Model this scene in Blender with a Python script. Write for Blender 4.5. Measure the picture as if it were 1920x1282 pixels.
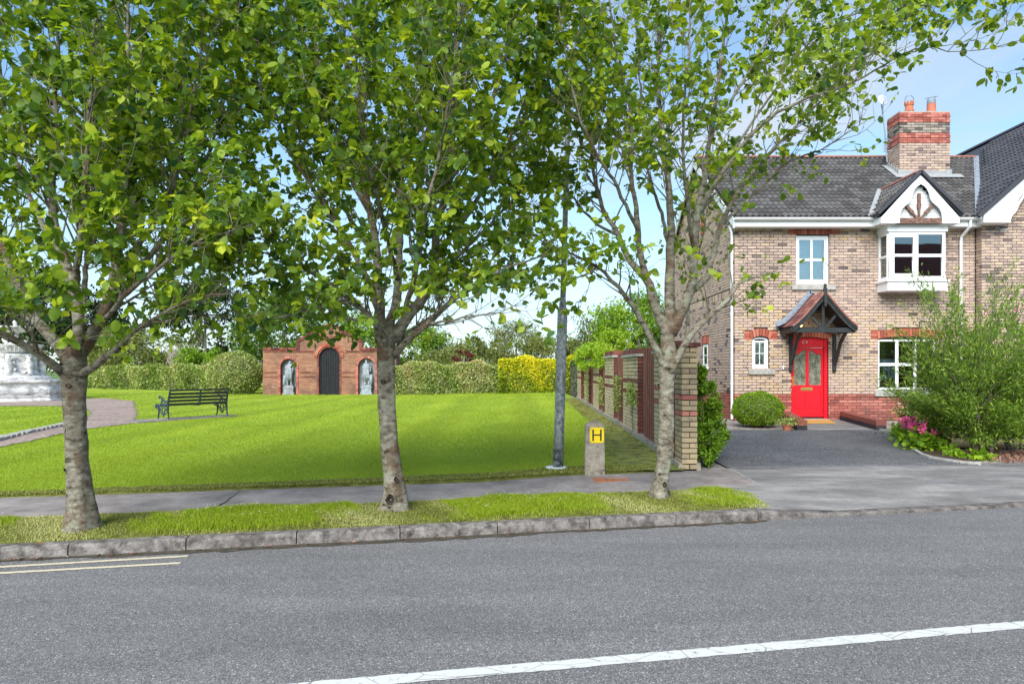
import bpy, math, random
import numpy as np
from mathutils import Vector, Matrix
R = math.radians
for o in list(bpy.data.objects): bpy.data.objects.remove(o)
SC = bpy.context.scene
COL = SC.collection
random.seed(7); RNG = np.random.default_rng(7)

# ---------------------------------------------------------------- camera
HC = 1.6
cam_d = bpy.data.cameras.new('camera'); cam = bpy.data.objects.new('camera', cam_d); COL.objects.link(cam)
cam.location = (0, 0, HC); cam.rotation_euler = (R(90), 0, 0)
cam_d.sensor_width = 36; cam_d.lens = 24; cam_d.shift_x = -15/1920; cam_d.shift_y = 51/1920
cam_d.clip_start = .1; cam_d.clip_end = 3000
SC.camera = cam
# ---------------------------------------------------------------- sky and sun
SUN_EL, SUN_AZ = 38, 197          # azimuth clockwise from +Y: behind the camera, to its left
w = bpy.data.worlds.new('World'); SC.world = w; w.use_nodes = True
nt = w.node_tree; nt.nodes.clear(); N = nt.nodes.new; L = nt.links.new
out = N('ShaderNodeOutputWorld'); bg = N('ShaderNodeBackground'); bg.inputs['Strength'].default_value = .085
sky = N('ShaderNodeTexSky'); sky.sky_type = 'NISHITA'; sky.sun_disc = False
sky.sun_elevation = R(SUN_EL); sky.sun_rotation = R(SUN_AZ); sky.air_density = 1.0; sky.dust_density = .1; sky.ozone_density = 1.2; sky.altitude = 1000
tc = N('ShaderNodeTexCoord'); mp = N('ShaderNodeMapping'); mp.inputs['Scale'].default_value = (1.2, 1.2, 4.2)
mp.inputs['Location'].default_value = (.35, .1, .2)
n1 = N('ShaderNodeTexNoise'); n1.inputs['Scale'].default_value = 2.1; n1.inputs['Detail'].default_value = 9; n1.inputs['Roughness'].default_value = .56; n1.inputs['Distortion'].default_value = .5
rp = N('ShaderNodeValToRGB'); rp.color_ramp.elements[0].position = .44; rp.color_ramp.elements[1].position = .70
rp.color_ramp.elements[0].color = (.0, .0, .0, 1); rp.color_ramp.elements[1].color = (.93, .93, .93, 1)
mx = N('ShaderNodeMix'); mx.data_type = 'RGBA'
mx.inputs[7].default_value = (2.85, 3.2, 3.65, 1)
L(tc.outputs['Generated'], mp.inputs['Vector']); L(mp.outputs[0], n1.inputs['Vector']); L(n1.outputs['Fac'], rp.inputs[0])
sp_ = N('ShaderNodeSeparateXYZ'); L(tc.outputs['Generated'], sp_.inputs[0])      # paler air low in the sky
hr = N('ShaderNodeMapRange'); hr.inputs[1].default_value = .02; hr.inputs[2].default_value = .34; hr.inputs[3].default_value = .80; hr.inputs[4].default_value = 0.; L(sp_.outputs[2], hr.inputs[0])
mxx = N('ShaderNodeMath'); mxx.operation = 'MAXIMUM'; L(rp.outputs[0], mxx.inputs[0]); L(hr.outputs[0], mxx.inputs[1]); L(mxx.outputs[0], mx.inputs[0]); tn_ = N('ShaderNodeMix'); tn_.data_type = 'RGBA'; tn_.blend_type = 'MULTIPLY'; tn_.inputs[0].default_value = 1; tn_.inputs[7].default_value = (.84, 1.0, .98, 1); L(sky.outputs[0], tn_.inputs[6]); L(tn_.outputs[2], mx.inputs[6]); L(mx.outputs[2], bg.inputs[0]); L(bg.outputs[0], out.inputs[0])
sun_d = bpy.data.lights.new('sun', 'SUN'); sun_d.energy = 2.2; sun_d.angle = R(42); sun_d.color = (1, .96, .9)
sun = bpy.data.objects.new('sun', sun_d); COL.objects.link(sun)
az = R(SUN_AZ); el = R(SUN_EL)
sdir = Vector((math.sin(az)*math.cos(el), math.cos(az)*math.cos(el), math.sin(el)))
sun.rotation_euler = sdir.to_track_quat('Z', 'Y').to_euler(); sun.location = (-10, -20, 30)
vs = SC.view_settings; vs.view_transform = 'Standard'; vs.look = 'None'; vs.gamma = 1; vs.use_curve_mapping = False
vs.exposure = 1.58
SC.render.engine = 'CYCLES'
SC.cycles.max_bounces = 7; SC.cycles.diffuse_bounces = 3; SC.cycles.transmission_bounces = 4; SC.cycles.transparent_max_bounces = 6
SC.cycles.use_denoising = True

# ---------------------------------------------------------------- measuring the place
F = 1280.
def P(x, y, z=0.):                  # where the sight line of a photo point meets height z
    Y = F*(HC-z)/(y-692.); return ((x-975.)*Y/F, Y, z)
def Q(x, y, Y):                     # ... and where it meets the depth Y
    return ((x-975.)*Y/F, Y, HC+(692.-y)*Y/F)
# ---------------------------------------------------------------- object helpers
WM = {}
def par(o, p, local=False):
    if p is None: return o
    o.parent = p
    if not local:
        m = WM.get(p.name)
        if m is not None: o.matrix_parent_inverse = m.inverted()
    return o
def tag(o, label=None, cat=None, group=None, kind=None):
    if label: o['label'] = label
    if cat: o['category'] = cat
    if group: o['group'] = group
    if kind: o['kind'] = kind
    return o
def thing(name, label, cat, loc=(0, 0, 0), rotz=0, group=None, kind=None):
    o = bpy.data.objects.new(name, None); COL.objects.link(o); o.location = loc; o.rotation_euler = (0, 0, rotz)
    o.empty_display_size = .2
    WM[o.name] = Matrix.Translation(loc) @ Matrix.Rotation(rotz, 4, 'Z')
    return tag(o, label, cat, group, kind)
def link(name, me, parent=None, kind=None, local=False, label=None):
    o = bpy.data.objects.new(name, me); COL.objects.link(o); par(o, parent, local)
    if kind: o['kind'] = kind
    if label: o['label'] = label
    return o
def np_mesh(name, V, Fc, mats, tone=None, mi=None, smooth=False):
    V = np.asarray(V, dtype=np.float32).reshape(-1, 3); Fc = np.asarray(Fc, dtype=np.int32)
    k = Fc.shape[1]; me = bpy.data.meshes.new(name)
    me.vertices.add(len(V)); me.vertices.foreach_set('co', V.ravel())
    me.loops.add(Fc.size); me.loops.foreach_set('vertex_index', Fc.ravel())
    me.polygons.add(len(Fc)); me.polygons.foreach_set('loop_start', np.arange(len(Fc), dtype=np.int32)*k)
    if mi is not None: me.polygons.foreach_set('material_index', np.asarray(mi, dtype=np.int32))
    me.update(calc_edges=True)
    if tone is not None:
        a = me.attributes.new('tone', 'FLOAT', 'FACE'); a.data.foreach_set('value', np.asarray(tone, dtype=np.float32))
    if smooth: me.polygons.foreach_set('use_smooth', np.ones(len(Fc), dtype=bool))
    for m in (mats if isinstance(mats, (list, tuple)) else [mats]): me.materials.append(m)
    return me
class MB:
    def __init__(s): s.V = []; s.F = []; s.T = []; s.M = []
    def add(s, vs, fs, tone=.5, mi=0):
        b = len(s.V); s.V += [tuple(v) for v in vs]
        for f in fs: s.F.append([b+i for i in f]); s.T.append(tone); s.M.append(mi)
        return s
    def box(s, x0, x1, y0, y1, z0, z1, tone=.5, mi=0):
        return s.add([(x0,y0,z0),(x1,y0,z0),(x1,y1,z0),(x0,y1,z0),(x0,y0,z1),(x1,y0,z1),(x1,y1,z1),(x0,y1,z1)],
            [(0,3,2,1),(4,5,6,7),(0,1,5,4),(1,2,6,5),(2,3,7,6),(3,0,4,7)], tone, mi)
    def mbox(s, M, sx, sy, sz, tone=.5, mi=0):         # box centred on the matrix
        vs = [M @ Vector((a*sx/2, b*sy/2, c*sz/2)) for c in (-1, 1) for a, b in ((-1,-1),(1,-1),(1,1),(-1,1))]
        return s.add(vs, [(0,3,2,1),(4,5,6,7),(0,1,5,4),(1,2,6,5),(2,3,7,6),(3,0,4,7)], tone, mi)
    def bar(s, p, q, wd, th, up=(0, 0, 1), tone=.5, mi=0):   # box section from p to q
        p = Vector(p); q = Vector(q); d = q-p; l = d.length; d.normalize(); u = Vector(up)
        x = d.cross(u)
        if x.length < 1e-4: x = d.cross(Vector((0, 1, 0)))
        x.normalize(); u = x.cross(d)
        M = Matrix((( x.x, d.x, u.x, (p.x+q.x)/2), (x.y, d.y, u.y, (p.y+q.y)/2), (x.z, d.z, u.z, (p.z+q.z)/2), (0, 0, 0, 1)))
        return s.mbox(M, wd, l, th, tone, mi)
    def tube(s, pts, rads, n=8, tone=.5, mi=0, cap=True, wob=0, seed=0):
        rg = random.Random(seed); pts = [Vector(p) for p in pts]; rings = []; ref = None
        for i, p in enumerate(pts):
            d = (pts[min(i+1, len(pts)-1)]-pts[max(i-1, 0)])
            d = d.normalized() if d.length > 1e-9 else Vector((0, 0, 1))
            if ref is None: ref = d.orthogonal().normalized()
            ref = (ref-d*ref.dot(d)).normalized(); b = d.cross(ref)
            r = rads[i] if isinstance(rads, (list, tuple)) else rads
            rings.append([p+(ref*math.cos(t*2*math.pi/n)+b*math.sin(t*2*math.pi/n))*r*(1+wob*(rg.random()-.5)) for t in range(n)])
        vs = [v for rr in rings for v in rr]; fs = []
        for i in range(len(pts)-1):
            for t in range(n):
                a = i*n+t; c = i*n+(t+1) % n; fs.append((a, c, c+n, a+n))
        if cap: fs.append(tuple(range(n))[::-1]); fs.append(tuple((len(pts)-1)*n+t for t in range(n)))
        return s.add(vs, fs, tone, mi)
    def lathe(s, prof, cx, cy, n=24, tone=.5, mi=0, rot=0, squash=1):
        vs = []; fs = []
        for r, z in prof:
            for t in range(n):
                a = rot+2*math.pi*t/n; vs.append((cx+r*math.cos(a), cy+r*math.sin(a)*squash, z))
        for i in range(len(prof)-1):
            for t in range(n):
                a = i*n+t; c = i*n+(t+1) % n; fs.append((a, c, c+n, a+n))
        fs.append(tuple(range(n))[::-1]); fs.append(tuple((len(prof)-1)*n+t for t in range(n)))
        return s.add(vs, fs, tone, mi)
    def mesh(s, name, mats, smooth=False):
        me = bpy.data.meshes.new(name); me.from_pydata(s.V, [], s.F)
        a = me.attributes.new('tone', 'FLOAT', 'FACE'); a.data.foreach_set('value', np.array(s.T, dtype=np.float32))
        me.polygons.foreach_set('material_index', np.array(s.M, dtype=np.int32))
        if smooth: me.polygons.foreach_set('use_smooth', np.ones(len(s.F), dtype=bool))
        for m in (mats if isinstance(mats, (list, tuple)) else [mats]): me.materials.append(m)
        me.update(); return me
    def build(s, name, mats, parent=None, kind=None, smooth=False, local=False, label=None):
        return link(name, s.mesh(name, mats, smooth), parent, kind, local, label)
def plate_mesh(name, loops, y0, y1, mat, bevel=0):   # flat shape in X,Z with holes, given thickness in Y
    cu = bpy.data.curves.new(name, 'CURVE'); cu.dimensions = '2D'; cu.fill_mode = 'BOTH'
    cu.extrude = abs(y1-y0)/2
    for lp in loops:
        sp = cu.splines.new('POLY'); sp.points.add(len(lp)-1)
        for i, (x, z) in enumerate(lp): sp.points[i].co = (x, z, 0, 1)
        sp.use_cyclic_u = True
    ob = bpy.data.objects.new('tmp', cu); me = bpy.data.meshes.new_from_object(ob)
    ym = (y0+y1)/2
    co = np.empty(len(me.vertices)*3, dtype=np.float32); me.vertices.foreach_get('co', co); co = co.reshape(-1, 3)
    me.vertices.foreach_set('co', np.stack([co[:, 0], ym-co[:, 2], co[:, 1]], 1).ravel())
    me.materials.clear(); me.materials.append(mat); me.name = name
    me.update(); bpy.data.objects.remove(ob); return me
def plate(name, loops, y0, y1, mat, parent=None, kind=None, label=None):
    return link(name, plate_mesh(name, loops, y0, y1, mat), parent, kind, label=label)
def text(name, body, size, X, Y, Z, mat, parent):
    cu = bpy.data.curves.new(name, 'FONT'); cu.body = body; cu.size = size; cu.extrude = .004; cu.align_x = 'CENTER'
    ob = bpy.data.objects.new('tmp', cu); me = bpy.data.meshes.new_from_object(ob); bpy.data.objects.remove(ob)
    co = np.empty(len(me.vertices)*3, dtype=np.float32); me.vertices.foreach_get('co', co); co = co.reshape(-1, 3)
    me.vertices.foreach_set('co', np.stack([X+co[:, 0], Y-co[:, 2], Z+co[:, 1]], 1).ravel())
    me.materials.clear(); me.materials.append(mat); me.update(); return link(name, me, parent)
def rect(x0, x1, z0, z1): return [(x0, z0), (x1, z0), (x1, z1), (x0, z1)]
def arch(x0, x1, z0, zs, zt, n=14):  # rectangle with a curved head, springing zs, crown zt
    c = (x0+x1)/2; hw = (x1-x0)/2; pts = [(x0, z0), (x1, z0)]
    for i in range(n+1):
        t = math.pi*i/n; pts.append((c+hw*math.cos(t), zs+(zt-zs)*math.sin(t)))
    return pts
# ---------------------------------------------------------------- materials
class NT:
    def __init__(s, name):
        s.m = bpy.data.materials.new(name); s.m.use_nodes = True; s.t = s.m.node_tree; s.t.nodes.clear()
        s.out = s.n('ShaderNodeOutputMaterial'); s.geo = s.n('ShaderNodeNewGeometry')
    def n(s, ty, **kw):
        nd = s.t.nodes.new(ty)
        for k, v in kw.items(): setattr(nd, k, v)
        return nd
    def l(s, a, b): s.t.links.new(a, b)
    def noise(s, scale, detail=4, rough=.55, stretch=None, dist=0, vec=None):
        nd = s.n('ShaderNodeTexNoise'); nd.inputs['Scale'].default_value = scale; nd.inputs['Detail'].default_value = detail
        nd.inputs['Roughness'].default_value = rough; nd.inputs['Distortion'].default_value = dist
        v = vec or s.geo.outputs['Position']
        if stretch:
            m = s.n('ShaderNodeMapping'); m.inputs['Scale'].default_value = stretch; s.l(v, m.inputs['Vector']); v = m.outputs[0]
        s.l(v, nd.inputs['Vector']); return nd.outputs['Fac']
    def voro(s, scale, stretch=None, feature='F1'):
        nd = s.n('ShaderNodeTexVoronoi'); nd.feature = feature; nd.inputs['Scale'].default_value = scale
        v = s.geo.outputs['Position']
        if stretch:
            m = s.n('ShaderNodeMapping'); m.inputs['Scale'].default_value = stretch; s.l(v, m.inputs['Vector']); v = m.outputs[0]
        s.l(v, nd.inputs['Vector']); return nd
    def ramp(s, fac, stops):
        nd = s.n('ShaderNodeValToRGB'); e = nd.color_ramp.elements
        for i, (p, c) in enumerate(stops):
            el_ = e[i] if i < 2 else e.new(p)
            el_.position = p; c = c if isinstance(c, (tuple, list)) else (c, c, c); el_.color = (*c, 1)
        s.l(fac, nd.inputs[0]); return nd.outputs[0]
    def mix(s, fac, a, b, mode='MIX'):
        nd = s.n('ShaderNodeMix'); nd.data_type = 'RGBA'; nd.blend_type = mode
        if isinstance(fac, (int, float)): nd.inputs[0].default_value = fac
        else: s.l(fac, nd.inputs[0])
        for i, v in ((6, a), (7, b)):
            if isinstance(v, (tuple, list)): nd.inputs[i].default_value = (*v, 1)
            else: s.l(v, nd.inputs[i])
        return nd.outputs[2]
    def attr(s, name='tone'):
        nd = s.n('ShaderNodeAttribute'); nd.attribute_name = name; return nd.outputs['Fac']
    def math(s, op, a, b=0.):
        nd = s.n('ShaderNodeMath'); nd.operation = op
        for i, v in ((0, a), (1, b)):
            if isinstance(v, (int, float)): nd.inputs[i].default_value = v
            else: s.l(v, nd.inputs[i])
        return nd.outputs[0]
    def fin(s, col, rough=.8, bump=None, bs=.3, bd=.01, metal=0, spec=.5, coat=0):
        b = s.n('ShaderNodeBsdfPrincipled')
        if isinstance(col, (tuple, list)): b.inputs['Base Color'].default_value = (*col, 1)
        else: s.l(col, b.inputs['Base Color'])
        if isinstance(rough, (int, float)): b.inputs['Roughness'].default_value = rough
        else: s.l(rough, b.inputs['Roughness'])
        b.inputs['Metallic'].default_value = metal; b.inputs['Specular IOR Level'].default_value = spec
        b.inputs['Coat Weight'].default_value = coat
        if bump is not None:
            bn = s.n('ShaderNodeBump'); bn.inputs['Strength'].default_value = bs; bn.inputs['Distance'].default_value = bd
            s.l(bump, bn.inputs['Height']); s.l(bn.outputs[0], b.inputs['Normal'])
        s.l(b.outputs[0], s.out.inputs[0]); return s.m
def simple(name, col, rough=.6, var=.15, scale=6, metal=0, bs=.15, bd=.004, spec=.5, detail=5):
    t = NT(name); f = t.noise(scale, detail)
    lo = tuple(c*(1-var) for c in col); hi = tuple(min(1, c*(1+var)) for c in col)
    return t.fin(t.ramp(f, [(.3, lo), (.7, hi)]), rough, t.noise(scale*6, 3), bs, bd, metal, spec)
def brick_mat(name, stops, smudge=None, grain=.25):
    t = NT(name); c = t.ramp(t.attr(), stops)
    if smudge:
        f = t.noise(5.2, 4, .6, (1, 1, 2.4)); c = t.mix(t.ramp(f, [(.56, 0), (.68, .85)]), c, smudge)
    c = t.mix(t.ramp(t.noise(.7, 6, .7, (1, 1, .6)), [(.50, 0), (.72, .38)]), c, (.16, .13, .11))
    g = t.noise(70, 3); c = t.mix(grain, c, t.ramp(g, [(.3, .35), (.7, .75)]), 'OVERLAY')
    return t.fin(c, .88, t.noise(110, 3), .35, .004, spec=.25)
M = {}
M['buff'] = brick_mat('buff_brick', [(0, (.10, .075, .07)), (.12, (.22, .17, .155)), (.3, (.40, .30, .25)), (.55, (.52, .39, .31)), (.75, (.54, .41, .29)), (1, (.50, .34, .19))], (.15, .125, .13))
M['buffdark'] = brick_mat('weathered_buff_brick', [(0, (.07, .06, .055)), (.4, (.22, .19, .165)), (1, (.38, .33, .27))], (.05, .045, .045))
M['wallbuff'] = brick_mat('cream_brick', [(0, (.26, .20, .13)), (.3, (.44, .36, .23)), (.7, (.56, .46, .29)), (1, (.52, .39, .22))], (.24, .19, .14))
M['pierbuff'] = brick_mat('mossy_cream_brick', [(0, (.17, .13, .09)), (.4, (.34, .27, .17)), (1, (.46, .36, .21))], (.15, .125, .09))
M['red'] = brick_mat('red_brick', [(0, (.22, .065, .05)), (.4, (.36, .11, .085)), (.7, (.44, .15, .115)), (1, (.50, .20, .15))], (.22, .10, .09))
M['orange'] = brick_mat('orange_brick', [(0, (.28, .07, .045)), (.5, (.40, .11, .07)), (1, (.50, .18, .115))])
M['maroon'] = brick_mat('maroon_brick', [(0, (.08, .03, .025)), (.5, (.17, .05, .04)), (1, (.26, .08, .06))])
M['blackbrick'] = brick_mat('black_brick', [(0, (.012, .014, .022)), (1, (.035, .035, .045))])
M['mortar'] = simple('dark_mortar', (.032, .026, .022), .95, .3, 20)
M['mortarlight'] = simple('brown_mortar', (.05, .038, .03), .95, .3, 20)
M['white'] = simple('white_paint', (.80, .81, .82), .42, .03, 2, bs=.03)
M['whiteold'] = simple('weathered_white_paint', (.66, .68, .69), .5, .14, 5)
M['concrete'] = simple('concrete_sill', (.36, .35, .32), .9, .25, 14, bs=.4)
M['black'] = simple('black_stained_timber', (.022, .026, .026), .5, .5, 12, bs=.4)
M['lead'] = simple('lead_flashing', (.22, .25, .29), .5, .22, 8, bs=.2)
M['leadwhite'] = simple('chalky_lead', (.30, .315, .32), .7, .18, 9)
M['door'] = simple('red_gloss_paint', (.68, .010, .022), .32, .04, 2, bs=.02)
M['brass'] = simple('brass', (.78, .55, .17), .3, .08, 8, metal=.85)
M['steel'] = simple('brushed_steel', (.7, .68, .63), .3, .06, 8, metal=.8)
M['mat'] = simple('coir_mat', (.52, .28, .07), .98, .15, 40, bs=.8)
M['terracotta'] = simple('terracotta', (.50, .16, .09), .85, .18, 9)
M['plumpot'] = simple('plum_glazed_pot', (.12, .012, .03), .3, .2, 5)
M['soil'] = simple('soil', (.06, .035, .02), .98, .5, 12, bs=1, bd=.02)
M['petal'] = simple('pink_petals', (.82, .11, .30), .6, .2, 30)
M['rose'] = simple('pale_pink_petals', (.80, .42, .46), .6, .15, 30)
M['iron'] = simple('blue_black_cast_iron', (.018, .035, .055), .38, .7, 18, bs=.5)
M['slat'] = simple('dark_wood_slat', (.022, .02, .016), .55, .6, 14, bs=.4)
M['yellow'] = simple('yellow_enamel', (.92, .66, .005), .35, .04, 4, bs=.02)
M['blackpaint'] = simple('black_paint', (.012, .012, .012), .45, .2, 6)
M['brownwood'] = simple('peeling_brown_wood', (.17, .095, .07), .8, .7, 22, bs=.5)
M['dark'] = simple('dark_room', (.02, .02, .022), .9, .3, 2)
M['curtain'] = simple('net_curtain', (.74, .84, .86), .9, .10, 9)
M['dishgrey'] = simple('grey_dish_enamel', (.42, .46, .52), .5, .06, 4)
M['ridgered'] = simple('red_ridge_tile', (.30, .125, .095), .85, .3, 10)
t = NT('window_glass'); f = t.noise(1.2, 2)
g1 = t.n('ShaderNodeBsdfGlossy'); g1.inputs['Roughness'].default_value = .015; g1.inputs['Color'].default_value = (.86, .95, .98, 1)
bn = t.n('ShaderNodeBump'); bn.inputs['Strength'].default_value = .03; bn.inputs['Distance'].default_value = .02; t.l(f, bn.inputs['Height']); t.l(bn.outputs[0], g1.inputs['Normal'])
tr = t.n('ShaderNodeBsdfTransparent'); tr.inputs['Color'].default_value = (.80, .88, .87, 1)
fr = t.n('ShaderNodeFresnel'); fr.inputs['IOR'].default_value = 2.1
ms = t.n('ShaderNodeMixShader'); t.l(t.math('MULTIPLY', fr.outputs[0], 1.8), ms.inputs[0]); t.l(tr.outputs[0], ms.inputs[1]); t.l(g1.outputs[0], ms.inputs[2]); t.l(ms.outputs[0], t.out.inputs[0]); M['glass'] = t.m
t = NT('obscured_glass'); c = t.ramp(t.noise(9, 3, .6, (1, 1, .5)), [(.3, (.04, .05, .03)), (.5, (.12, .14, .08)), (.7, (.24, .26, .19))])
M['obscured'] = t.fin(c, .16, t.voro(75).outputs['Distance'], .9, .01, spec=.9)
# roads
t = NT('asphalt')
v = t.voro(150); c = t.ramp(v.outputs['Color'], [(0, (.04, .039, .039)), (.4, (.135, .131, .13)), (.8, (.24, .234, .232)), (1, (.62, .61, .60))])
c = t.mix(.75, c, t.ramp(t.noise(.9, 7, .65, (.45, 2.2, 1)), [(.3, .36), (.7, .62)]), 'OVERLAY')
c = t.mix(t.ramp(t.noise(2.7, 6, .7), [(.66, 0), (.74, .35)]), c, (.05, .05, .052))
c = t.mix(t.ramp(t.noise(330, 2), [(.62, 0), (.72, .8)]), c, (.40, .40, .42))
c = t.mix(t.ramp(t.noise(300, 2, .5, (1.1, .9, 1)), [(.30, .8), (.38, 0)]), c, (.025, .025, .028))
M['asphalt'] = t.fin(c, .82, v.outputs['Distance'], .6, .006, spec=.4)
t = NT('drive_tarmac')
v = t.voro(95); c = t.ramp(v.outputs['Color'], [(0, (.025, .026, .03)), (.5, (.095, .096, .102)), (1, (.30, .30, .30))])
c = t.mix(.8, c, t.ramp(t.noise(1.3, 8, .7), [(.3, .33), (.7, .68)]), 'OVERLAY')
M['tarmac'] = t.fin(c, .88, v.outputs['Distance'], .5, .006, spec=.3)
t = NT('path_concrete')
c = t.ramp(t.noise(2.2, 10, .72), [(.32, (.15, .13, .118)), (.5, (.245, .215, .20)), (.70, (.37, .33, .305))])
c = t.mix(.5, c, t.ramp(t.noise(160, 3), [(.35, .3), (.65, .7)]), 'OVERLAY')
c = t.mix(t.ramp(t.noise(30, 3), [(.68, 0), (.73, .8)]), c, (.07, .06, .055))
M['path'] = t.fin(c, .9, t.noise(160, 4), .4, .004, spec=.25)
t = NT('apron_concrete')
c = t.ramp(t.noise(1.5, 10, .72, (.6, 1.6, 1)), [(.32, (.12, .113, .108)), (.5, (.21, .20, .192)), (.68, (.35, .335, .315))])
c = t.mix(.6, c, t.ramp(t.noise(140, 3), [(.35, .3), (.65, .7)]), 'OVERLAY')
c = t.mix(t.ramp(t.noise(42, 4, .6), [(.64, 0), (.70, .7)]), c, (.05, .048, .045))
M['apron'] = t.fin(c, .9, t.noise(140, 4), .4, .004, spec=.25)
t = NT('kerb_concrete')
c = t.ramp(t.noise(9, 8, .7), [(.32, (.035, .03, .028)), (.44, (.11, .098, .09)), (.56, (.22, .20, .185)), (.75, (.36, .34, .315))])
c = t.mix(t.ramp(t.noise(6, 4, .6, vec=None), [(.66, 0), (.74, .7)]), c, (.34, .15, .05))
c = t.mix(.5, c, t.ramp(t.noise(120, 3), [(.35, .3), (.65, .7)]), 'OVERLAY')
c = t.mix(t.ramp(t.attr(), [(0, 0), (1, .6)]), c, (.10, .085, .075))
M['kerb'] = t.fin(c, .92, t.noise(60, 6), .7, .01, spec=.2)
t = NT('road_paint'); f = t.noise(22, 8, .8)
c = t.mix(t.ramp(f, [(.34, 1), (.44, 0)]), (.60, .60, .575), (.17, .17, .17))
c = t.mix(t.ramp(t.voro(3.1, (1, 2.2, 1), 'DISTANCE_TO_EDGE').outputs['Distance'], [(.004, .8), (.012, 0)]), c, (.12, .12, .12)); M['paint'] = t.fin(c, .7, t.noise(150, 3), .5, .004)
t = NT('cream_road_paint'); c = t.mix(t.ramp(t.noise(22, 6, .75), [(.3, 1), (.42, 0)]), (.62, .54, .38), (.15, .145, .14)); M['cream'] = t.fin(c, .75, t.noise(150, 3), .5, .004)
t = NT('garden_gravel_path'); c = t.ramp(t.noise(.8, 6, .7), [(.3, (.27, .19, .15)), (.6, (.36, .28, .235)), (.8, (.42, .26, .13))])
c = t.mix(.6, c, t.ramp(t.voro(9, (1, 1, 1)).outputs['Distance'], [(.2, .65), (.6, .3)]), 'OVERLAY'); M['gpath'] = t.fin(c, .95, t.noise(18, 5), .8, .03)
t = NT('pea_gravel'); v = t.voro(26); c = t.ramp(v.outputs['Color'], [(0, (.12, .09, .08)), (.5, (.32, .27, .24)), (1, (.55, .50, .45))]); M['gravel'] = t.fin(c, .9, v.outputs['Distance'], 1, .02)
t = NT('dry_lawn'); c = t.ramp(t.noise(5, 6, .7), [(.3, (.30, .21, .07)), (.55, (.46, .33, .13)), (.75, (.52, .40, .20))]); M['dry'] = t.fin(c, .95, t.noise(70, 4), .7, .02)
def lawn_mat():
    t = NT('lawn_grass')
    sx = t.n('ShaderNodeSeparateXYZ'); t.l(t.geo.outputs['Position'], sx.inputs[0])
    c = t.ramp(t.noise(.55, 6, .6), [(.25, (.20, .295, .022)), (.5, (.255, .35, .03)), (.75, (.32, .40, .04))])
    c = t.mix(.5, c, t.ramp(t.noise(3.2, 6, .65), [(.3, (.4, .42, .38)), (.7, (.6, .58, .55))]), 'OVERLAY')
    st = t.math('SINE', t.math('MULTIPLY', t.math('ADD', sx.outputs[0], t.math('MULTIPLY', t.noise(.12, 2), 3.)), 2.9))
    c = t.mix(.4, c, t.ramp(t.math('ADD', t.math('MULTIPLY', st, .5), .5), [(.2, .40), (.8, .68)]), 'OVERLAY')
    c = t.mix(.55, c, t.ramp(t.noise(60, 4, .7, (1, .45, 1)), [(.3, .28), (.7, .7)]), 'OVERLAY')
    c = t.mix(t.ramp(t.noise(7, 4, .7), [(.70, 0), (.75, .7)]), c, (.05, .06, .01))
    return t.fin(c, .9, t.noise(80, 4, .7), .9, .02, spec=.2)
M['lawn'] = lawn_mat()
t = NT('moss_ground'); c = t.ramp(t.noise(6, 7, .7), [(.25, (.045, .045, .012)), (.45, (.12, .125, .025)), (.65, (.22, .23, .055)), (.8, (.30, .28, .12))]); M['moss'] = t.fin(c, .95, t.noise(50, 5, .7), 1, .02, spec=.1)
M['ground'] = simple('far_grass', (.09, .15, .02), .95, .3, .3)
def leaf_mat(name, stops, trans=.38, rough=.5, tmul=(1.25, 1.25, .55)):
    t = NT(name); c = t.ramp(t.attr(), stops); c = t.mix(.35, c, t.ramp(t.noise(45, 2), [(.3, .38), (.7, .62)]), 'OVERLAY')
    b = t.n('ShaderNodeBsdfPrincipled'); t.l(c, b.inputs['Base Color']); b.inputs['Roughness'].default_value = rough; b.inputs['Specular IOR Level'].default_value = .35
    tl = t.n('ShaderNodeBsdfTranslucent'); t.l(t.mix(1., c, tmul, 'MULTIPLY'), tl.inputs['Color'])
    m = t.n('ShaderNodeMixShader'); m.inputs[0].default_value = trans; t.l(b.outputs[0], m.inputs[1]); t.l(tl.outputs[0], m.inputs[2]); t.l(m.outputs[0], t.out.inputs[0]); return t.m
M['leaf'] = leaf_mat('whitebeam_leaf', [(0, (.06, .14, .07)), (.22, (.085, .17, .03)), (.5, (.165, .265, .022)), (.78, (.28, .39, .025)), (1, (.52, .58, .04))], .45)
M['grassblade'] = leaf_mat('grass_blade', [(0, (.09, .145, .008)), (.35, (.20, .295, .010)), (.7, (.30, .39, .015)), (.9, (.39, .45, .025)), (1, (.50, .45, .14))], .3, .6)
M['mossblade'] = leaf_mat('moss_blade', [(0, (.10, .11, .02)), (.5, (.29, .32, .06)), (1, (.52, .50, .22))], .2, .8)
M['hedge'] = leaf_mat('green_hedge_leaf', [(0, (.03, .075, .01)), (.5, (.09, .18, .015)), (1, (.22, .33, .03))], .25)
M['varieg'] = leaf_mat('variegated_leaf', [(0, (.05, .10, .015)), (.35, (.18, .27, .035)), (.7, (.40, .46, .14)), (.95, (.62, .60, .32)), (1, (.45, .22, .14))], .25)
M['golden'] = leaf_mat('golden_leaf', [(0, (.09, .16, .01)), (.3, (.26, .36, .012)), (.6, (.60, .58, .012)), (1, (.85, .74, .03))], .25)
M['olive'] = leaf_mat('olive_leaf', [(0, (.035, .055, .012)), (.5, (.13, .17, .035)), (1, (.28, .30, .09))], .3)
M['darkleaf'] = leaf_mat('dark_leaf', [(0, (.010, .022, .010)), (.6, (.035, .065, .02)), (1, (.08, .12, .035))], .15)
M['bright'] = leaf_mat('bright_leaf', [(0, (.07, .15, .01)), (.5, (.17, .31, .015)), (1, (.36, .50, .03))], .35)
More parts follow.
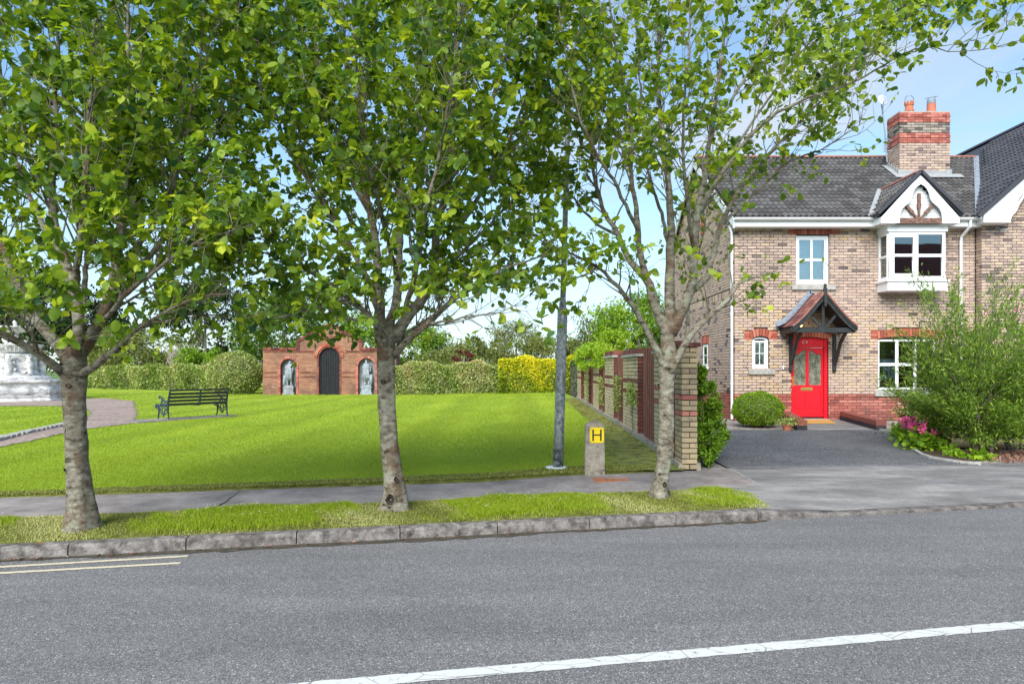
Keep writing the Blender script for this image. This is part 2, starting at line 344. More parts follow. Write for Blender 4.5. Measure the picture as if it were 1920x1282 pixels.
M['willow'] = leaf_mat('willow_leaf', [(0, (.05, .11, .02)), (.4, (.14, .25, .03)), (.75, (.27, .39, .04)), (1, (.48, .56, .10))], .35)
M['redleaf'] = leaf_mat('copper_leaf', [(0, (.08, .02, .015)), (1, (.25, .07, .05))], .3)
def bark():
    t = NT('grey_bark'); c = t.ramp(t.noise(7, 8, .7, (1.4, 1.4, 2.6)), [(.34, (.05, .038, .028)), (.41, (.17, .14, .10)), (.50, (.30, .27, .20)), (.60, (.42, .395, .32)), (.68, (.60, .58, .50))])
    c = t.mix(t.ramp(t.noise(17, 6, .7, (1, 1, 3.4)), [(.61, 0), (.66, .7)]), c, (.50, .49, .45))
    c = t.mix(t.ramp(t.noise(2.1, 4, .6), [(.56, 0), (.63, .65)]), c, (.19, .10, .055))
    c = t.mix(t.ramp(t.noise(4.3, 5, .6), [(.60, 0), (.66, .8)]), c, (.42, .46, .32))
    c = t.mix(t.ramp(t.noise(5.7, 6, .7), [(.26, .85), (.34, 0)]), c, (.02, .015, .012))
    return t.fin(c, .92, t.noise(34, 8, .75, (1, 1, 2.2)), 1., .04, spec=.2)
M['bark'] = bark()
M['twig'] = simple('twig_bark', (.17, .15, .11), .9, .4, 14)
t = NT('galvanised_steel'); c = t.ramp(t.noise(26, 6, .7, (1, 1, .6)), [(.32, (.09, .10, .105)), (.48, (.26, .275, .285)), (.64, (.50, .52, .53))])
M['galv'] = t.fin(c, .5, t.noise(60, 3), .2, .003, metal=.35)
t = NT('lichen_concrete'); c = t.ramp(t.noise(11, 7, .7), [(.32, (.13, .105, .08)), (.5, (.30, .265, .21)), (.70, (.42, .385, .31))])
c = t.mix(t.ramp(t.noise(38, 3), [(.66, 0), (.70, .85)]), c, (.55, .55, .48)); M['postconc'] = t.fin(c, .93, t.noise(90, 4), .6, .005)
t = NT('weathered_marble'); c = t.ramp(t.noise(3, 8, .7, (1, 1, 1.6)), [(.32, (.20, .205, .215)), (.43, (.46, .455, .45)), (.54, (.74, .72, .70)), (.80, (.84, .82, .79))])
c = t.mix(t.ramp(t.noise(2.6, 5, .6, (2.2, 2.2, .35)), [(.66, 0), (.76, .4)]), c, (.50, .28, .16)); M['marble'] = t.fin(c, .8, t.noise(22, 6, .7), .9, .04)
t = NT('rusty_iron'); c = t.ramp(t.noise(16, 6, .7), [(.3, (.16, .06, .03)), (.6, (.42, .16, .07)), (.8, (.50, .27, .14))]); M['rust'] = t.fin(c, .9, t.noise(60, 4), .8, .01)
t = NT('roof_tile'); c = t.ramp(t.attr(), [(0, (.058, .054, .052)), (1, (.125, .119, .116))])
c = t.mix(t.ramp(t.noise(5, 6, .7), [(.62, 0), (.72, .5)]), c, (.15, .15, .145)); c = t.mix(.5, c, t.ramp(t.noise(90, 3), [(.3, .35), (.7, .65)]), 'OVERLAY'); M['tile'] = t.fin(c, .75, t.noise(90, 4), .4, .004, spec=.3)
t = NT('charcoal_roof_tile'); c = t.ramp(t.attr(), [(0, (.028, .030, .038)), (1, (.055, .057, .068))]); M['tile2'] = t.fin(c, .6, t.noise(90, 4), .3, .004)
t = NT('red_clay_tile'); c = t.ramp(t.attr(), [(0, (.10, .035, .035)), (.5, (.21, .07, .06)), (1, (.30, .12, .10))]); M['redtile'] = t.fin(c, .85, t.noise(70, 4), .4, .004)
t = NT('redwood_board'); c = t.ramp(t.noise(9, 6, .7, (1, 1, .25)), [(.3, (.13, .045, .032)), (.55, (.25, .09, .062)), (.8, (.36, .18, .13))])
c = t.mix(.4, c, t.ramp(t.attr(), [(0, .3), (1, .7)]), 'OVERLAY'); M['board'] = t.fin(c, .85, t.noise(70, 4, .6, (1, 1, .2)), .5, .004)
# folly brick: too far away to tell single bricks apart
t = NT('far_red_brick'); mp_ = t.n('ShaderNodeMapping'); mp_.inputs['Rotation'].default_value = (R(90), 0, 0); t.l(t.geo.outputs['Position'], mp_.inputs['Vector'])
b = t.n('ShaderNodeTexBrick'); t.l(mp_.outputs[0], b.inputs['Vector']); b.inputs['Scale'].default_value = 1; b.inputs['Brick Width'].default_value = .225; b.inputs['Row Height'].default_value = .075
b.inputs['Mortar Size'].default_value = .010; b.inputs['Color1'].default_value = (.40, .20, .115, 1); b.inputs['Color2'].default_value = (.28, .115, .07, 1); b.inputs['Mortar'].default_value = (.13, .08, .055, 1)
c = t.mix(t.ramp(t.noise(.9, 6, .7), [(.44, 0), (.62, .8)]), b.outputs['Color'], (.12, .065, .05))
c = t.mix(t.ramp(t.noise(2.2, 4, .6, (1, 1, 3)), [(.70, 0), (.75, .8)]), c, (.55, .52, .50))
M['folly'] = t.fin(c, .9, b.outputs['Fac'], -.6, .01)
M['niche'] = simple('grey_render', (.24, .25, .26), .9, .35, 3)
M['statue'] = simple('grey_white_stone', (.27, .31, .35), .85, .4, 9, bs=.7, bd=.02)
M['gatewood'] = simple('black_door_boards', (.007, .009, .013), .85, .6, 7, bs=.5)
# ================================================================ ground, road, paths
def g(X, Y):                         # height of the ground
    X = np.asarray(X, dtype=float); Y = np.asarray(Y, dtype=float)
    r = np.interp(Y, [8, 9.6, 11.7, 15, 19, 27, 37, 60], [.115, .17, .225, .285, .325, .415, .35, .36])
    l = np.interp(Y, [8, 12, 19.4, 29.5, 37, 60], [.115, .14, .176, .15, .21, .30])
    t = np.clip((X+10)/12, 0, 1); t = t*t*(3-2*t)
    return l*(1-t)+r*t
def gh(X, Y):                        # the house plot
    return np.interp(Y, [9.6, 15, 17.66, 30], [.172, .258, .29, .30])+0*np.asarray(X, dtype=float)
KX0, KY0, KT = -4.36, 5.72, .2162
def KY(X, off=0): return KY0+KT*(X-KX0)+off*1.023
def PF(X): return 6.86+.2215*(X+5.23)
PBX = [-60, -6.03, -.53, .62, 2.28, 3.03]; PBY = [7.91-.2127*53.97, 7.91, 8.99, 9.33, 9.62, 9.82]; PBZ = [.115, .115, .122, .148, .172, .178]
def grid(name, xs, fy0, fy1, nv, fz, mat, kind='structure', parent=None, powr=1.):
    V = []; nx = len(xs)
    for j in range(nv+1):
        v = (j/nv)**powr
        for x in xs:
            y = fy0(x)*(1-v)+fy1(x)*v; V.append((x, y, float(fz(x, y, v))))
    Fc = [(j*nx+i, j*nx+i+1, (j+1)*nx+i+1, (j+1)*nx+i) for j in range(nv) for i in range(nx-1)]
    return link(name, np_mesh(name, V, Fc, mat, smooth=True), parent, kind)
bd = MB(); n = 48
bd.add([(900*math.cos(2*math.pi*i/n), 900*math.sin(2*math.pi*i/n), -.06) for i in range(n)], [tuple(range(n))]); bd.build('ground', M['ground'], kind='structure')
grid('road', list(np.linspace(-60, 60, 61)), lambda x: KY(x)-7.2, lambda x: KY(x, .02), 8, lambda x, y, v: .0+.03*math.sin(math.pi*min(v, 1))**2*0, M['asphalt'])
# kerb stones
kerb = thing('kerb', None, None, kind='structure')
u = Vector((1, KT, 0)).normalized(); nrm = Vector((-u.y, u.x, 0)); K1 = Vector((2.516, KY(2.516), 0))
def kerb_stone(s0, s1, h0, h1, tone, wdt=.135):
    m = MB(); g_ = .005; s0 += g_; s1 -= g_; prof = [(0, -.05), (.004, .75), (.012, .9), (.03, 1.), (wdt, 1.02), (wdt, -.05)]
    V = []; k = 9
    for i in range(k+1):
        s = s0+(s1-s0)*i/k; h = h0+(h1-h0)*i/k
        for (d, z) in prof:
            jit = (random.random()-.5)*.005
            p = K1+u*s+nrm*(d+jit); V.append((p.x, p.y, (z*h if z > 0 else z)+(random.random()-.5)*.004))
    q = len(prof); Fc = [(i*q+j, (i+1)*q+j, (i+1)*q+j+1, i*q+j+1) for i in range(k) for j in range(q-1)]
    Fc += [tuple(range(q))[::-1], tuple(k*q+j for j in range(q))]
    m.add(V, Fc, tone); m.build('kerb_stone', M['kerb'], kerb)
s = 0.
while s > -18:
    kerb_stone(s-.932, s, .105, .105, random.choice([0, 0, .1, .25, .4])); s -= .932
kerb_stone(0, .95, .105, .035, .5)
for i in range(12): kerb_stone(.95+i*.932, .95+(i+1)*.932, .035, .035, .3+.3*random.random())
m = MB(); a = K1+u*(-18); b = K1+u*(-60); m.add([(a.x, a.y, .105), (b.x, b.y, .105), (b.x+nrm.x*.13, b.y+nrm.y*.13, .106), (a.x+nrm.x*.13, a.y+nrm.y*.13, .106), (a.x, a.y, 0), (b.x, b.y, 0)], [(0, 1, 2, 3), (4, 5, 1, 0)])
m.build('kerb_run', M['kerb'], kerb)
# dirt and moss in the gutter
gx = list(np.linspace(-18, 2.6, 200))
gw = [.05+.06*random.random()**2+(.04 if x > -3.6 and x < .2 else .0) for x in gx]
V = []; Fc = []
for i, x in enumerate(gx): V += [(x, KY(x, -gw[i]), .004), (x, KY(x, .004), .006)]
for i in range(len(gx)-1): Fc.append((2*i, 2*i+2, 2*i+3, 2*i+1))
t = NT('gutter_dirt'); c = t.ramp(t.noise(11, 5, .7), [(.3, (.025, .03, .008)), (.5, (.055, .045, .03)), (.7, (.11, .09, .06))]); M['gutter'] = t.fin(c, .95, t.noise(60, 4), 1, .01)
link('gutter_dirt', np_mesh('gutter_dirt', V, Fc, M['gutter']), None, 'structure')
# painted lines
def stripe(name, p, q, wd, mat, label, cat, rag=.004, z=.004, jitter=.0, n=160, **kw):
    p = Vector(p[:2]); q = Vector(q[:2]); d = q-p; nn = Vector((-d.y, d.x)).normalized(); V = []; Fc = []
    for i in range(n+1):
        c_ = p+d*(i/n); a_ = wd/2+(random.random()-.5)*rag; b_ = wd/2+(random.random()-.5)*rag
        V += [(c_.x-nn.x*a_, c_.y-nn.y*a_, z), (c_.x+nn.x*b_, c_.y+nn.y*b_, z)]
        if i: Fc.append((2*i-2, 2*i, 2*i+1, 2*i-1))
    o = link(name, np_mesh(name, V, Fc, mat)); return tag(o, label, cat, **kw)
a = Vector((1.232, 3.894)); b = Vector((3.157, 4.275)); d = (b-a).normalized()
stripe('centre_line', a-d*9, a+d*30, .108, M['paint'], 'white painted line along the middle of the road', 'road marking', .010, n=900)
for (y0, y1, x1, lab) in ((1063, 1042.5, 352, 'upper of two cream lines, nearest the kerb stones'), (1074.5, 1055.5, 338, 'lower of two cream lines, further out in the road')):
    A = P(0, y0); B = P(x1, y1); d = (Vector(B[:2])-Vector(A[:2]))
    stripe('parking_line', Vector(A[:2])-d*3, B, .052, M['cream'], lab, 'road marking', .008, n=400, group='double cream lines beside the kerb')
# verge and footpath
def kb(x): return KY(x, .130)
vx = list(np.arange(-26, 2.66, .12))
def verge_end(x): return max(0, (x-2.2)/.55)
def vz(x, y, v): return .100+.022*math.sin(math.pi*v)**.6+.006*math.sin(x*5+y*3)
grid('verge_ground', vx, kb, lambda x: PF(x)-.25*verge_end(x)**2, 8, vz, M['moss'])
px_ = list(np.arange(-30, 2.9, .25))+[3.035]
pz = lambda x, y, v: .108+.034*max(0, (x-2.5)/.53)+(np.interp(x, PBX, PBZ)-.108-.034*max(0, (x-2.5)/.53))*v
grid('footpath', px_, lambda x: PF(x)-.05 if x < 2.6 else (PF(x)-.05)*(1-(x-2.6)/.45)+8.47*(x-2.6)/.45, lambda x: float(np.interp(x, PBX, PBY)), 10, pz, M['path'])
m = MB(); m.box(-30, -60, -8, 0, -.05, .11)
# crossover apron and path in front of the drive
def PA(x): return float(np.interp(x, [2.6, 3.03, 6.66, 14, 40], [8.44, 8.49, 9.03, 10.3, 15]))
def PB(x): return float(np.interp(x, [3.03, 5, 7.6, 14, 40], [9.82, 10.1, 10.27, 11.4, 16]))
ax = list(np.linspace(2.55, 40, 120))
def az_(x, y, v):
    lo = np.interp(x, [2.55, 3.5], [.098, .038]); return lo+(.14-lo)*min(1, v*1.05)
grid('crossover', ax, lambda x: KY(x, .132), PA, 10, az_, M['apron'])
ax2 = list(np.linspace(3.03, 40, 100))
grid('pavement', ax2, PA, PB, 8, lambda x, y, v: .14+.036*v, M['apron'])
DRX = [P(x, y, z)[:2] for x, y, z in ((1648,806,.26),(1668,808.5,.26),(1682,813,.255),(1694,820,.25),(1703,830,.245),(1715,842,.235),(1728,850,.23),(1745,855,.225),(1770,860,.215),(1800,864.5,.21),(1840,868.5,.20))]
# drive: a fan of rows between its left edge and the curved right edge
dy = [9.8]+list(np.linspace(9.9, 15.05, 40)); DYs = [p[1] for p in DRX][::-1]; DXs = [p[0] for p in DRX][::-1]
V = []; nx = 24
for y in dy:
    xr = float(np.interp(y, DYs, DXs)) if y > DYs[0] else DXs[0]+1.5
    for i in range(nx+1):
        x = 3.0+(xr-3.0)*i/nx; yy = max(y, PB(max(x, 3.03))-.02) if y < 11 else y
        V.append((x, yy-(.03 if y == dy[0] else 0), float(gh(x, yy))+.006 if y > dy[0] else .150))
Fc = [(j*(nx+1)+i, j*(nx+1)+i+1, (j+1)*(nx+1)+i+1, (j+1)*(nx+1)+i) for j in range(len(dy)-1) for i in range(nx)]
link('driveway', np_mesh('driveway', V, Fc, M['tarmac'], smooth=True), None, 'structure')
hx = [2.5, 3.0, 4, 6, 8, 10, 12, 16, 24, 40]
grid('garden_soil', hx, lambda x: (PB(x)-.01 if x > 3.2 else float(np.interp(x, PBX, PBY))-.03), lambda x: 34, 40, lambda x, y, v: float(gh(x, y))-.02, M['gravel'])
# pale concrete joints and edging
def joint(p, q, wd, z=.003, mat='leadwhite', nm='pavement_joint'):
    p = Vector(p); q = Vector(q); d = q-p; nn = Vector((-d.y, d.x, 0)).normalized()*wd/2; k = 16; V = []; Fc = []
    for i in range(k+1):
        c_ = p+d*(i/k); f = .4+.9*random.random(); V += [tuple(c_-nn*f+Vector((0, 0, z))), tuple(c_+nn*f+Vector((0, 0, z)))]
        if i: Fc.append((2*i-2, 2*i, 2*i+1, 2*i-1))
    return link(nm, np_mesh(nm, V, Fc, M[mat]), None, 'structure')
joint((3.03, 9.82, .176), (3.02, 8.49, .142), .028)
joint((3.03, 8.49, .140), (5.2, 8.82, .140), .018); joint((5.2, 8.82, .140), (9.6, 9.55, .140), .035)
joint((3.03, 9.79, .180), (5.2, 10.06, .180), .03, .006); joint((5.2, 10.06, .180), (6.9, 10.16, .182), .02, .006)
joint(P(1610, 872, .178), P(1742, 905, .14), .012, .005)
joint(P(1385, 911, .125), (3.0, 8.5, .14), .045, .006)
joint(P(912, 905, .118), P(965, 931, .108), .010, .005)
cr = MB(); pts = [P(x, y, .116) for x, y in ((450,920),(440,928),(430,934),(424,940),(412,946),(402,952))]
for i in range(5): cr.bar(pts[i], pts[i+1], .013, .006)
cr.build('path_crack', M['gutter'], kind='structure')
cr = MB()
for i in range(len(DRX)-1):
    for k in range(3):
        p = Vector(DRX[i])*(1-k/3)+Vector(DRX[i+1])*(k/3); q = Vector(DRX[i])*(1-(k+.97)/3)+Vector(DRX[i+1])*((k+.97)/3)
        z = float(gh(0, p.y))+.012; cr.bar((p.x, p.y, z), (q.x, q.y, z), .055, .05)
cr.build('drive_edging', M['concrete'], kind='structure')
# dry lawn patch of the front garden
DL = [P(x, y, .235)[:2] for x, y in ((1738, 812), (1850, 812), (1960, 812), (1990, 836), (1850, 838), (1790, 836), (1752, 830))]
m = MB(); m.add([(x, y, float(gh(x, y))+.004) for x, y in DL], [tuple(range(len(DL)))[::-1]]); m.build('dry_grass_patch', M['dry'], kind='structure')
# the green behind the footpath
LX = list(np.concatenate([np.linspace(-60, -30, 16)[:-1], np.arange(-30, 2.4, .4), [2.30]]))
def lb(x): return float(np.interp(x, PBX, PBY))-.03
V = []; ys = np.concatenate([np.linspace(0, 1, 60)**1.6])
grid('lawn', LX, lambda x: lb(x)+.13, lambda x: 62, 90, lambda x, y, v: float(g(x, y))+.012+(.012*math.sin(x*1.7)*math.sin(y*1.3)), M['lawn'], powr=1.5)
# gravel path to the fountain
def G(x, y, z=.165): p = P(x, y, z); return p[0], p[1]
gp = [G(*p) for p in ((-260,890),(-120,866),(0,837),(100,817.5),(180,803.5),(250,793.5),(257,776),(250,752.5),(205,748.5),(165,748),(60,747.5),(-150,748),(-330,750),(-330,760),(-150,761),(120,762),(160,765),(172,777),(158,789),(118,798),(60,810),(0,824),(-120,850),(-260,872))]
def inpoly(X, Y, poly):
    X = np.asarray(X); Y = np.asarray(Y); r = np.zeros(X.shape, bool); j = len(poly)-1
    for i in range(len(poly)):
        xi, yi = poly[i]; xj, yj = poly[j]
        c_ = ((yi > Y) != (yj > Y)) & (X < (xj-xi)*(Y-yi)/((yj-yi) or 1e-9)+xi); r ^= c_; j = i
    return r
cs = .14; gxs = np.arange(-34, -5.5, cs); gys = np.arange(8.5, 35, cs)
XX, YY = np.meshgrid(gxs, gys); idx = np.arange(XX.size).reshape(XX.shape)
cx = (XX[:-1, :-1]+cs/2); cy = (YY[:-1, :-1]+cs/2); ins = inpoly(cx, cy, gp)
Fq = np.stack([idx[:-1, :-1][ins], idx[:-1, 1:][ins], idx[1:, 1:][ins], idx[1:, :-1][ins]], 1)
Zg = g(XX, YY)+.012+.012*np.sin(XX*1.7)*np.sin(YY*1.3)+.016
used = np.unique(Fq); remap = np.full(XX.size, -1); remap[used] = np.arange(len(used))
Vp = np.stack([XX.ravel(), YY.ravel(), Zg.ravel()], 1)[used]
gpath = link('garden_path', np_mesh('garden_path', Vp, remap[Fq], M['gpath'], smooth=True), None, 'structure')
ed = [(0, 824.5), (60, 811), (118, 799), (158, 789)]
stn = MB(); stn.box(-.11, .11, -.09, .09, -.05, .055); sme = stn.mesh('edging_stone', M['concrete'])
L0 = [Vector(G(*p)) for p in ((-60, 837), (0, 824.5), (60, 811), (118, 799), (158, 789))]
for i in range(4):
    d = L0[i+1]-L0[i]; k = max(1, int(d.length/.24))
    for j in range(k):
        p = L0[i]+d*(j+.5)/k; o = link('edging_stone', sme, gpath); o.location = (p.x, p.y, float(g(p.x, p.y))+.03); o.rotation_euler = (random.uniform(-.08, .08), random.uniform(-.1, .1), math.atan2(d.y, d.x)+random.uniform(-.15, .15))
# bare mossy ground: a band behind the footpath and the foot of the garden wall
def moss_edge(x): return float(np.interp(x, [-30, -6, -2, 0, .5, 1.2, 2.3], [.26, .26, .30, .36, .55, .45, .4]))
V = []; Fc = []; xs = np.arange(-26, 2.29, .1)
for i, x in enumerate(xs):
    e = moss_edge(x)*(.8+.4*random.random())
    for k in range(4):
        y = lb(x)+.005+e*k/3; V.append((x, y-(.05 if k == 0 else .01*random.random()), float(g(x, y))+.012+(.012*math.sin(x*1.7)*math.sin(y*1.3))+.012 if k else float(np.interp(x, PBX, PBZ))-.012))
    if i:
        for k in range(3): Fc.append(((i-1)*4+k, i*4+k, i*4+k+1, (i-1)*4+k+1))
link('moss_band', np_mesh('moss_band', V, Fc, M['moss']), None, 'structure')
V = []; Fc = []; ysw = np.arange(9.5, 28, .15)
for i, y in enumerate(ysw):
    wdt = float(np.interp(y, [9.5, 11, 13, 17, 28], [1.0, .95, .75, .55, .5]))*(.85+.3*random.random())
    for k in range(4):
        x = 2.29-wdt*k/3; V.append((x, y, float(g(x, y))+.035-.003*k))
    if i:
        for k in range(3): Fc.append(((i-1)*4+k, (i-1)*4+k+1, i*4+k+1, i*4+k))
t = NT('leafy_moss_ground'); c = t.ramp(t.noise(5, 7, .7), [(.34, (.04, .045, .012)), (.45, (.14, .16, .03)), (.55, (.28, .33, .05)), (.68, (.30, .20, .12))]); M['wallmoss'] = t.fin(c, .95, t.noise(34, 5, .7), 1, .03)
link('wall_foot_moss', np_mesh('wall_foot_moss', V, Fc, M['wallmoss']), None, 'structure')

# ---------------------------------------------------------------- grass blades
def blades(name, X, Y, Z, h, wd, lean, tone, mat, kind='stuff', label=None, cat='grass', leanup=None):
    n = len(X); a = RNG.uniform(0, 2*np.pi, n); la = RNG.uniform(0, 2*np.pi, n); ln = RNG.uniform(0, 1, n)*lean*h
    dx = np.cos(a)*wd/2; dy_ = np.sin(a)*wd/2
    mxp = np.stack([X+np.cos(la)*ln*.35, Y+np.sin(la)*ln*.35, Z+h*.6], 1)
    V = np.empty((n, 5, 3)); V[:, 0] = np.stack([X-dx, Y-dy_, Z], 1); V[:, 1] = np.stack([X+dx, Y+dy_, Z], 1)
    V[:, 2] = mxp+np.stack([dx*.8, dy_*.8, 0*dx], 1); V[:, 3] = mxp-np.stack([dx*.8, dy_*.8, 0*dx], 1)
    V[:, 4] = np.stack([X+np.cos(la)*ln, Y+np.sin(la)*ln, Z+h*(1-.25*ln/np.maximum(h, 1e-3))], 1)
    b = np.arange(n)[:, None]*5
    Fc = np.concatenate([b+[0, 1, 2], b+[0, 2, 3], b+[3, 2, 4]], 0)
    o = link(name, np_mesh(name, V.reshape(-1, 3), Fc, mat, tone=np.tile(tone, 3)), None, kind)
    return tag(o, label, cat)
def cheap_blades(name, X, Y, Z, h, wd, lean, tone, mat, label):
    n = len(X); a = RNG.uniform(0, 2*np.pi, n); la = RNG.uniform(0, 2*np.pi, n); ln = RNG.uniform(0, 1, n)*lean*h
    dx = np.cos(a)*wd/2; dy_ = np.sin(a)*wd/2; V = np.empty((n, 3, 3))
    V[:, 0] = np.stack([X-dx, Y-dy_, Z], 1); V[:, 1] = np.stack([X+dx, Y+dy_, Z], 1); V[:, 2] = np.stack([X+np.cos(la)*ln, Y+np.sin(la)*ln, Z+h], 1)
    b = np.arange(n)[:, None]*3
    return tag(link(name, np_mesh(name, V.reshape(-1, 3), b+[0, 1, 2], mat, tone=tone), None, 'stuff'), label, 'grass')
# lush tufts on the verge between the bare patches round the trunks
def lush(X):  # 1 where the verge grass grows long
    e = np.zeros_like(X)
    for a_, b_ in ((-30, -5.05), (-3.62, -1.85), (-.78, .98), (2.02, 2.75)):
        e = np.maximum(e, np.clip((X-a_)/.5+.25, 0, 1)*np.clip((b_-X)/.5+.25, 0, 1))
    return e
n = 210000
X = RNG.uniform(-7.5, 2.75, n); v = RNG.uniform(.02, 1, n); Y0_ = KY(X, .15); Y1_ = 6.86+.2215*(X+5.23)-.25*np.clip((X-2.2)/.55, 0, 2)**2; Y = Y0_+(Y1_-Y0_)*v
wob = .14*np.sin(X*7+Y*5)+.09*np.sin(X*19+Y*13); edge = np.clip((v-.02)/.10, 0, 1)*np.clip((1.02-v)/.05, 0, 1)
lo = lush(X+wob); keep = RNG.uniform(0, 1, n) < lo*edge*(.25+.75*(v > .16+.1*np.sin(X*3))); X, Y, v, lo = X[keep], Y[keep], v[keep], lo[keep]
hh = RNG.uniform(.035, .085, len(X))*(.4+.6*lo)*(.75+.25*np.sin(X*6)*np.sin(Y*7))
blades('verge_grass', X, Y, .10+.022*np.sin(np.pi*v)**.6, hh, .0045, .9, np.clip(RNG.normal(.55, .2, len(X)), 0, 1), M['grassblade'], label='bright green tufts of verge grass between the tree trunks')
n = 110000
X = RNG.uniform(-7.5, 2.7, n); v = RNG.uniform(0.0, 1, n); Y0_ = KY(X, .14); Y1_ = 6.86+.2215*(X+5.23)-.25*np.clip((X-2.2)/.55, 0, 2)**2; Y = Y0_+(Y1_-Y0_)*v
keep = RNG.uniform(0, 1, n) < (1-.8*lush(X)); X, Y, v = X[keep], Y[keep], v[keep]
blades('verge_moss', X, Y, .098+.022*np.sin(np.pi*v)**.6, RNG.uniform(.008, .028, len(X)), .006, 2.2, np.clip(.55+.3*np.sin(X*4+Y*3)+RNG.normal(0, .2, len(X)), 0, 1), M['mossblade'], label='pale straw coloured moss and clippings around the tree trunks', cat='moss')
dz = MB()
for i in range(90):
    x = random.choice((random.uniform(-3.4, -1.9), random.uniform(-.6, .8), random.uniform(-7, -5.1))); v_ = random.uniform(.25, .98); y = KY(x, .15)+(6.86+.2215*(x+5.23)-KY(x, .15))*v_; z = .10+.022*math.sin(math.pi*v_)**.6+random.uniform(.05, .075)
    for k in range(5): a = k*1.257; dz.add([(x, y, z), (x+.010*math.cos(a), y+.010*math.sin(a), z+.003), (x+.010*math.cos(a+.8), y+.010*math.sin(a+.8), z+.003)], [(0, 1, 2)])
tag(dz.build('daisies', M['white'], kind='stuff'), 'tiny white daisies scattered in the verge grass', 'flowers')
def lawn_blades(n, y0, y1, h, wd, name, label, xr=(-30, 2.25)):
    # even cover in the part of the green that the street sees
    Y = 1/RNG.uniform(1/y1, 1/y0, n) if y1/y0 > 1.2 else RNG.uniform(y0, y1, n)
    X = RNG.uniform(-.80, .42, n)*Y
    ok = (X < xr[1]) & (X > xr[0]) & (Y > np.interp(X, PBX, PBY)+np.interp(X, [-30, -6, -2, 0, .5, 1.2, 2.3], [.26, .26, .30, .36, .55, .45, .4])*RNG.uniform(.7, 1.15, n)) & ~inpoly(X, Y, gp)
    ok &= ~((X > 2.29-np.interp(Y, [9.5, 11, 13, 17, 28], [1.0, .95, .75, .55, .5])*RNG.uniform(.75, 1.05, n)) & (Y > 9.4))
    X, Y = X[ok], Y[ok]; s_ = Y/9.
    pat = .10*np.sin((X+.02*Y)*5.0+.8)*np.clip((Y-9)/6, .25, 1)+.06*np.sin(X*1.3+Y*.9)*np.sin(Y*.7)
    return cheap_blades(name, X, Y, g(X, Y)+.008+.012*np.sin(X*1.7)*np.sin(Y*1.3), h*s_**.5*RNG.uniform(.6, 1.3, len(X)), wd*s_, 1.1, np.clip(RNG.normal(.56, .11, len(X))+pat, 0, 1), M['grassblade'], label)
lawn_blades(330000, 7.6, 20, .022, .008, 'lawn_grass', 'short mown lime green grass of the open green')
lawn_blades(110000, 20, 40, .020, .008, 'distant_lawn_grass', 'mown grass at the far end of the green before the hedges')
n = 30000; X = RNG.uniform(-8, 2.25, n); Y = np.interp(X, PBX, PBY)+RNG.uniform(0, 1, n)*np.interp(X, [-30, -6, -2, 0, .5, 1.2, 2.3], [.26, .26, .30, .36, .55, .45, .4])
n2 = 26000; Y2 = RNG.uniform(9.5, 27, n2); X2 = 2.27-RNG.uniform(0, 1, n2)*np.interp(Y2, [9.5, 11, 13, 17, 28], [1.0, .95, .75, .55, .5])
X = np.concatenate([X, X2]); Y = np.concatenate([Y, Y2])
blades('path_side_moss', X, Y, g(X, Y)+.02, RNG.uniform(.01, .03, len(X)), .009, 2.2, np.clip(RNG.normal(.35, .25, len(X)), 0, 1), M['mossblade'], label='olive moss between the footpath, the garden wall and the mown grass', cat='moss')
# fallen leaves
lf = MB()
for i in range(260):
    if i < 200: y = RNG.uniform(11, 26); x = 2.2-RNG.uniform(0, .5); z = float(g(x, y))+.05
    else: x = RNG.uniform(-4.5, 2.5); y = KY(x, -.05); z = .012
    Mx = Matrix.Translation((x, y, z)) @ Matrix.Rotation(RNG.uniform(0, 6.3), 4, 'Z') @ Matrix.Rotation(RNG.uniform(-.5, .5), 4, 'X')
    r_ = RNG.uniform(.02, .045)*(1 if i < 200 else .55); lf.add([Mx @ Vector(p) for p in ((-r_, 0, 0), (0, -r_*.6, .01), (r_, 0, 0), (0, r_*.6, .01))], [(0, 1, 2, 3)], random.random())
t = NT('dead_leaf'); c = t.ramp(t.attr(), [(0, (.10, .04, .025)), (.6, (.24, .10, .06)), (1, (.36, .25, .15))]); M['dead'] = t.fin(c, .8)
tag(lf.build('fallen_leaves', M['dead'], kind='stuff'), 'brown fallen leaves along the garden wall and gutter', 'leaves')
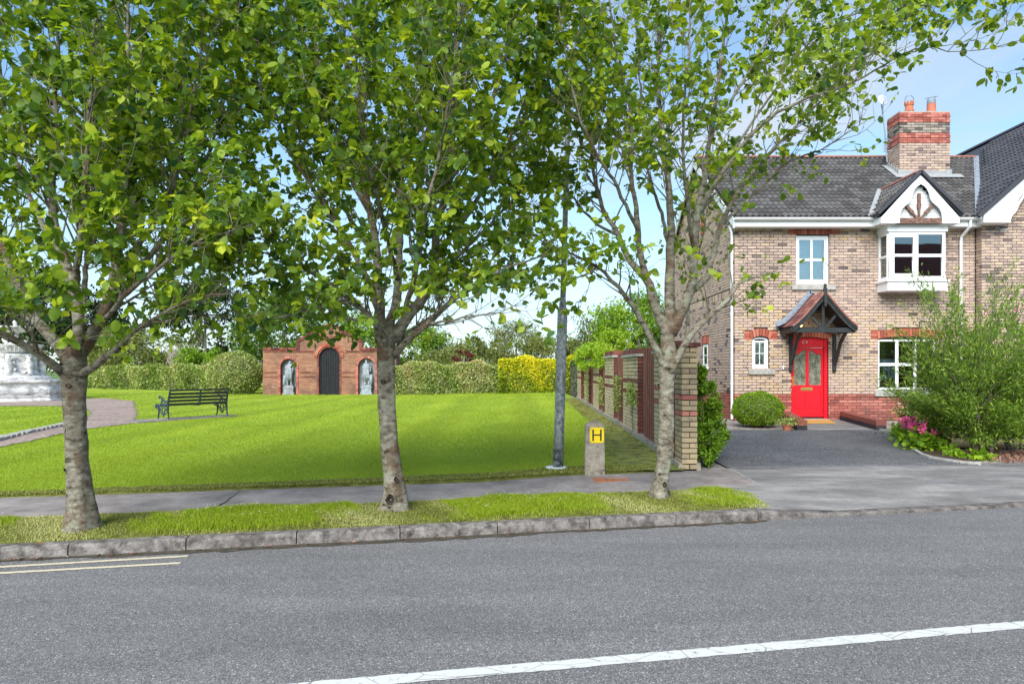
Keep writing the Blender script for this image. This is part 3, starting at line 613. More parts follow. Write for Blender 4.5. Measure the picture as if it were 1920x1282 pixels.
# ================================================================ brickwork
BR = {}
def brick_obj_mesh(mk, k, ln=.212, hh=.062, dp=.09):
    key = (mk, k)
    if key not in BR:
        b = MB(); x = ln/2-.0005; z = hh/2; c_ = .004
        b.add([(-x, 0.002, -z), (x, 0.002, -z), (x, 0.002, z), (-x, 0.002, z), (-x+c_, -.002, -z+c_), (x-c_, -.002, -z+c_), (x-c_, -.002, z-c_), (-x+c_, -.002, z-c_), (-x, dp, -z), (x, dp, -z), (x, dp, z), (-x, dp, z)],
              [(4, 5, 6, 7), (0, 1, 5, 4), (1, 2, 6, 5), (2, 3, 7, 6), (3, 0, 4, 7), (0, 8, 9, 1), (1, 9, 10, 2), (2, 10, 11, 3), (3, 11, 8, 0)], (k+.5)/6)
        BR[key] = b.mesh('brick', M[mk])
    return BR[key]
def brickwork(parent, O, U, NV, length, z0, nc, spans, matfn, tonefn, want=0, wantkey=None, start=0., pitch=.225, ch=.075, depth=.09, joined='brickwork', offs=0, mats=None, jit=.003):
    """Stretcher bond on the plane through O along U (unit), outward NV. spans(z) -> openings [(u0,u1)]. """
    U = Vector(U); NV = Vector(NV); O = Vector(O); pieces = []
    for c_ in range(nc):
        z = z0+c_*ch+ch/2; cuts = sorted(spans(z)) if spans else []
        free = []; a = 0.
        for (s0, s1) in cuts:
            if s1 <= 0 or s0 >= length: continue
            if s0 > a+.02: free.append((a, min(s0, length)))
            a = max(a, s1)
        if a < length-.02: free.append((a, length))
        base = start+(pitch/2 if (c_+offs) % 2 else 0)
        k0 = int(math.floor(-base/pitch))-1; k1 = int(math.ceil((length-base)/pitch))+1
        for k in range(k0, k1):
            b0 = base+k*pitch; b1 = b0+pitch-.013
            for (f0, f1) in free:
                e0 = max(b0, f0); e1 = min(b1, f1)
                if e1-e0 > .012: pieces.append(((e0+e1)/2, z, e1-e0, b1-b0 < e1-e0+.002))
    full = []
    if want:
        cand = [i for i, p in enumerate(pieces) if p[3]]
        if wantkey: cand = [i for i in cand if wantkey(pieces[i][0], pieces[i][1]) is not None]; cand.sort(key=lambda i: wantkey(pieces[i][0], pieces[i][1]))
        full = set(cand[:want])
    mats = mats or []; mb = MB(); rz = math.atan2(NV.y, NV.x)+math.pi/2
    for i, (uc, z, ln, fl) in enumerate(pieces):
        mk = matfn(uc, z); tn = tonefn(uc, z); pr = (random.random()-.5)*2*jit
        c_ = O+U*uc+NV*pr; c_.z = z
        if i in full if want else False:
            o = link('brick', brick_obj_mesh(mk, min(5, int(tn*6))), parent); o.location = c_; o.rotation_euler = (0, 0, rz)
        else:
            if mk not in mats: mats.append(mk)
            mi = mats.index(mk); x = ln/2; h2 = ch/2-.0065; q = U*x; f = c_+NV*.002; bk = c_-NV*depth
            vs = [f-q, f+q, f+q, f-q, bk-q, bk+q, bk+q, bk-q]; zz = [-h2, -h2, h2, h2]*2
            vs = [(v_.x, v_.y, z+dz) for v_, dz in zip(vs, zz)]
            mb.add(vs, [(0, 1, 2, 3), (0, 4, 5, 1), (1, 5, 6, 2), (2, 6, 7, 3), (3, 7, 4, 0)], tn, mi)
    if mb.V: mb.build(joined, [M[k] for k in mats], parent, kind='stuff')
def soldiers(mb, x0, x1, z0, z1, n, y, arc=0, fan=0, dep=.1, mi=0, proud=.004):
    """n upright bricks between x0..x1; arc lifts the middle, fan tilts the ends outwards"""
    for i in range(n):
        a = -1+2*i/n; b = -1+2*(i+1)/n; cx_ = (x0+x1)/2; hw = (x1-x0)/2
        def P_(t, top): 
            s_ = t*(1+(fan if top else 0)); return cx_+hw*s_, (z1 if top else z0)+arc*(1-t*t)
        gp_ = .006/hw
        a += gp_; b -= gp_
        p = [P_(a, 0), P_(b, 0), P_(b, 1), P_(a, 1)]
        yv = y-proud-random.random()*.003
        mb.add([(q[0], yv, q[1]) for q in p]+[(q[0], y+dep, q[1]) for q in p], [(0, 1, 2, 3), (0, 4, 5, 1), (1, 5, 6, 2), (2, 6, 7, 3), (3, 7, 4, 0)], random.random(), mi)
# ================================================================ the house
HY = 17.66; HX0, HX1 = 5.56, 11.76; HB = 25.14; RY, RZ = 21.4, 8.2; EY, EZ = 17.33, 5.46; SL = (RZ-EZ)/(RY-EY)
house = thing('brick_house', 'two storey buff brick house with a red front door and grey tiled roof', 'house', (8.6, 21, .29))
W1 = (7.139, 8.004, 3.799, 5.062); WS = (6.007, 6.441, 1.614, 2.44); WD = (7.021, 7.981, .317, 2.42); WG = (9.27, 10.78, 1.062, 2.372); WB = (9.26, 10.72, 3.62, 5.3)
def spans(z):
    r_ = []
    for (a, b, c_, d_) in (W1, WG, WB, WD): 
        if c_ < z < d_: r_.append((a-HX0, b-HX0))
    if WS[2] < z < 2.36: r_.append((WS[0]-HX0, WS[1]-HX0))
    if 5.083 < z < 5.24: r_.append((6.93-HX0, 8.26-HX0))
    if 2.36 < z < 2.59: r_.append((5.80-HX0, 6.66-HX0))
    elif 2.59 <= z < 2.66: r_.append((6.05-HX0, 6.41-HX0))
    if 2.42 < z < 2.60: r_.append((6.86-HX0, 8.13-HX0))
    if 2.372 < z < 2.60: r_.append((9.07-HX0, 10.98-HX0))
    elif 2.60 <= z < 2.655: r_.append((9.65-HX0, 10.40-HX0))
    if WD[2]-.1 < z < .36: r_.append((7.0-HX0, 8.0-HX0))
    # merge
    r_.sort(); o = []
    for s_ in r_:
        if o and s_[0] < o[-1][1]: o[-1] = (o[-1][0], max(o[-1][1], s_[1]))
        else: o.append(s_)
    return o
def fmat(u_, z): return 'blackbrick' if z < .285 else ('red' if z < .957 else 'buff')
def ftone(u_, z):
    if z < .957: return random.random()
    r_ = random.random()
    if r_ < .035: return random.uniform(0, .2)
    if z > 3.1 and z < 4.95: return min(1, max(.18, random.gauss(.45, .10)))      # a pinker batch
    return min(1, max(.12, random.gauss(.64, .15)))
# mortar body as a plate with openings
wb = plate('wall', [rect(HX0+.012, HX1+.3, 0, 5.42), rect(*W1), rect(WG[0], WG[1], WG[2], WG[3]+.03), rect(*WB), rect(WD[0], WD[1], .25, 2.43), arch(WS[0], WS[1], WS[2], 2.35, 2.44)], HY+.010, HY+.30, M['mortar'], house)
brickwork(wb, (HX0, HY, 0), (1, 0, 0), (0, -1, 0), HX1-HX0, .132, 68, spans, fmat, ftone, want=300, wantkey=lambda u_, z: (u_+HX0)**2+(z-1.6)**2 if z > .95 else None)
# side wall, up to the gable
sw = MB()
sw.add([(HX0+.012, HY+.012, 0), (HX0+.012, HB, 0), (HX0+.012, HB, 5.3), (HX0+.012, RY, RZ-.12), (HX0+.012, HY+.012, 5.45), (HX0+.3, HY+.3, 0), (HX0+.3, HB, 0), (HX0+.3, HB, 5.3), (HX0+.3, RY, RZ-.12), (HX0+.3, HY+.3, 5.45)], [(0, 1, 2, 3, 4), (5, 9, 8, 7, 6), (0, 5, 6, 1), (1, 6, 7, 2), (2, 7, 8, 3), (3, 8, 9, 4)])
swo = sw.build('side_wall', M['mortarlight'], house)
def sspan(z):
    r_ = []
    if z > 5.3:
        h_ = max(0, (RZ-.1-z)/SL); a = RY-h_-HY; b = RY+h_-HY; r_ += [(-1, a), (b, 99)]
    if 1.69 < z < 2.32: r_.append((2.55, 3.05))
    if 2.32 <= z < 2.62: r_.append((2.38, 3.22))
    if 3.50 < z < 3.70: r_.append((0, 7.5))
    if 5.70 < z < 6.30: r_.append((3.0, 3.35))
    return sorted(r_)
brickwork(swo, (HX0, HY, 0), (0, 1, 0), (-1, 0, 0), HB-HY, .132, 108, sspan, lambda u_, z: 'red' if z < .957 else 'buff', lambda u_, z: random.random()*.12 if random.random() < .1 else min(1, max(.2, random.gauss(.55, .13))), offs=1, start=.1125)
sm = MB()
for i in range(100):
    y = HY+i*.075; sm.box(HX0-.006, HX0+.09, y+.005, y+.070, 3.506, 3.70, random.random())
sm.build('soldier_course', M['buff'], swo, kind='stuff')
sm = MB()
for i in range(11): 
    y = HY+2.38+i*.0765; a = .04*math.sin(math.pi*i/10); sm.box(HX0-.008, HX0+.09, y+.005, y+.070, 2.33+a, 2.55+a, random.random())
sm.box(HX0-.008, HX0+.09, HY+2.78, HY+2.86, 2.60, 2.72)
for z0_ in (5.72, 5.95, 6.15): sm.box(HX0-.008, HX0+.09, HY+3.0, HY+3.35, z0_, z0_+.13, .6)
sm.build('window_head', M['orange'], swo, kind='stuff')
# --- slit window of the side wall
m = MB()
for (a, b, c_, d_) in ((2.56, 2.61, 1.70, 2.33), (2.99, 3.04, 1.70, 2.33), (2.61, 2.99, 1.70, 1.76), (2.61, 2.99, 2.27, 2.33), (2.61, 2.99, 2.0, 2.03)): m.box(HX0-.010, HX0+.010, HY+a, HY+b, c_, d_)
m.box(HX0-.05, HX0+.05, HY+2.48, HY+3.12, 1.60, 1.69); swn = m.build('side_window', M['white'], swo)
m = MB(); m.box(HX0+.002, HX0+.008, HY+2.6, HY+3.0, 1.75, 2.28); m.build('pane', M['glass'], house)
# --- windows
def window(parent, X0, X1, Z0, Z1, y, cols, rows, fw=.055, bar=.028, archh=0, blind=None, sash=True, mat='white', dep=.06):
    outer = arch(X0, X1, Z0, Z1-archh, Z1) if archh else rect(X0, X1, Z0, Z1)
    inner = arch(X0+fw, X1-fw, Z0+fw*1.25, Z1-archh-fw*.5, Z1-fw) if archh else rect(X0+fw, X1-fw, Z0+fw*1.25, Z1-fw)
    fr_ = plate('window', [outer, inner], y, y+dep, M[mat], parent)
    x0, x1, z0, z1 = X0+fw, X1-fw, Z0+fw*1.25, Z1-fw
    if sash:
        plate('sash', [rect(x0+.004, x1-.004, z0+.004, z1-.004) if not archh else rect(x0+.004, x1-.004, z0+.004, z1-archh*.6), rect(x0+.045, x1-.045, z0+.05, z1-.045-archh*.6)], y+.012, y+dep-.004, M[mat], fr_)
        x0 += .045; x1 -= .045; z0 += .05; z1 -= .045+archh*.6
    for i in range(cols):
        for j in range(rows):
            a = x0+(x1-x0)*i/cols+(bar/2 if i else 0); b = x0+(x1-x0)*(i+1)/cols-(bar/2 if i < cols-1 else 0)
            c_ = z0+(z1-z0)*j/rows+(bar/2 if j else 0); d_ = z0+(z1-z0)*(j+1)/rows-(bar/2 if j < rows-1 else 0)
            p = MB(); p.box(a-.004, b+.004, y+.03, y+.036, c_-.004, d_+.004); p.build('pane', M['glass'], fr_)
    gb = MB()
    for i in range(1, cols): gb.box(x0+(x1-x0)*i/cols-bar/2, x0+(x1-x0)*i/cols+bar/2, y+.016, y+.050, z0-.01, z1+.01)
    for j in range(1, rows): gb.box(x0-.01, x1+.01, y+.018, y+.048, z0+(z1-z0)*j/rows-bar/2, z0+(z1-z0)*j/rows+bar/2)
    if gb.V: gb.build('glazing_bar', M[mat], fr_, kind='stuff')
    return fr_
def sill(parent, X0, X1, Z0, Z1, y, proud=.06):
    s_ = MB(); s_.add([(X0, y-proud, Z0), (X1, y-proud, Z0), (X1, y-proud, Z1-.02), (X0, y-proud, Z1-.02), (X0, y+.10, Z0), (X1, y+.10, Z0), (X1, y+.10, Z1), (X0, y+.10, Z1)], [(0, 1, 2, 3), (1, 5, 6, 2), (4, 0, 3, 7), (3, 2, 6, 7), (0, 4, 5, 1), (5, 4, 7, 6)])
    return s_.build('window_sill', M['concrete'], parent)
wf = window(house, W1[0]+.004, W1[1]-.004, W1[2], W1[3]-.004, HY+.055, 2, 2, .06, .055); sill(wf, 7.02, 8.146, 3.650, 3.795, HY)
wf = window(house, WS[0]+.004, WS[1]-.004, WS[2], 2.435, HY+.055, 2, 2, .05, .016, archh=.08); sill(wf, 5.903, 6.579, 1.470, 1.61, HY)
wf = window(house, WG[0]+.004, WG[1]-.004, WG[2], WG[3], HY+.055, 3, 2, .05, .075, sash=False); sill(wf, 9.159, 10.9, .905, 1.058, HY)
# interior: blind, curtains, dim rooms
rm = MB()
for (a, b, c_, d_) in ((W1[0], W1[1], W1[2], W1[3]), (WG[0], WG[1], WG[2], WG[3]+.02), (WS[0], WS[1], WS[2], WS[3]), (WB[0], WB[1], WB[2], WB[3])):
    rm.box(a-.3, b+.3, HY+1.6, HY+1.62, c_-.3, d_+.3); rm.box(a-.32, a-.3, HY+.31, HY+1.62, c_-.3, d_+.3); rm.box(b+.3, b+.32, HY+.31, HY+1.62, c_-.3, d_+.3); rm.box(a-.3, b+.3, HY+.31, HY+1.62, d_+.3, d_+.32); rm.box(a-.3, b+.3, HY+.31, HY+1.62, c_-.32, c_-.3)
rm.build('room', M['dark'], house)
cu = MB(); cu.box(W1[0]+.02, W1[1]-.02, HY+.32, HY+.33, W1[2], W1[3]); cu.build('blind', M['curtain'], house)
def curtain(x0, x1, z0, z1, y, parent):
    k = 24; V = []; 
    for i in range(k+1):
        x = x0+(x1-x0)*i/k; yy = y+.025*math.sin(i*1.9); V += [(x, yy, z0), (x, yy, z1)]
    return link('curtain', np_mesh('curtain', V, [(2*i, 2*i+2, 2*i+3, 2*i+1) for i in range(k)], M['curtain']), parent)
# --- brick lintels and arches
ar = MB(); soldiers(ar, 7.10, 8.045, 5.085, 5.235, 12, HY)
for (a, b) in ((6.93, 7.095), (8.05, 8.255)):
    for z in (5.085, 5.162): ar.box(a+.004, b-.004, HY-.004, HY+.09, z, z+.068, random.random())
ar.build('window_head', M['orange'], wb, kind='stuff')
ar = MB(); soldiers(ar, 5.97, 6.48, 2.37, 2.56, 7, HY, arc=.095, fan=.22)
for (a, b, t_) in ((5.80, 5.955, 0), (6.50, 6.66, 1)):
    for z in (2.36, 2.436, 2.512): ar.box(a+.004-.02*t_*(z > 2.4), b+(.0 if t_ else -.02*(z > 2.4)), HY-.004, HY+.09, z, z+.068, random.random())
ar.build('arch_bricks', M['orange'], wb, kind='stuff')
ar = MB(); soldiers(ar, 7.0, 8.0, 2.37, 2.50, 13, HY, arc=.065, fan=.06)
for (a, b) in ((6.86, 6.97), (8.03, 8.13)):
    for z in (2.42, 2.50): ar.box(a+.004, b-.004, HY-.004, HY+.09, z, z+.068, random.random())
ar.build('arch_bricks', M['orange'], wb, kind='stuff')
ar = MB(); soldiers(ar, 9.25, 10.80, 2.385, 2.585, 19, HY, arc=.07, fan=.03)
for (a, b) in ((9.07, 9.235), (10.83, 10.98)):
    for z in (2.376, 2.452, 2.528): ar.box(a+.004, b-.004, HY-.004, HY+.09, z, z+.068, random.random())
ar.build('arch_bricks', M['orange'], wb, kind='stuff')
# --- door
dr = MB(); dr.box(WD[0]+.002, WD[0]+.06, HY+.07, HY+.17, .317, 2.40); dr.box(WD[1]-.085, WD[1]-.002, HY+.05, HY+.17, .317, 2.40); dr.box(WD[0]+.06, WD[1]-.085, HY+.10, HY+.17, 2.16, 2.40); 
dframe = dr.build('door_frame', M['door'], house)
plate('fanlight_panel', [[(WD[0]+.01, 2.16)]+[(WD[1]-.01, 2.16)]+[(WD[1]-.01-(WD[1]-WD[0]-.02)*i/10, 2.375+.065*math.sin(math.pi*i/10)) for i in range(11)]], HY+.085, HY+.10, M['door'], dframe)
text('door_number', 'C\u00b79', .10, 7.40, HY+.078, 2.265, M['steel'], dframe)
dx0, dx1, dz0, dz1 = WD[0]+.06, WD[1]-.085, .35, 2.155; dm = (dx0+dx1)/2-.008
def ogee(x0, x1, z0, zl, zh, rise_right):
    pts = [(x0, z0), (x1, z0)]; k = 12
    for i in range(k+1):
        t_ = i/k; x = x1+(x0-x1)*t_; s_ = (1-t_) if rise_right else t_
        e = max(0, min(1, (s_-.25)/.65)); e = e*e*(3-2*e); pts.append((x, zl+(zh-zl)*e))
    return pts
gl1 = ogee(dx0+.055, dm-.038, 1.185, 2.02-.03, 2.02+.075, True); gl2 = ogee(dm+.038, dx1-.06, 1.185, 2.02-.03, 2.02+.075, False)
leaf = plate('door', [rect(dx0+.003, dx1-.003, dz0, dz1), gl1, gl2, rect(dx0+.06, dm-.045, .52, 1.0), rect(dm+.045, dx1-.065, .52, 1.0)], HY+.115, HY+.155, M['door'], house)
for q in (gl1, gl2): plate('pane', [q], HY+.13, HY+.136, M['obscured'], leaf)
for (a, b) in ((dx0+.06, dm-.045), (dm+.045, dx1-.065)): plate('panel', [rect(a+.002, b-.002, .522, .998)], HY+.128, HY+.15, M['door'], leaf); plate('panel_field', [rect(a+.035, b-.035, .56, .96)], HY+.120, HY+.128, M['door'], leaf)
wbrd = MB(); wbrd.box(dx0+.01, dx1-.01, HY+.085, HY+.115, .375, .425); wbrd.build('weather_board', M['door'], leaf)
lp = MB(); lp.box(7.31, 7.61, HY+.105, HY+.115, 1.045, 1.125); lp.box(7.335, 7.585, HY+.098, HY+.105, 1.062, 1.108); lp.build('letter_box', M['brass'], leaf)
hd = MB(); hd.box(7.095, 7.123, HY+.107, HY+.115, 1.15, 1.40); hd.tube([(7.108, HY+.107, 1.302), (7.108, HY+.07, 1.302), (7.235, HY+.066, 1.295)], .009, 8); hd.build('handle', M['brass'], leaf)
bp = MB(); bp.box(6.79, 6.82, HY-.022, HY-.003, 1.60, 1.70); bp.box(6.798, 6.812, HY-.026, HY-.022, 1.64, 1.66); bp.build('doorbell', M['white'], house)
ds = MB(); ds.box(WD[0]-.02, WD[1]+.02, HY-.03, HY+.17, .20, .317); ds.build('doorstep', M['concrete'], house)
# --- bay window
BY = 17.17; BX0, BX1 = 9.26, 10.72
bay = MB(); bay.box(BX0-.03, BX1+.03, BY-.03, HY-.002, 5.06, 5.245); bay.build('bay_fascia', M['white'], house); bay = MB(); bay.box(BX0-.02, BX1+.02, BY-.02, HY-.002, 3.575, 3.80); bay.box(BX0-.06, BX1+.06, BY-.06, HY-.002, 3.80, 3.845)
for z in (3.65, 3.725): bay.box(BX0-.022, BX1+.022, BY-.023, BY-.019, z, z+.003)
bayo = bay.build('bay_casing', M['white'], house)
wf = window(bayo, BX0+.02, BX1-.02, 3.845, 5.06, BY, 2, 2, .075, .075, sash=False)
plate('sash', [rect(BX0+.10, (BX0+BX1)/2-.042, 3.945, 4.98), rect(BX0+.16, (BX0+BX1)/2-.10, 4.005, 4.92), ], BY+.004, BY+.05, M['white'], bayo)
sb = MB(); sb.box(BX0+.12, (BX0+BX1)/2-.06, BY+.006, BY+.05, 4.435, 4.485); sb.build('sash_rail', M['white'], bayo)
for xs_ in (BX0, BX1-.06):
    sd = MB()
    for (a, b, c_, d_) in ((BY, BY+.08, 3.845, 5.06), (HY-.08, HY-.004, 3.845, 5.06), (BY+.08, HY-.08, 3.845, 3.93), (BY+.08, HY-.08, 4.98, 5.06), (BY+.08, HY-.08, 4.42, 4.48)): sd.box(xs_+(.0 if xs_ == BX0 else .005), xs_+.055, a+(.061 if a == BY else 0), b, c_, d_)
    sd.build('side_frame', M['white'], bayo)
for xs_ in (BX0+.02, BX1-.04):
    for (c_, d_) in ((3.93, 4.42), (4.48, 4.98)): p = MB(); p.box(xs_, xs_+.006, BY+.075, HY-.075, c_-.005, d_+.005); p.build('pane', M['glass'], bayo)
curtain(10.12, 10.68, 3.85, 5.05, BY+.35, bayo)
# --- roof tiles
def tile_mesh(mk, k, wv=.3, ln=.34, nw=12, amp=.042, rolls=2, thick=.034):
    b = MB(); V = []
    for j, (s_, dz) in enumerate(((0, .030), (1, .0))):
        for i in range(nw+1):
            x = wv*i/nw; h_ = amp*(.5+.5*math.cos(2*math.pi*rolls*i/nw))**1.3; V.append((x, s_*ln, dz+h_))
    for i in range(nw+1):
        x = wv*i/nw; h_ = amp*(.5+.5*math.cos(2*math.pi*rolls*i/nw))**1.3; V.append((x, 0.004, dz+h_+.030-thick))
    q = nw+1; Fc = [(i, i+1, q+i+1, q+i) for i in range(nw)]+[(2*q+i, 2*q+i+1, i+1, i) for i in range(nw)]
    b.add(V, Fc, (k+.5)/4); return b.mesh('roof_tile', M[mk], smooth=False)
def tile_roof(parent, O, U, S, mk, width_fn, rows, gauge, cols, x0, want, keyfn, keep=None, pitchw=.3, thing_=None):
    """O eaves origin; U along the eaves; S unit vector up the slope."""
    O = Vector(O); U = Vector(U).normalized(); S = Vector(S).normalized(); Nn = U.cross(S).normalized()
    if Nn.z < 0: Nn = -Nn
    tm = [tile_mesh(mk, k, wv=pitchw, ln=gauge+.03) for k in range(4)]
    cand = []
    for r_ in range(rows):
        for c_ in range(cols):
            p = O+S*(r_*gauge)+U*(x0+c_*pitchw+(pitchw/2 if r_ % 2 else 0)*0)
            ctr = p+U*pitchw/2+S*gauge/2
            if keep is None or keep(ctr): cand.append((keyfn(ctr), p))
    cand.sort(key=lambda a: a[0])
    B = Matrix(((U.x, S.x, Nn.x, 0), (U.y, S.y, Nn.y, 0), (U.z, S.z, Nn.z, 0), (0, 0, 0, 1)))
    rest = MB()
    for i, (k_, p) in enumerate(cand):
        Mx = Matrix.Translation(p+Nn*(.012+random.random()*.004)) @ B @ Matrix.Rotation(random.uniform(-.006, .006), 4, 'Z')
        if i < want:
            o = link('roof_tile', tm[random.randrange(4)], parent); o.matrix_basis = Mx
        else:
            me = tm[0]; rest.add([Mx @ v_.co for v_ in me.vertices], [tuple(p_.vertices) for p_ in me.polygons], (random.randrange(4)+.5)/4)
    if rest.V: rest.build('further_tiles', M[mk], parent, kind='stuff')
def slab(mb, pts, th, tone=.5):   # a thick sheet from a polygon
    P_ = [Vector(p) for p in pts]; nn = (P_[1]-P_[0]).cross(P_[2]-P_[0]).normalized()
    if nn.z < 0: nn = -nn
    k = len(P_); mb.add([tuple(p) for p in P_]+[tuple(p-nn*th) for p in P_], [tuple(range(k)), tuple(range(k, 2*k))[::-1]]+[(i, (i+1) % k, (i+1) % k+k, i+k) for i in range(k)], tone)
rf = MB(); VX = 11.63
slab(rf, [(HX0-.12, EY, EZ), (VX, EY, EZ), (14.3, RY, RZ), (HX0-.12, RY, RZ)], .05); slab(rf, [(HX0-.12, RY, RZ), (14.3, RY, RZ), (14.3, 2*RY-EY, EZ), (HX0-.12, 2*RY-EY, EZ)], .05)
roof = rf.build('roof', M['tile2'], house)
sv = Vector((0, RY-EY, RZ-EZ)); slen = sv.length; gauge = .262
GX = 9.95; GZ = 6.47; GY = 17.0     # gablet over the bay: ridge X, ridge height, front plane
def keep_main(c_):
    xr = VX+(14.3-VX)*(c_.y-EY)/(RY-EY)
    if c_.x > xr-.02: return False
    if 11.04-.03 < c_.x < 12.5 and 19.87 < c_.y < 20.53: return False
    zs = GZ-abs(c_.x-GX)*.98
    return not (zs > c_.z+.02)
tile_roof(roof, (HX0-.12, EY-.05, EZ-.03), (1, 0, 0), sv, 'tile', None, int(slen/gauge)+1, gauge, 31, 0, 300, lambda c_: abs(c_.x-9.3)+.6*abs(c_.z-6.5), keep_main)
rg = MB()
for i in range(22):
    x = HX0-.12+i*.40
    if x > 13.9: break
    if 10.95 < x+.2 < 12.5 and False: continue
    pts = [(x+.003, 0), (x+.397, 0)]; k = 8; V = []
    for e in (0, 1):
        for j in range(k+1):
            a = math.pi*(.08+.84*j/k); V.append((pts[e][0], RY-.12*math.cos(a), RZ-.01+.10*math.sin(a)))
    q = k+1; o = MB(); o.add(V, [(j, j+1, q+j+1, q+j) for j in range(k)]+[tuple(range(q)), tuple(range(q, 2*q))], random.random()); o.build('ridge_tile', M['ridgered'], roof)
# gutter, fascia, downpipes
gt = MB(); 
gt.box(HX0-.12, 9.28, EY+.03, EY+.05, 5.225, 5.42); gt.box(10.86, HX1-.05, EY+.03, EY+.05, 5.225, 5.42); gt.box(HX0-.10, 9.28, EY+.05, HY-.002, 5.225, 5.245); gt.box(10.86, HX1, EY+.05, HY-.002, 5.225, 5.245)
gt.build('fascia', M['white'], house)
def half_gutter(mb, x0, x1, y, z, r_=.06):
    k = 7; V = []
    for e in (x0, x1):
        for j in range(k+1): a = math.pi+math.pi*j/k; V.append((e, y+r_*math.cos(a), z+r_*math.sin(a)))
        for j in range(k+1): a = 2*math.pi-math.pi*j/k; V.append((e, y+(r_-.008)*math.cos(a), z+(r_-.008)*math.sin(a)))
    q = 2*(k+1); mb.add(V, [(j, (j+1) % q, q+(j+1) % q, q+j) for j in range(q)]+[tuple(range(q)), tuple(range(q, 2*q))]); mb.box(x0, x1, y-r_-.006, y-r_+.004, z-.012, z+.006)
gg = MB(); half_gutter(gg, HX0-.14, 9.27, EY-.035, 5.425); half_gutter(gg, 10.86, 11.62, EY-.035, 5.425); gg.build('gutter', M['white'], house)
dp = MB(); dp.tube([(HX0-.045, HY+.30, 5.35), (HX0-.05, HY+.09, 5.15), (HX0-.05, HY+.09, .3)], .034, 12)
for z in (1.2, 3.0, 4.6): dp.tube([(HX0-.05, HY+.09, z), (HX0-.05, HY+.09, z+.06)], .042, 12)
dp.build('downpipe', M['white'], house)
dp = MB(); dp.tube([(11.42, EY-.03, 5.38), (11.42, EY-.02, 5.22), (11.36, HY-.10, 5.0), (11.36, HY-.07, 4.9), (11.36, HY-.07, .3)], .036, 12)
for z in (1.2, 3.0, 4.78): dp.tube([(11.36, HY-.07, z), (11.36, HY-.07, z+.06)], .044, 12)
dp.build('downpipe', M['whiteold'], house)
# side barge boards
bb = MB(); 
for s_ in (0, 1):
    y1 = EY if not s_ else 2*RY-EY
    bb.add([(HX0-.14, y1, EZ-.28), (HX0-.14, y1, EZ-.04), (HX0-.14, RY, RZ-.02), (HX0-.14, RY, RZ-.26), (HX0-.11, y1, EZ-.28), (HX0-.11, y1, EZ-.04), (HX0-.11, RY, RZ-.02), (HX0-.11, RY, RZ-.26)], [(0, 1, 2, 3), (4, 7, 6, 5), (0, 4, 5, 1), (1, 5, 6, 2), (2, 6, 7, 3), (3, 7, 4, 0)])
bb.build('side_bargeboard', M['whiteold'], house)
# lead valley
vl = MB(); slab(vl, [(VX-.09, EY-.03, EZ+.09), (VX+.07, EY-.03, EZ+.09), (14.38, RY, RZ+.09), (14.22, RY, RZ+.09)], .02); vl.build('valley_lead', M['lead'], house)
# --- chimney
CX0, CX1, CY0, CY1 = 11.04, 12.50, 19.85, 20.525; CB = 7.0; CT = 9.07
ch_ = MB(); ch_.box(CX0+.012, CX1-.012, CY0+.012, CY1, 6.4, CT-.03); ch = ch_.build('chimney', M['mortar'], house)
def cmat(u_, z):
    k = int((CT-z)/.075); return 'red' if k < 4 or 8 <= k < 12 else ('buffdark' if k < 8 else 'buff')
nz = 27
def cjit(z): return 0
brickwork(ch, (CX0, CY0, 0), (1, 0, 0), (0, -1, 0), CX1-CX0, CT-nz*.075, nz, None, cmat, lambda u_, z: random.gauss(.34, .14) if z < 8.2 else random.random(), joined='brickwork', jit=.004)
brickwork(ch, (CX0, CY0, 0), (0, 1, 0), (-1, 0, 0), CY1-CY0, CT-nz*.075, nz, None, cmat, lambda u_, z: random.gauss(.5, .18), joined='side_brickwork', offs=1, jit=.004)
brickwork(ch, (CX1, CY0, 0), (0, 1, 0), (1, 0, 0), CY1-CY0, CT-nz*.075, nz, None, cmat, lambda u_, z: random.gauss(.5, .18), joined='side_brickwork', offs=1, jit=.004)
cb = MB()
for k in (1, 3, 9, 11):     # oversailing courses
    z = CT-k*.075-.075; 
    for i in range(13):
        x = CX0-.012+i*.1140; cb.box(x+.003, x+.110, CY0-.014, CY0+.05, z+.005, z+.070, random.random())
    for i in range(6): y = CY0-.014+i*.115; cb.box(CX0-.014, CX0+.05, y+.003, y+.110, z+.005, z+.070, random.random())
    for i in range(6): y = CY0-.014+i*.115; cb.box(CX1-.05, CX1+.014, y+.003, y+.110, z+.005, z+.070, random.random())
cb.build('oversailing_bricks', M['red'], ch, kind='stuff')
cc = MB(); cc.box(CX0+.01, CX1-.01, CY0+.01, CY1-.01, CT-.005, CT+.03); cc.build('cap', M['concrete'], ch)
fl = MB(); fl.box(CX0-.02, CX1+.02, CY0-.016, CY0+.02, 7.13, 7.36)
fl.box(CX0-.05, CX0+.13, CY0-.022, CY0+.01, 7.17, 7.40); fl.box(CX1-.13, CX1+.05, CY0-.022, CY0+.01, 7.17, 7.40)
for i in range(5):
    y = CY0+i*.135; z = 7.17+SL*(i*.135); fl.box(CX0-.024, CX0-.004, y, y+.125, z-.08, z+.24); fl.box(CX1+.004, CX1+.024, y, y+.125, z-.08, z+.24)
slab(fl, [(CX0-.2, CY0-.22, EZ+SL*(CY0-.22-EY)+.115), (CX1+.3, CY0-.22, EZ+SL*(CY0-.22-EY)+.115), (CX1+.3, CY0, EZ+SL*(CY0-EY)+.12), (CX0-.2, CY0, EZ+SL*(CY0-EY)+.12)], .015)
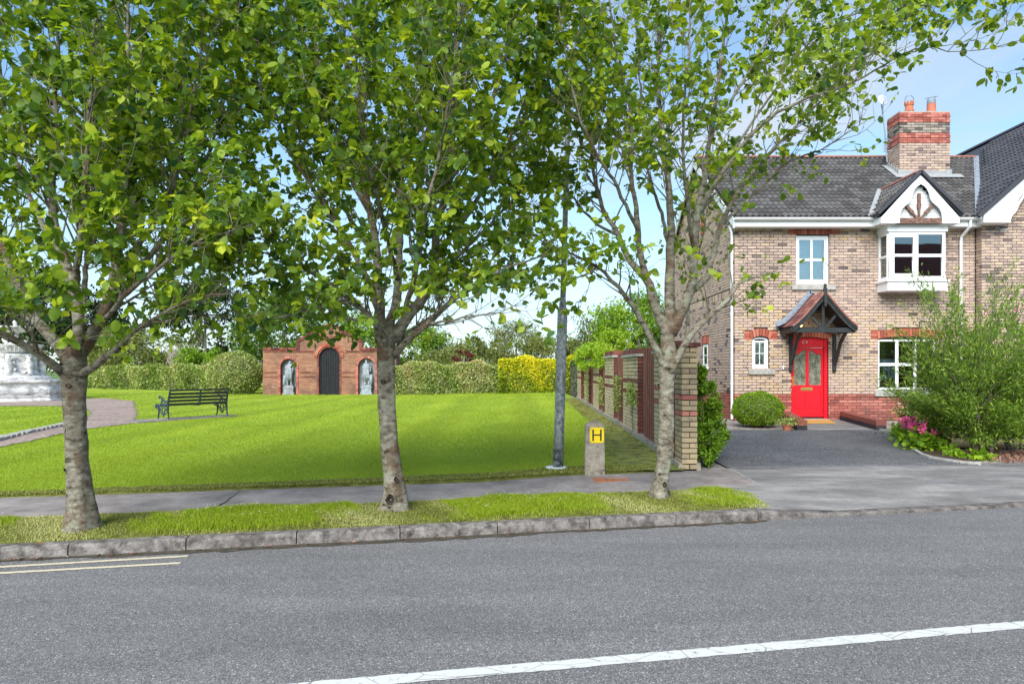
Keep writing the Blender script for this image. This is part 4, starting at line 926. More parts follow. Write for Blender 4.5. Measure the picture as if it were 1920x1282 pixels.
slab(fl, [(CX0-.2, CY0-.22, EZ+SL*(CY0-.22-EY)+.118), (CX0, CY0-.22, EZ+SL*(CY0-.22-EY)+.118), (CX0, CY1, EZ+SL*(CY1-EY)+.12), (CX0-.16, CY1, EZ+SL*(CY1-EY)+.12)], .015)
fl.build('flashing', M['leadwhite'], ch)
pot = MB(); PX = 11.76-.33; pot.lathe([(.12, CT+.02), (.12, CT+.08), (.132, CT+.09), (.132, CT+.12), (.11, CT+.14), (.105, CT+.24), (.125, CT+.27), (.125, CT+.32), (.10, CT+.32)], PX, 20.05, 20)
for i in range(8): a = i*math.pi/4; pot.box(PX+.11*math.cos(a)-.02, PX+.11*math.cos(a)+.02, 20.05+.11*math.sin(a)-.02, 20.05+.11*math.sin(a)+.02, CT+.315, CT+.37)
pot.build('chimney_pot', M['terracotta'], ch, label='squat red crown topped chimney pot')
wr = MB(); wr.tube([(PX-.13, 20.05, CT+.36), (PX-.11, 20.05, CT+.50), (PX-.04, 20.05, CT+.56)], .007, 5); wr.tube([(PX+.13, 20.05, CT+.36), (PX+.12, 20.05, CT+.50), (PX+.04, 20.05, CT+.56)], .007, 5); wr.build('wire_guard', M['black'], ch)
p2 = MB(); QX = 12.08; p2.lathe([(.125, CT+.02), (.118, CT+.30), (.11, CT+.30)], QX, 20.05, 20); p2.build('chimney_pot', M['terracotta'], ch, label='plain stained pot under a metal rain cap')
p3 = MB(); p3.lathe([(.10, CT+.28), (.118, CT+.31), (.118, CT+.40), (.10, CT+.40)], QX, 20.05, 20)
for i in range(4): a = i*math.pi/2+.4; p3.tube([(QX+.11*math.cos(a), 20.05+.11*math.sin(a), CT+.38), (QX+.12*math.cos(a), 20.05+.12*math.sin(a), CT+.48)], .008, 5)
Mx = Matrix.Translation((QX+.01, 20.05, CT+.49)) @ Matrix.Rotation(-.2, 4, 'Y') @ Matrix.Rotation(.25, 4, 'X')
b0 = len(p3.V); p3.lathe([(.165, 0), (.165, .015), (.02, .045)], 0, 0, 20); p3.V[b0:] = [tuple(Mx @ Vector(v_)) for v_ in p3.V[b0:]]
p3.build('chimney_cowl', M['lead'], ch)
# --- aerial and dish on the chimney side
ae = thing('aerial_pole', 'thin aerial pole with bare rods fixed beside the brick chimney', 'aerial', (10.86, 20.2, 7.6))
m = MB(); m.tube([(10.86, 20.2, 7.72), (10.80, 20.2, 8.6), (10.66, 20.2, 9.75)], .018, 6); m.build('pole', M['lead'], ae)
m = MB(); m.bar((11.04, 20.2, 8.05), (10.80, 20.2, 8.05), .02, .02); m.bar((11.04, 20.2, 8.35), (10.80, 20.2, 8.40), .02, .02)
for k in range(5): m.bar((10.70, 20.15, 8.02+k*.09), (10.92, 20.2, 8.06+k*.09), .008, .008)
m.bar((10.76, 20.18, 8.0), (10.80, 20.18, 8.5), .012, .012); m.build('rods', M['lead'], ae)
di = thing('satellite_dish', 'round grey dish at the top of the thin aerial pole', 'satellite dish', (10.66, 20.15, 9.3))
m = MB(); b0 = 0; m.lathe([(.0, -.03), (.08, -.025), (.14, -.012), (.17, .0), (.165, .006), (.08, -.015), (.0, -.02)], 0, 0, 24)
Mx = Matrix.Translation((10.69, 20.12, 9.53)) @ Matrix.Rotation(R(80), 4, 'X') @ Matrix.Rotation(.2, 4, 'Y'); m.V = [tuple(Mx @ Vector(v_)) for v_ in m.V]; m.build('dish', M['dishgrey'], di, smooth=True)
m = MB(); m.tube([(10.69, 20.10, 9.40), (10.69, 19.95, 9.46), (10.69, 19.93, 9.52)], .008, 5); m.build('dish_arm', M['lead'], di)
# --- gablet over the bay
gb_s = .98
def gz(x): return GZ-abs(x-GX)*gb_s
gl = MB(); yb = lambda z: EY+(z-EZ)/SL
for sg in (-1, 1):
    xe = GX+sg*1.06; ze = gz(xe)
    slab(gl, [(GX, GY-.04, GZ), (xe, GY-.04, ze), (xe, yb(ze)+.05, ze), (GX, yb(GZ)+.1, GZ)], .04)
gabl = gl.build('gable_roof', M['tile2'], house)
for sg in (-1, 1):
    xe = GX+sg*1.06
    ev = Vector((xe, GY-.04, gz(xe))); S_ = Vector((-sg, 0, gb_s)).normalized(); U_ = Vector((0, 1, 0))
    tm = [tile_mesh('tile', k, wv=.26, ln=.29) for k in range(4)]; Nn = U_.cross(S_); Nn = Nn if Nn.z > 0 else -Nn
    B = Matrix(((U_.x, S_.x, Nn.x, 0), (U_.y, S_.y, Nn.y, 0), (U_.z, S_.z, Nn.z, 0), (0, 0, 0, 1)))
    for r_ in range(6):
        for c_ in range(8):
            p = ev+S_*(r_*.248)+U_*(c_*.26); ctr = p+U_*.13+S_*.1
            if ctr.y < yb(ctr.z)-.05 and r_*.248+.25 < 1.52: o = link('roof_tile', tm[random.randrange(4)], gabl); o.matrix_basis = Matrix.Translation(p+Nn*.012) @ B
vg = MB()
for sg in (-1, 1):
    xe = GX+sg*1.07; vg.bar((xe, GY-.06, gz(xe)+.035), (GX, GY-.06, GZ+.045), .07, .085, up=(0, -1, 0))
vg.build('verge', M['tile2'], gabl)
rr = MB()
k = 0; y = GY+.02
while y < yb(GZ)-.05:
    V = []; 
    for e in (y, y+.34):
        for j in range(7): a = math.pi*(.05+.9*j/6); V.append((GX-.10*math.cos(a), e, GZ+.0+.095*math.sin(a)))
    rr.add(V, [(j, j+1, 7+j+1, 7+j) for j in range(6)]+[tuple(range(7)), tuple(range(7, 14))], random.random()); y += .345
rr.build('gable_ridge', M['ridgered'], gabl)
vv = MB(); 
for sg in (-1, 1):
    xe = GX+sg*1.10; a_ = Vector((xe, yb(gz(xe)), gz(xe)+.085)); b_ = Vector((GX+sg*.05, yb(GZ)-.05, GZ+.085)); vv.bar(a_, b_, .12, .02)
vv.build('gable_valley', M['leadwhite'], gabl)
# bargeboard with its scrolled arch
def gab_board(cx_, top, foot_in, foot_out, zb, y0, y1, parent, scroll=True, s_=75.3):
    n_ = 22; ins = []
    # inner outline: arch from the left foot up to the crown and down to the right foot
    prof = [(0, .60), (.12, .60), (.25, .585), (.36, .53), (.44, .45), (.50, .37), (.56, .31), (.64, .27), (.74, .25), (.86, .19), (.94, .11), (1, 0)]
    H_ = top[1]-.22-zb
    L_ = [(cx_-foot_in*w_/.60, zb+H_*h_) for h_, w_ in prof]; Rr = [(2*cx_-x, z) for x, z in L_][::-1][1:]
    outer_ = [(cx_-foot_out, zb), (cx_-foot_out, zb+.16), top, (cx_+foot_out, zb+.16), (cx_+foot_out, zb)]
    poly = outer_+(L_+Rr)[::-1]
    return plate('bargeboard', [poly], y0, y1, M['white'], parent), L_+Rr
zb = HC+(692-419)/75.3
gp1, arcpts = gab_board(GX, (GX, GZ-.03), .555, .955, zb, GY-.04, GY, gabl)
m = MB()
for i in range(len(arcpts)-1):
    if arcpts[i] != arcpts[i+1]: m.bar((arcpts[i][0], GY-.052, arcpts[i][1]), (arcpts[i+1][0], GY-.052, arcpts[i+1][1]), .055, .03, up=(0, 1, 0))
m.build('scroll_moulding', M['white'], gp1)
m = MB()
for sg in (-1, 1):
    m.box(GX+sg*.955-.02, GX+sg*.955+.02, GY-.035, EY+.3, zb+.001, zb+.155); 
    m.box(min(GX+sg*.56, GX+sg*.94), max(GX+sg*.56, GX+sg*.94), GY-.002, BY+.1, zb+.002, zb+.03)
m.build('soffit_box', M['white'], gabl)
cl = MB()
for i in range(11):
    z = zb+.12+i*.09; hw = min(.66, max(0, (GZ-.28-z)/gb_s))
    if hw > .03: cl.box(GX-hw, GX+hw, GY+.07+.006*(i % 2), GY+.10, z, z+.085)
cl.build('cladding_board', M['whiteold'], gabl, kind='stuff')
bm_ = MB(); bm_.box(GX-.545, GX+.545, GY-.015, GY+.07, zb+.002, zb+.135); 
for i in range(60): x = GX+random.uniform(-.5, .5); z = zb+.03+random.random()*.08; bm_.bar((x, GY-.017, z), (x+random.uniform(-.06, .06), GY-.017, z+random.uniform(-.015, .015)), .012, .008, up=(0, 1, 0))
bm_.build('carved_beam', M['brownwood'], gabl)
for dx_, dz_ in ((0, .62), (-.33, .33), (.33, .33)):
    st_ = MB(); p = Vector((GX+dx_*.12, GY+.02, zb+.13)); q = Vector((GX+dx_, GY+.02, zb+.13+dz_)); r_ = (p+q)/2
    st_.bar(p, r_, .045, .04, up=(0, 1, 0)); st_.bar(r_, q, .07, .045, up=(0, 1, 0)); st_.bar(r_-(q-p)*.1, r_+(q-p)*.1, .085, .05, up=(0, 1, 0)); st_.build('gable_strut', M['brownwood'], gabl)
# --- canopy over the door
canopy = thing('door_canopy', 'black timber porch canopy with red tiles above the red door', 'canopy', (7.5, 17.2, 2.5))
PX_, PY_ = 7.50, 16.86; PZ, PE = 3.50, 2.66; PH = .80
cb_ = MB(); 
cb_.box(6.72, 8.28, PY_, PY_+.09, 2.505, 2.625); cb_.box(6.72, 6.80, PY_+.09, HY, 2.505, 2.64); cb_.box(8.20, 8.28, PY_+.09, HY, 2.505, 2.64); beam = cb_.build('beam', M['black'], canopy)
def cprof(t_):   # half profile: t 0 ridge, 1 eave, with a bell-cast foot
    return PH*t_, PZ-(PZ-PE)*t_*(1.0+.10*math.sin(math.pi*t_))
for sg in (-1, 1):
    b_ = MB(); k = 8
    for i in range(k):
        x0, z0 = cprof(i/k); x1, z1 = cprof((i+1)/k)
        b_.bar((PX_+sg*x0, PY_-.03, z0-.10), (PX_+sg*x1, PY_-.03, z1-.10), .115, .05, up=(0, 1, 0)); b_.bar((PX_+sg*x0, PY_-.065, z0-.06), (PX_+sg*x1, PY_-.065, z1-.06), .035, .03, up=(0, 1, 0))
    b_.build('barge_board', M['black'], canopy)
    # tiles
    tl = MB(); rows = 10
    for r_ in range(rows):
        t0 = 1-(r_)/rows; t1 = 1-(r_+1.25)/rows; t1 = max(t1, 0)
        x0, z0 = cprof(t0); x1, z1 = cprof(t1); y = PY_-.09
        c_ = 0
        while y < HY-.01:
            y2 = min(y+.165, HY-.002); yo = (r_ % 2)*.08
            a = PX_+sg*x0; b2 = PX_+sg*x1
            tl.add([(a, y+.003, z0+.018), (a, y2-.003, z0+.018), (b2, y2-.003, z1+.006), (b2, y+.003, z1+.006), (a, y+.003, z0+.0), (a, y2-.003, z0)], [(0, 1, 2, 3), (4, 5, 1, 0), (4, 0, 3)], random.random()); y += .165
    sl_ = MB(); 
    for i in range(k):
        x0, z0 = cprof(i/k); x1, z1 = cprof((i+1)/k)
        sl_.add([(PX_+sg*x0, PY_-.085, z0-.012), (PX_+sg*x1, PY_-.085, z1-.012), (PX_+sg*x1, HY-.002, z1-.012), (PX_+sg*x0, HY-.002, z0-.012), (PX_+sg*x0, PY_-.085, z0-.045), (PX_+sg*x1, PY_-.085, z1-.045), (PX_+sg*x1, HY-.002, z1-.045), (PX_+sg*x0, HY-.002, z0-.045)], [(0, 1, 2, 3), (4, 7, 6, 5), (0, 4, 5, 1), (2, 6, 7, 3)])
    sl_.build('roof_lining', M['black'], canopy); tl.build('clay_tiles', M['redtile'], canopy, kind='stuff')
    # verge tiles, paler red, on edge
    ve = MB()
    for i in range(12):
        x0, z0 = cprof(i/12); x1, z1 = cprof((i+.97)/12); ve.bar((PX_+sg*x0, PY_-.085, z0+.004), (PX_+sg*x1, PY_-.085, z1+.004), .035, .04, up=(0, 1, 0), tone=random.random())
    ve.build('verge_tiles', M['ridgered'], canopy, kind='stuff')
    # stepped lead against the wall
    for i in range(9):
        x0, z0 = cprof(1-i/9); x1, z1 = cprof(1-(i+1.15)/9); f_ = MB(); xo_ = .09 if i == 0 else .02
        f_.add([(PX_+sg*(x0+xo_), HY-.012-.003*i, z0-.02), (PX_+sg*x1, HY-.012-.003*i, z1-.02), (PX_+sg*x1, HY-.012-.003*i, z1+.15), (PX_+sg*(x0+xo_), HY-.012-.003*i, z0+.17), (PX_+sg*(x0+xo_), HY-.22, z0+.04), (PX_+sg*x1, HY-.22, z1+.04), (PX_+sg*x1, HY-.01, z1+.055), (PX_+sg*(x0+xo_), HY-.01, z0+.055)], [(0, 1, 2, 3), (4, 5, 6, 7)]); f_.build('lead_step', M['lead'], canopy)
    # bracket: wall post and curved brace
    xp = 6.99 if sg < 0 else 8.11
    po = MB(); po.box(xp-.04, xp+.04, HY-.075, HY-.002, 1.55, 2.505); po.add([(xp-.04, HY-.075, 1.55), (xp+.04, HY-.075, 1.55), (xp+.04, HY-.002, 1.50), (xp-.04, HY-.002, 1.50)], [(0, 1, 2, 3)]); po.build('wall_post', M['black'], canopy)
    cv = MB(); pts = [(xp+.0, HY-.06, 1.72), (xp, HY-.13, 1.82), (xp, HY-.24, 1.98), (xp, HY-.30, 2.12), (xp, HY-.38, 2.26), (xp, HY-.55, 2.42), (xp, HY-.68, 2.51)]
    for i in range(6): cv.bar(pts[i], pts[i+1], .06, .065, up=(1, 0, 0))
    cv.build('curved_brace', M['black'], canopy)
fn = MB(); fn.box(PX_-.035, PX_+.035, PY_-.12, PY_-.05, 3.20, 3.60); fn.box(PX_-.028, PX_+.028, PY_-.115, PY_-.055, 3.14, 3.20); fn.box(PX_-.022, PX_+.022, PY_-.11, PY_-.06, 3.60, 3.70); fn.box(PX_-.03, PX_+.03, PY_-.118, PY_-.052, 3.64, 3.665); fn.build('finial', M['black'], canopy)
ft = MB()
for dx_, dz_ in ((0, .62), (-.34, .32), (.34, .32)): ft.bar((PX_+dx_*.1, PY_+.045, 2.62), (PX_+dx_, PY_+.045, 2.64+dz_), .06, .05, up=(0, 1, 0))
ft.build('truss_strut', M['black'], canopy)
# lantern under the canopy
lan = thing('porch_lantern', 'small glowing brass lantern on the wall under the door canopy', 'lantern', (7.22, 17.5, 2.72))
m = MB(); m.bar((7.20, HY-.005, 2.82), (7.20, HY-.15, 2.85), .02, .02); m.lathe([(.02, 2.86), (.06, 2.83), (.065, 2.82)], 7.20, HY-.16, 8); m.lathe([(.045, 2.68), (.035, 2.665)], 7.20, HY-.16, 8)
for i in range(4): a = i*math.pi/2+.78; m.bar((7.20+.05*math.cos(a), HY-.16+.05*math.sin(a), 2.68), (7.20+.06*math.cos(a), HY-.16+.06*math.sin(a), 2.82), .008, .008)
m.build('lantern_frame', M['brass'], lan)
t = NT('lamp_glow'); e = t.n('ShaderNodeEmission'); e.inputs['Color'].default_value = (1, .62, .22, 1); e.inputs['Strength'].default_value = 5; t.l(e.outputs[0], t.out.inputs[0]); M['glow'] = t.m
m = MB(); m.lathe([(.018, 2.69), (.034, 2.73), (.03, 2.78), (.01, 2.81)], 7.20, HY-.16, 10); m.build('bulb', M['glow'], lan)
# --- ramp, side walls, mat
rmp = MB(); rmp.add([(6.25, 14.98, .262), (7.92, 14.98, .262), (8.24, HY-.04, .300), (6.95, HY-.04, .300), (6.25, 14.98, .1), (7.92, 14.98, .1), (8.24, HY-.04, .1), (6.95, HY-.04, .1)], [(0, 1, 2, 3), (4, 5, 1, 0), (5, 6, 2, 1), (7, 4, 0, 3)])
rmp.build('ramp', M['apron'], kind='structure')
dm_ = MB(); dm_.add([P(1496, 792.2, .312), P(1567, 792.2, .312), P(1553, 785.8, .316), P(1494, 785.8, .316)], [(0, 1, 2, 3)]); V = list(dm_.V); dm_ = MB(); dm_.add(V+[(x, y, z-.018) for x, y, z in V], [(0, 1, 2, 3), (4, 5, 1, 0), (5, 6, 2, 1), (7, 4, 0, 3), (6, 7, 3, 2)])
tag(dm_.build('doormat', M['mat']), 'orange brown coir mat on the step before the red door', 'doormat')
def lowwall(name, label, A, B, wd, h, nb, lab2):
    t_ = thing(name, label, 'low wall', (A[0], A[1], .26), group='low brick kerb walls beside the door ramp')
    A = Vector(A); B = Vector(B); d = (B-A); ln = d.length; d.normalize(); nn = Vector((-d.y, d.x))
    core = MB(); core.bar((A.x+d.x*.01, A.y+d.y*.01, .15+h/2), (B.x, B.y, .17+h/2), wd-.02, h+.06); core.build('mortar_core', M['mortar'], t_)
    k = int(ln/.075)
    tops = [MB() for _ in range(2)]
    bm1 = MB(); bm1.box(-wd/2, wd/2, -.0325, .0325, -.055, .055, .95); me1 = bm1.mesh('top_brick', M['maroon']); bm2 = MB(); bm2.box(-wd/2, wd/2, -.107, .107, -.045, .045, .9); me2 = bm2.mesh('plinth_brick', M['blackbrick'])
    for i in range(k):
        s_ = (i+.5)*.075; z = .262+(.045*s_/ln); p = A+d*s_; o = link('top_brick', me1, t_);
        o.matrix_basis = Matrix.Translation((p.x, p.y, z+h-.055)) @ Matrix.Rotation(math.atan2(d.y, d.x)-math.pi/2+random.uniform(-.01, .01), 4, 'Z')
    for i in range(int(ln/.225)):
        s_ = (i+.5)*.225; z = .262+(.045*s_/ln); p = A+d*s_; o = link('plinth_brick', me2, t_); o.matrix_basis = Matrix.Translation((p.x, p.y, z+h-.165)) @ Matrix.Rotation(math.atan2(d.y, d.x)-math.pi/2, 4, 'Z')
lowwall('ramp_wall', 'low brick ramp wall ending right of the door by the pink flowers', (7.93, 14.98), (8.32, HY-.12), .215, .21, 0, '')
lowwall('ramp_wall', 'low brick ramp wall left of the door beside the terracotta pot', (6.19, 14.98), (6.84, HY-.12), .215, .21, 0, '')
# ================================================================ neighbouring house
nb = thing('neighbour_house', 'adjoining brick house cut off by the right edge, steep charcoal tiled gable', 'house', (15.7, 20, .29))
NY = 17.43; NX0 = 11.79; NX1 = 19.7
nwb = plate('wall', [[(NX0+.012, 0), (NX1, 0), (NX1, 5.6), (15.75, 8.95), (NX0+.012, 5.45)]], NY+.010, NY+.3, M['mortar'], nb)
def nsp(z):
    r_ = []
    if z > 5.42: h_ = max(0, (9.1-z)/.89); r_ = [(-1, 15.75-h_-NX0), (15.75+h_-NX0, 99)]
    r_.append((13.4-NX0, 18-NX0)) if 1.0 < z < 2.3 or 3.7 < z < 4.9 else None
    if 5.12 < z < 5.20 : r_.append((12.24-NX0, 12.45-NX0))
    return sorted(r_)
brickwork(nwb, (NX0, NY, 0), (1, 0, 0), (0, -1, 0), NX1-NX0, .132, 118, nsp, lambda u_, z: 'red' if z < .957 else 'buff', lambda u_, z: random.random()*.2 if random.random() < .1 else min(1, max(.15, random.gauss(.45 if z > 3 else .6, .13))), want=300, wantkey=lambda u_, z: (u_ if z > 2.4 else None))
brickwork(nwb, (NX0, NY, 0), (0, 1, 0), (-1, 0, 0), HY-NY, .132, 71, None, lambda u_, z: 'red' if z < .957 else 'buff', lambda u_, z: random.gauss(.5, .15), joined='return_brickwork', offs=1)
m = MB(); m.box(12.24, 12.45, NY-.004, NY+.05, 5.125, 5.195); m.box(12.25, 12.44, NY-.008, NY-.004, 5.135, 5.185); m.build('air_vent', M['concrete'], nb)
for (a, b, c_, d_) in ((13.42, 14.9, 1.0, 2.3), (13.42, 14.9, 3.7, 4.9)):
    window(nb, a, b, c_, d_, NY+.055, 3, 2, .055, .06, sash=False); m = MB(); m.box(14.9, 18, NY-.002, NY+.08, c_, d_); m.build('infill_panel', M['white'], nb)
NFY = 17.08
def nz_(x): return 5.52+.89*(x-11.58)
nr = MB(); slab(nr, [(11.50, NFY, nz_(11.50)), (15.75, NFY, nz_(15.75)), (15.75, 24.6, nz_(15.75)), (11.50, 24.6, nz_(11.50))], .06); slab(nr, [(15.75, NFY, nz_(15.75)), (20.1, NFY, 5.35), (20.1, 24.6, 5.35), (15.75, 24.6, nz_(15.75))], .06)
nro = nr.build('roof', M['tile2'], nb)
S_ = Vector((1, 0, .89)).normalized(); nl = math.hypot(4.25, 4.25*.89)
def keepn(c_): return c_.z > EZ+(c_.y-EY)*SL-.02 or c_.y < EY
tile_roof(nro, (11.48, NFY, nz_(11.48)), (0, 1, 0), S_, 'tile2', None, int(nl/.262), .262, 25, 0, 300, lambda c_: (c_.x-11.5)*1.2+(c_.y-17)*.5, keepn)
m = MB(); m.bar((11.44, NFY-.035, nz_(11.44)+.02), (15.75, NFY-.035, nz_(15.75)+.03), .10, .07, up=(0, -1, 0)); m.build('verge', M['tile2'], nro)
m = MB(); 
for i in range(19): y = NFY+i*.4; m.add([(15.75-.12, y+.004, nz_(15.75)-.02), (15.75-.06, y+.004, nz_(15.75)+.07), (15.75+.06, y+.004, nz_(15.75)+.07), (15.75+.12, y+.004, nz_(15.75)-.02), (15.75-.12, y+.396, nz_(15.75)-.02), (15.75-.06, y+.396, nz_(15.75)+.07), (15.75+.06, y+.396, nz_(15.75)+.07), (15.75+.12, y+.396, nz_(15.75)-.02)], [(0, 1, 5, 4), (1, 2, 6, 5), (2, 3, 7, 6), (0, 3, 2, 1), (4, 5, 6, 7)])
m.build('ridge_tiles', M['tile2'], nro, kind='stuff')
# bargeboard with foot block and scalloped inner edge
zf = HC+(692-418)/74.7; xo = 11.60; xi = 12.28
bp_ = [(xo, zf), (xo, nz_(xo)-.06), (15.75, nz_(15.75)-.06), (15.75, nz_(15.75)-.55), (13.2, nz_(13.2)-.60), (12.85, nz_(12.85)-.50), (12.66, nz_(12.66)-.52), (12.50, nz_(12.50)-.62), (12.42, nz_(12.42)-.72), (12.33, nz_(12.33)-.74), (xi, nz_(xi)-.80), (xi, zf)]
plate('bargeboard', [bp_, [(12.36, nz_(12.36)-.60), (12.56, nz_(12.56)-.50), (12.62, nz_(12.62)-.42), (12.50, nz_(12.50)-.46)]], NFY, NFY+.04, M['white'], nb)
m = MB(); m.box(xo, xo+.03, NFY+.04, NY, zf, nz_(xo)-.05); m.box(xo+.03, xi, NFY+.04, NY-.002, zf+.002, zf+.02); m.build('soffit_box', M['white'], nb)
m = MB(); m.tube([(11.52, NFY, 5.40), (11.52, 18.2, 5.44)], .05, 8); m.build('gutter', M['whiteold'], nb)
# ================================================================ house across the street (seen only in the window glass)
oh = thing('facing_house', 'brown brick house across the street that shows in the window glass', 'house', (26, -12, 0))
m = MB(); m.box(21.5, 37, -17, -8, 0, 5.6); m.build('wall', M['maroon'], oh)
m = MB(); m.add([(21, -7.6, 5.5), (37.5, -7.6, 5.5), (35, -12.5, 10.2), (25, -12.5, 10.2), (21, -17.4, 5.5), (37.5, -17.4, 5.5)], [(0, 1, 2, 3), (3, 2, 5, 4), (0, 3, 4), (1, 5, 2)]); m.build('roof', M['redtile'], oh)
for i in range(4):
    for z in (1.0, 3.4): m = MB(); m.box(22.5+i*3.6, 24+i*3.6, -7.99, -7.9, z, z+1.25); m.build('window', M['white'], oh)
# ================================================================ leaves
def leafcloud(n, posf, size, aspect=.5, up=.35, tone=(.5, .2), droop=0, posarr=None, four=False, szvar=.35, axis=None):
    """n leaf shapes as folded diamonds; returns V, F, tone"""
    Pp = posf(n) if posarr is None else posarr; n = len(Pp)
    d = RNG.normal(0, 1, (n, 3)); d[:, 2] -= droop
    if axis is not None: d = d*.55+axis*1.2
    d /= np.linalg.norm(d, axis=1)[:, None]
    nn = RNG.normal(0, 1, (n, 3)); nn[:, 2] += up*3; nn -= d*(nn*d).sum(1)[:, None]; nn /= np.linalg.norm(nn, axis=1)[:, None]
    sd = np.cross(d, nn); L_ = size*RNG.uniform(1-szvar, 1+szvar, n)[:, None]; W_ = L_*aspect*.5
    base = Pp; tip = Pp+d*L_; mid = Pp+d*L_*.5-nn*L_*.06
    tn = np.clip(RNG.normal(tone[0], tone[1], n), 0, 1)
    if four:   # rounder leaf: six outline points round a sunk midrib
        V = np.stack([base, Pp+d*L_*.28-sd*W_*.85, Pp+d*L_*.62-sd*W_*1.0, Pp+d*L_*.88-sd*W_*.5, tip-nn*L_*.10, Pp+d*L_*.88+sd*W_*.5, Pp+d*L_*.62+sd*W_, Pp+d*L_*.28+sd*W_*.85, mid], 1)
        b = np.arange(n)[:, None]*9; Fc = np.concatenate([b+[i, (i+1) % 8, 8] for i in range(8)], 0); return V.reshape(-1, 3), Fc, np.tile(tn, 8)
    V = np.stack([base, mid-sd*W_, tip, mid+sd*W_], 1); b = np.arange(n)[:, None]*4
    Fc = np.concatenate([b+[0, 1, 2], b+[0, 2, 3]], 0); return V.reshape(-1, 3), Fc, np.tile(tn, 2)
def cat_mesh(parts):
    V = []; Fs = []; T = []; o = 0
    for v, f, t_ in parts: V.append(v); Fs.append(f+o); T.append(t_); o += len(v)
    return np.concatenate(V), np.concatenate(Fs), np.concatenate(T)
# ================================================================ garden wall
GWX0, GWX1 = 2.285, 2.50; GWY0, GWY1 = 9.62, 27.3
gwall = thing('garden_wall', 'cream brick garden wall with red bands and redwood boards beside the green', 'wall', (2.4, 18, .2))
def yat(x): return F*GWX0/(x-975.)
m = MB(); V = []; ys = np.linspace(GWY0+.01, GWY1, 20)
for i in range(19):
    y0, y1 = ys[i], ys[i+1]; z0 = float(g(2.28, y0))+.10; z1 = float(g(2.28, y1))+.10
    m.add([(GWX0-.05, y0, -.1), (GWX0-.05, y1, -.1), (GWX0-.045, y1, z1), (GWX0-.045, y0, z0), (GWX1+.05, y0, -.1), (GWX1+.05, y1, -.1), (GWX1+.05, y1, z1), (GWX1+.05, y0, z0)], [(0, 3, 2, 1), (3, 7, 6, 2), (4, 5, 6, 7)] + ([(0, 4, 7, 3)] if i == 0 else []))
m.build('plinth', M['postconc'], gwall)
# pier at the street end
pr = thing('pier', None, None, (2.39, 9.7, .18)); par(pr, gwall); 
pz0 = .187; pcore = MB(); pcore.box(GWX0+.010, GWX1-.010, GWY0+.010, GWY0+.42, .1, pz0+23*.075); pco = pcore.build('pier', M['mortarlight'], gwall)
bpy.data.objects.remove(pr)
def pmat(u_, z):
    k = int((z-pz0)/.075); return 'red' if k in (10, 13) else 'pierbuff'
brickwork(pco, (GWX0, GWY0, 0), (1, 0, 0), (0, -1, 0), GWX1-GWX0, pz0, 23, None, pmat, lambda u_, z: min(1, max(0, random.gauss(.55+.2*(z < .7), .22))), want=60, wantkey=lambda u_, z: -z, pitch=.225, depth=.07, jit=.003, offs=1)
brickwork(pco, (GWX0, GWY0, 0), (0, 1, 0), (-1, 0, 0), .44, pz0, 23, None, pmat, lambda u_, z: min(1, max(0, random.gauss(.6, .2))), want=60, wantkey=lambda u_, z: -z, depth=.07, joined='side_brickwork', offs=0)
m = MB(); 
for i in range(3): m.box(GWX0-.04+i*.10, GWX0-.04+i*.10+.094, GWY0-.035, GWY0+.45, pz0+23*.075+.004, pz0+23*.075+.062, random.random())
m.build('pier_cap', M['maroon'], pco)
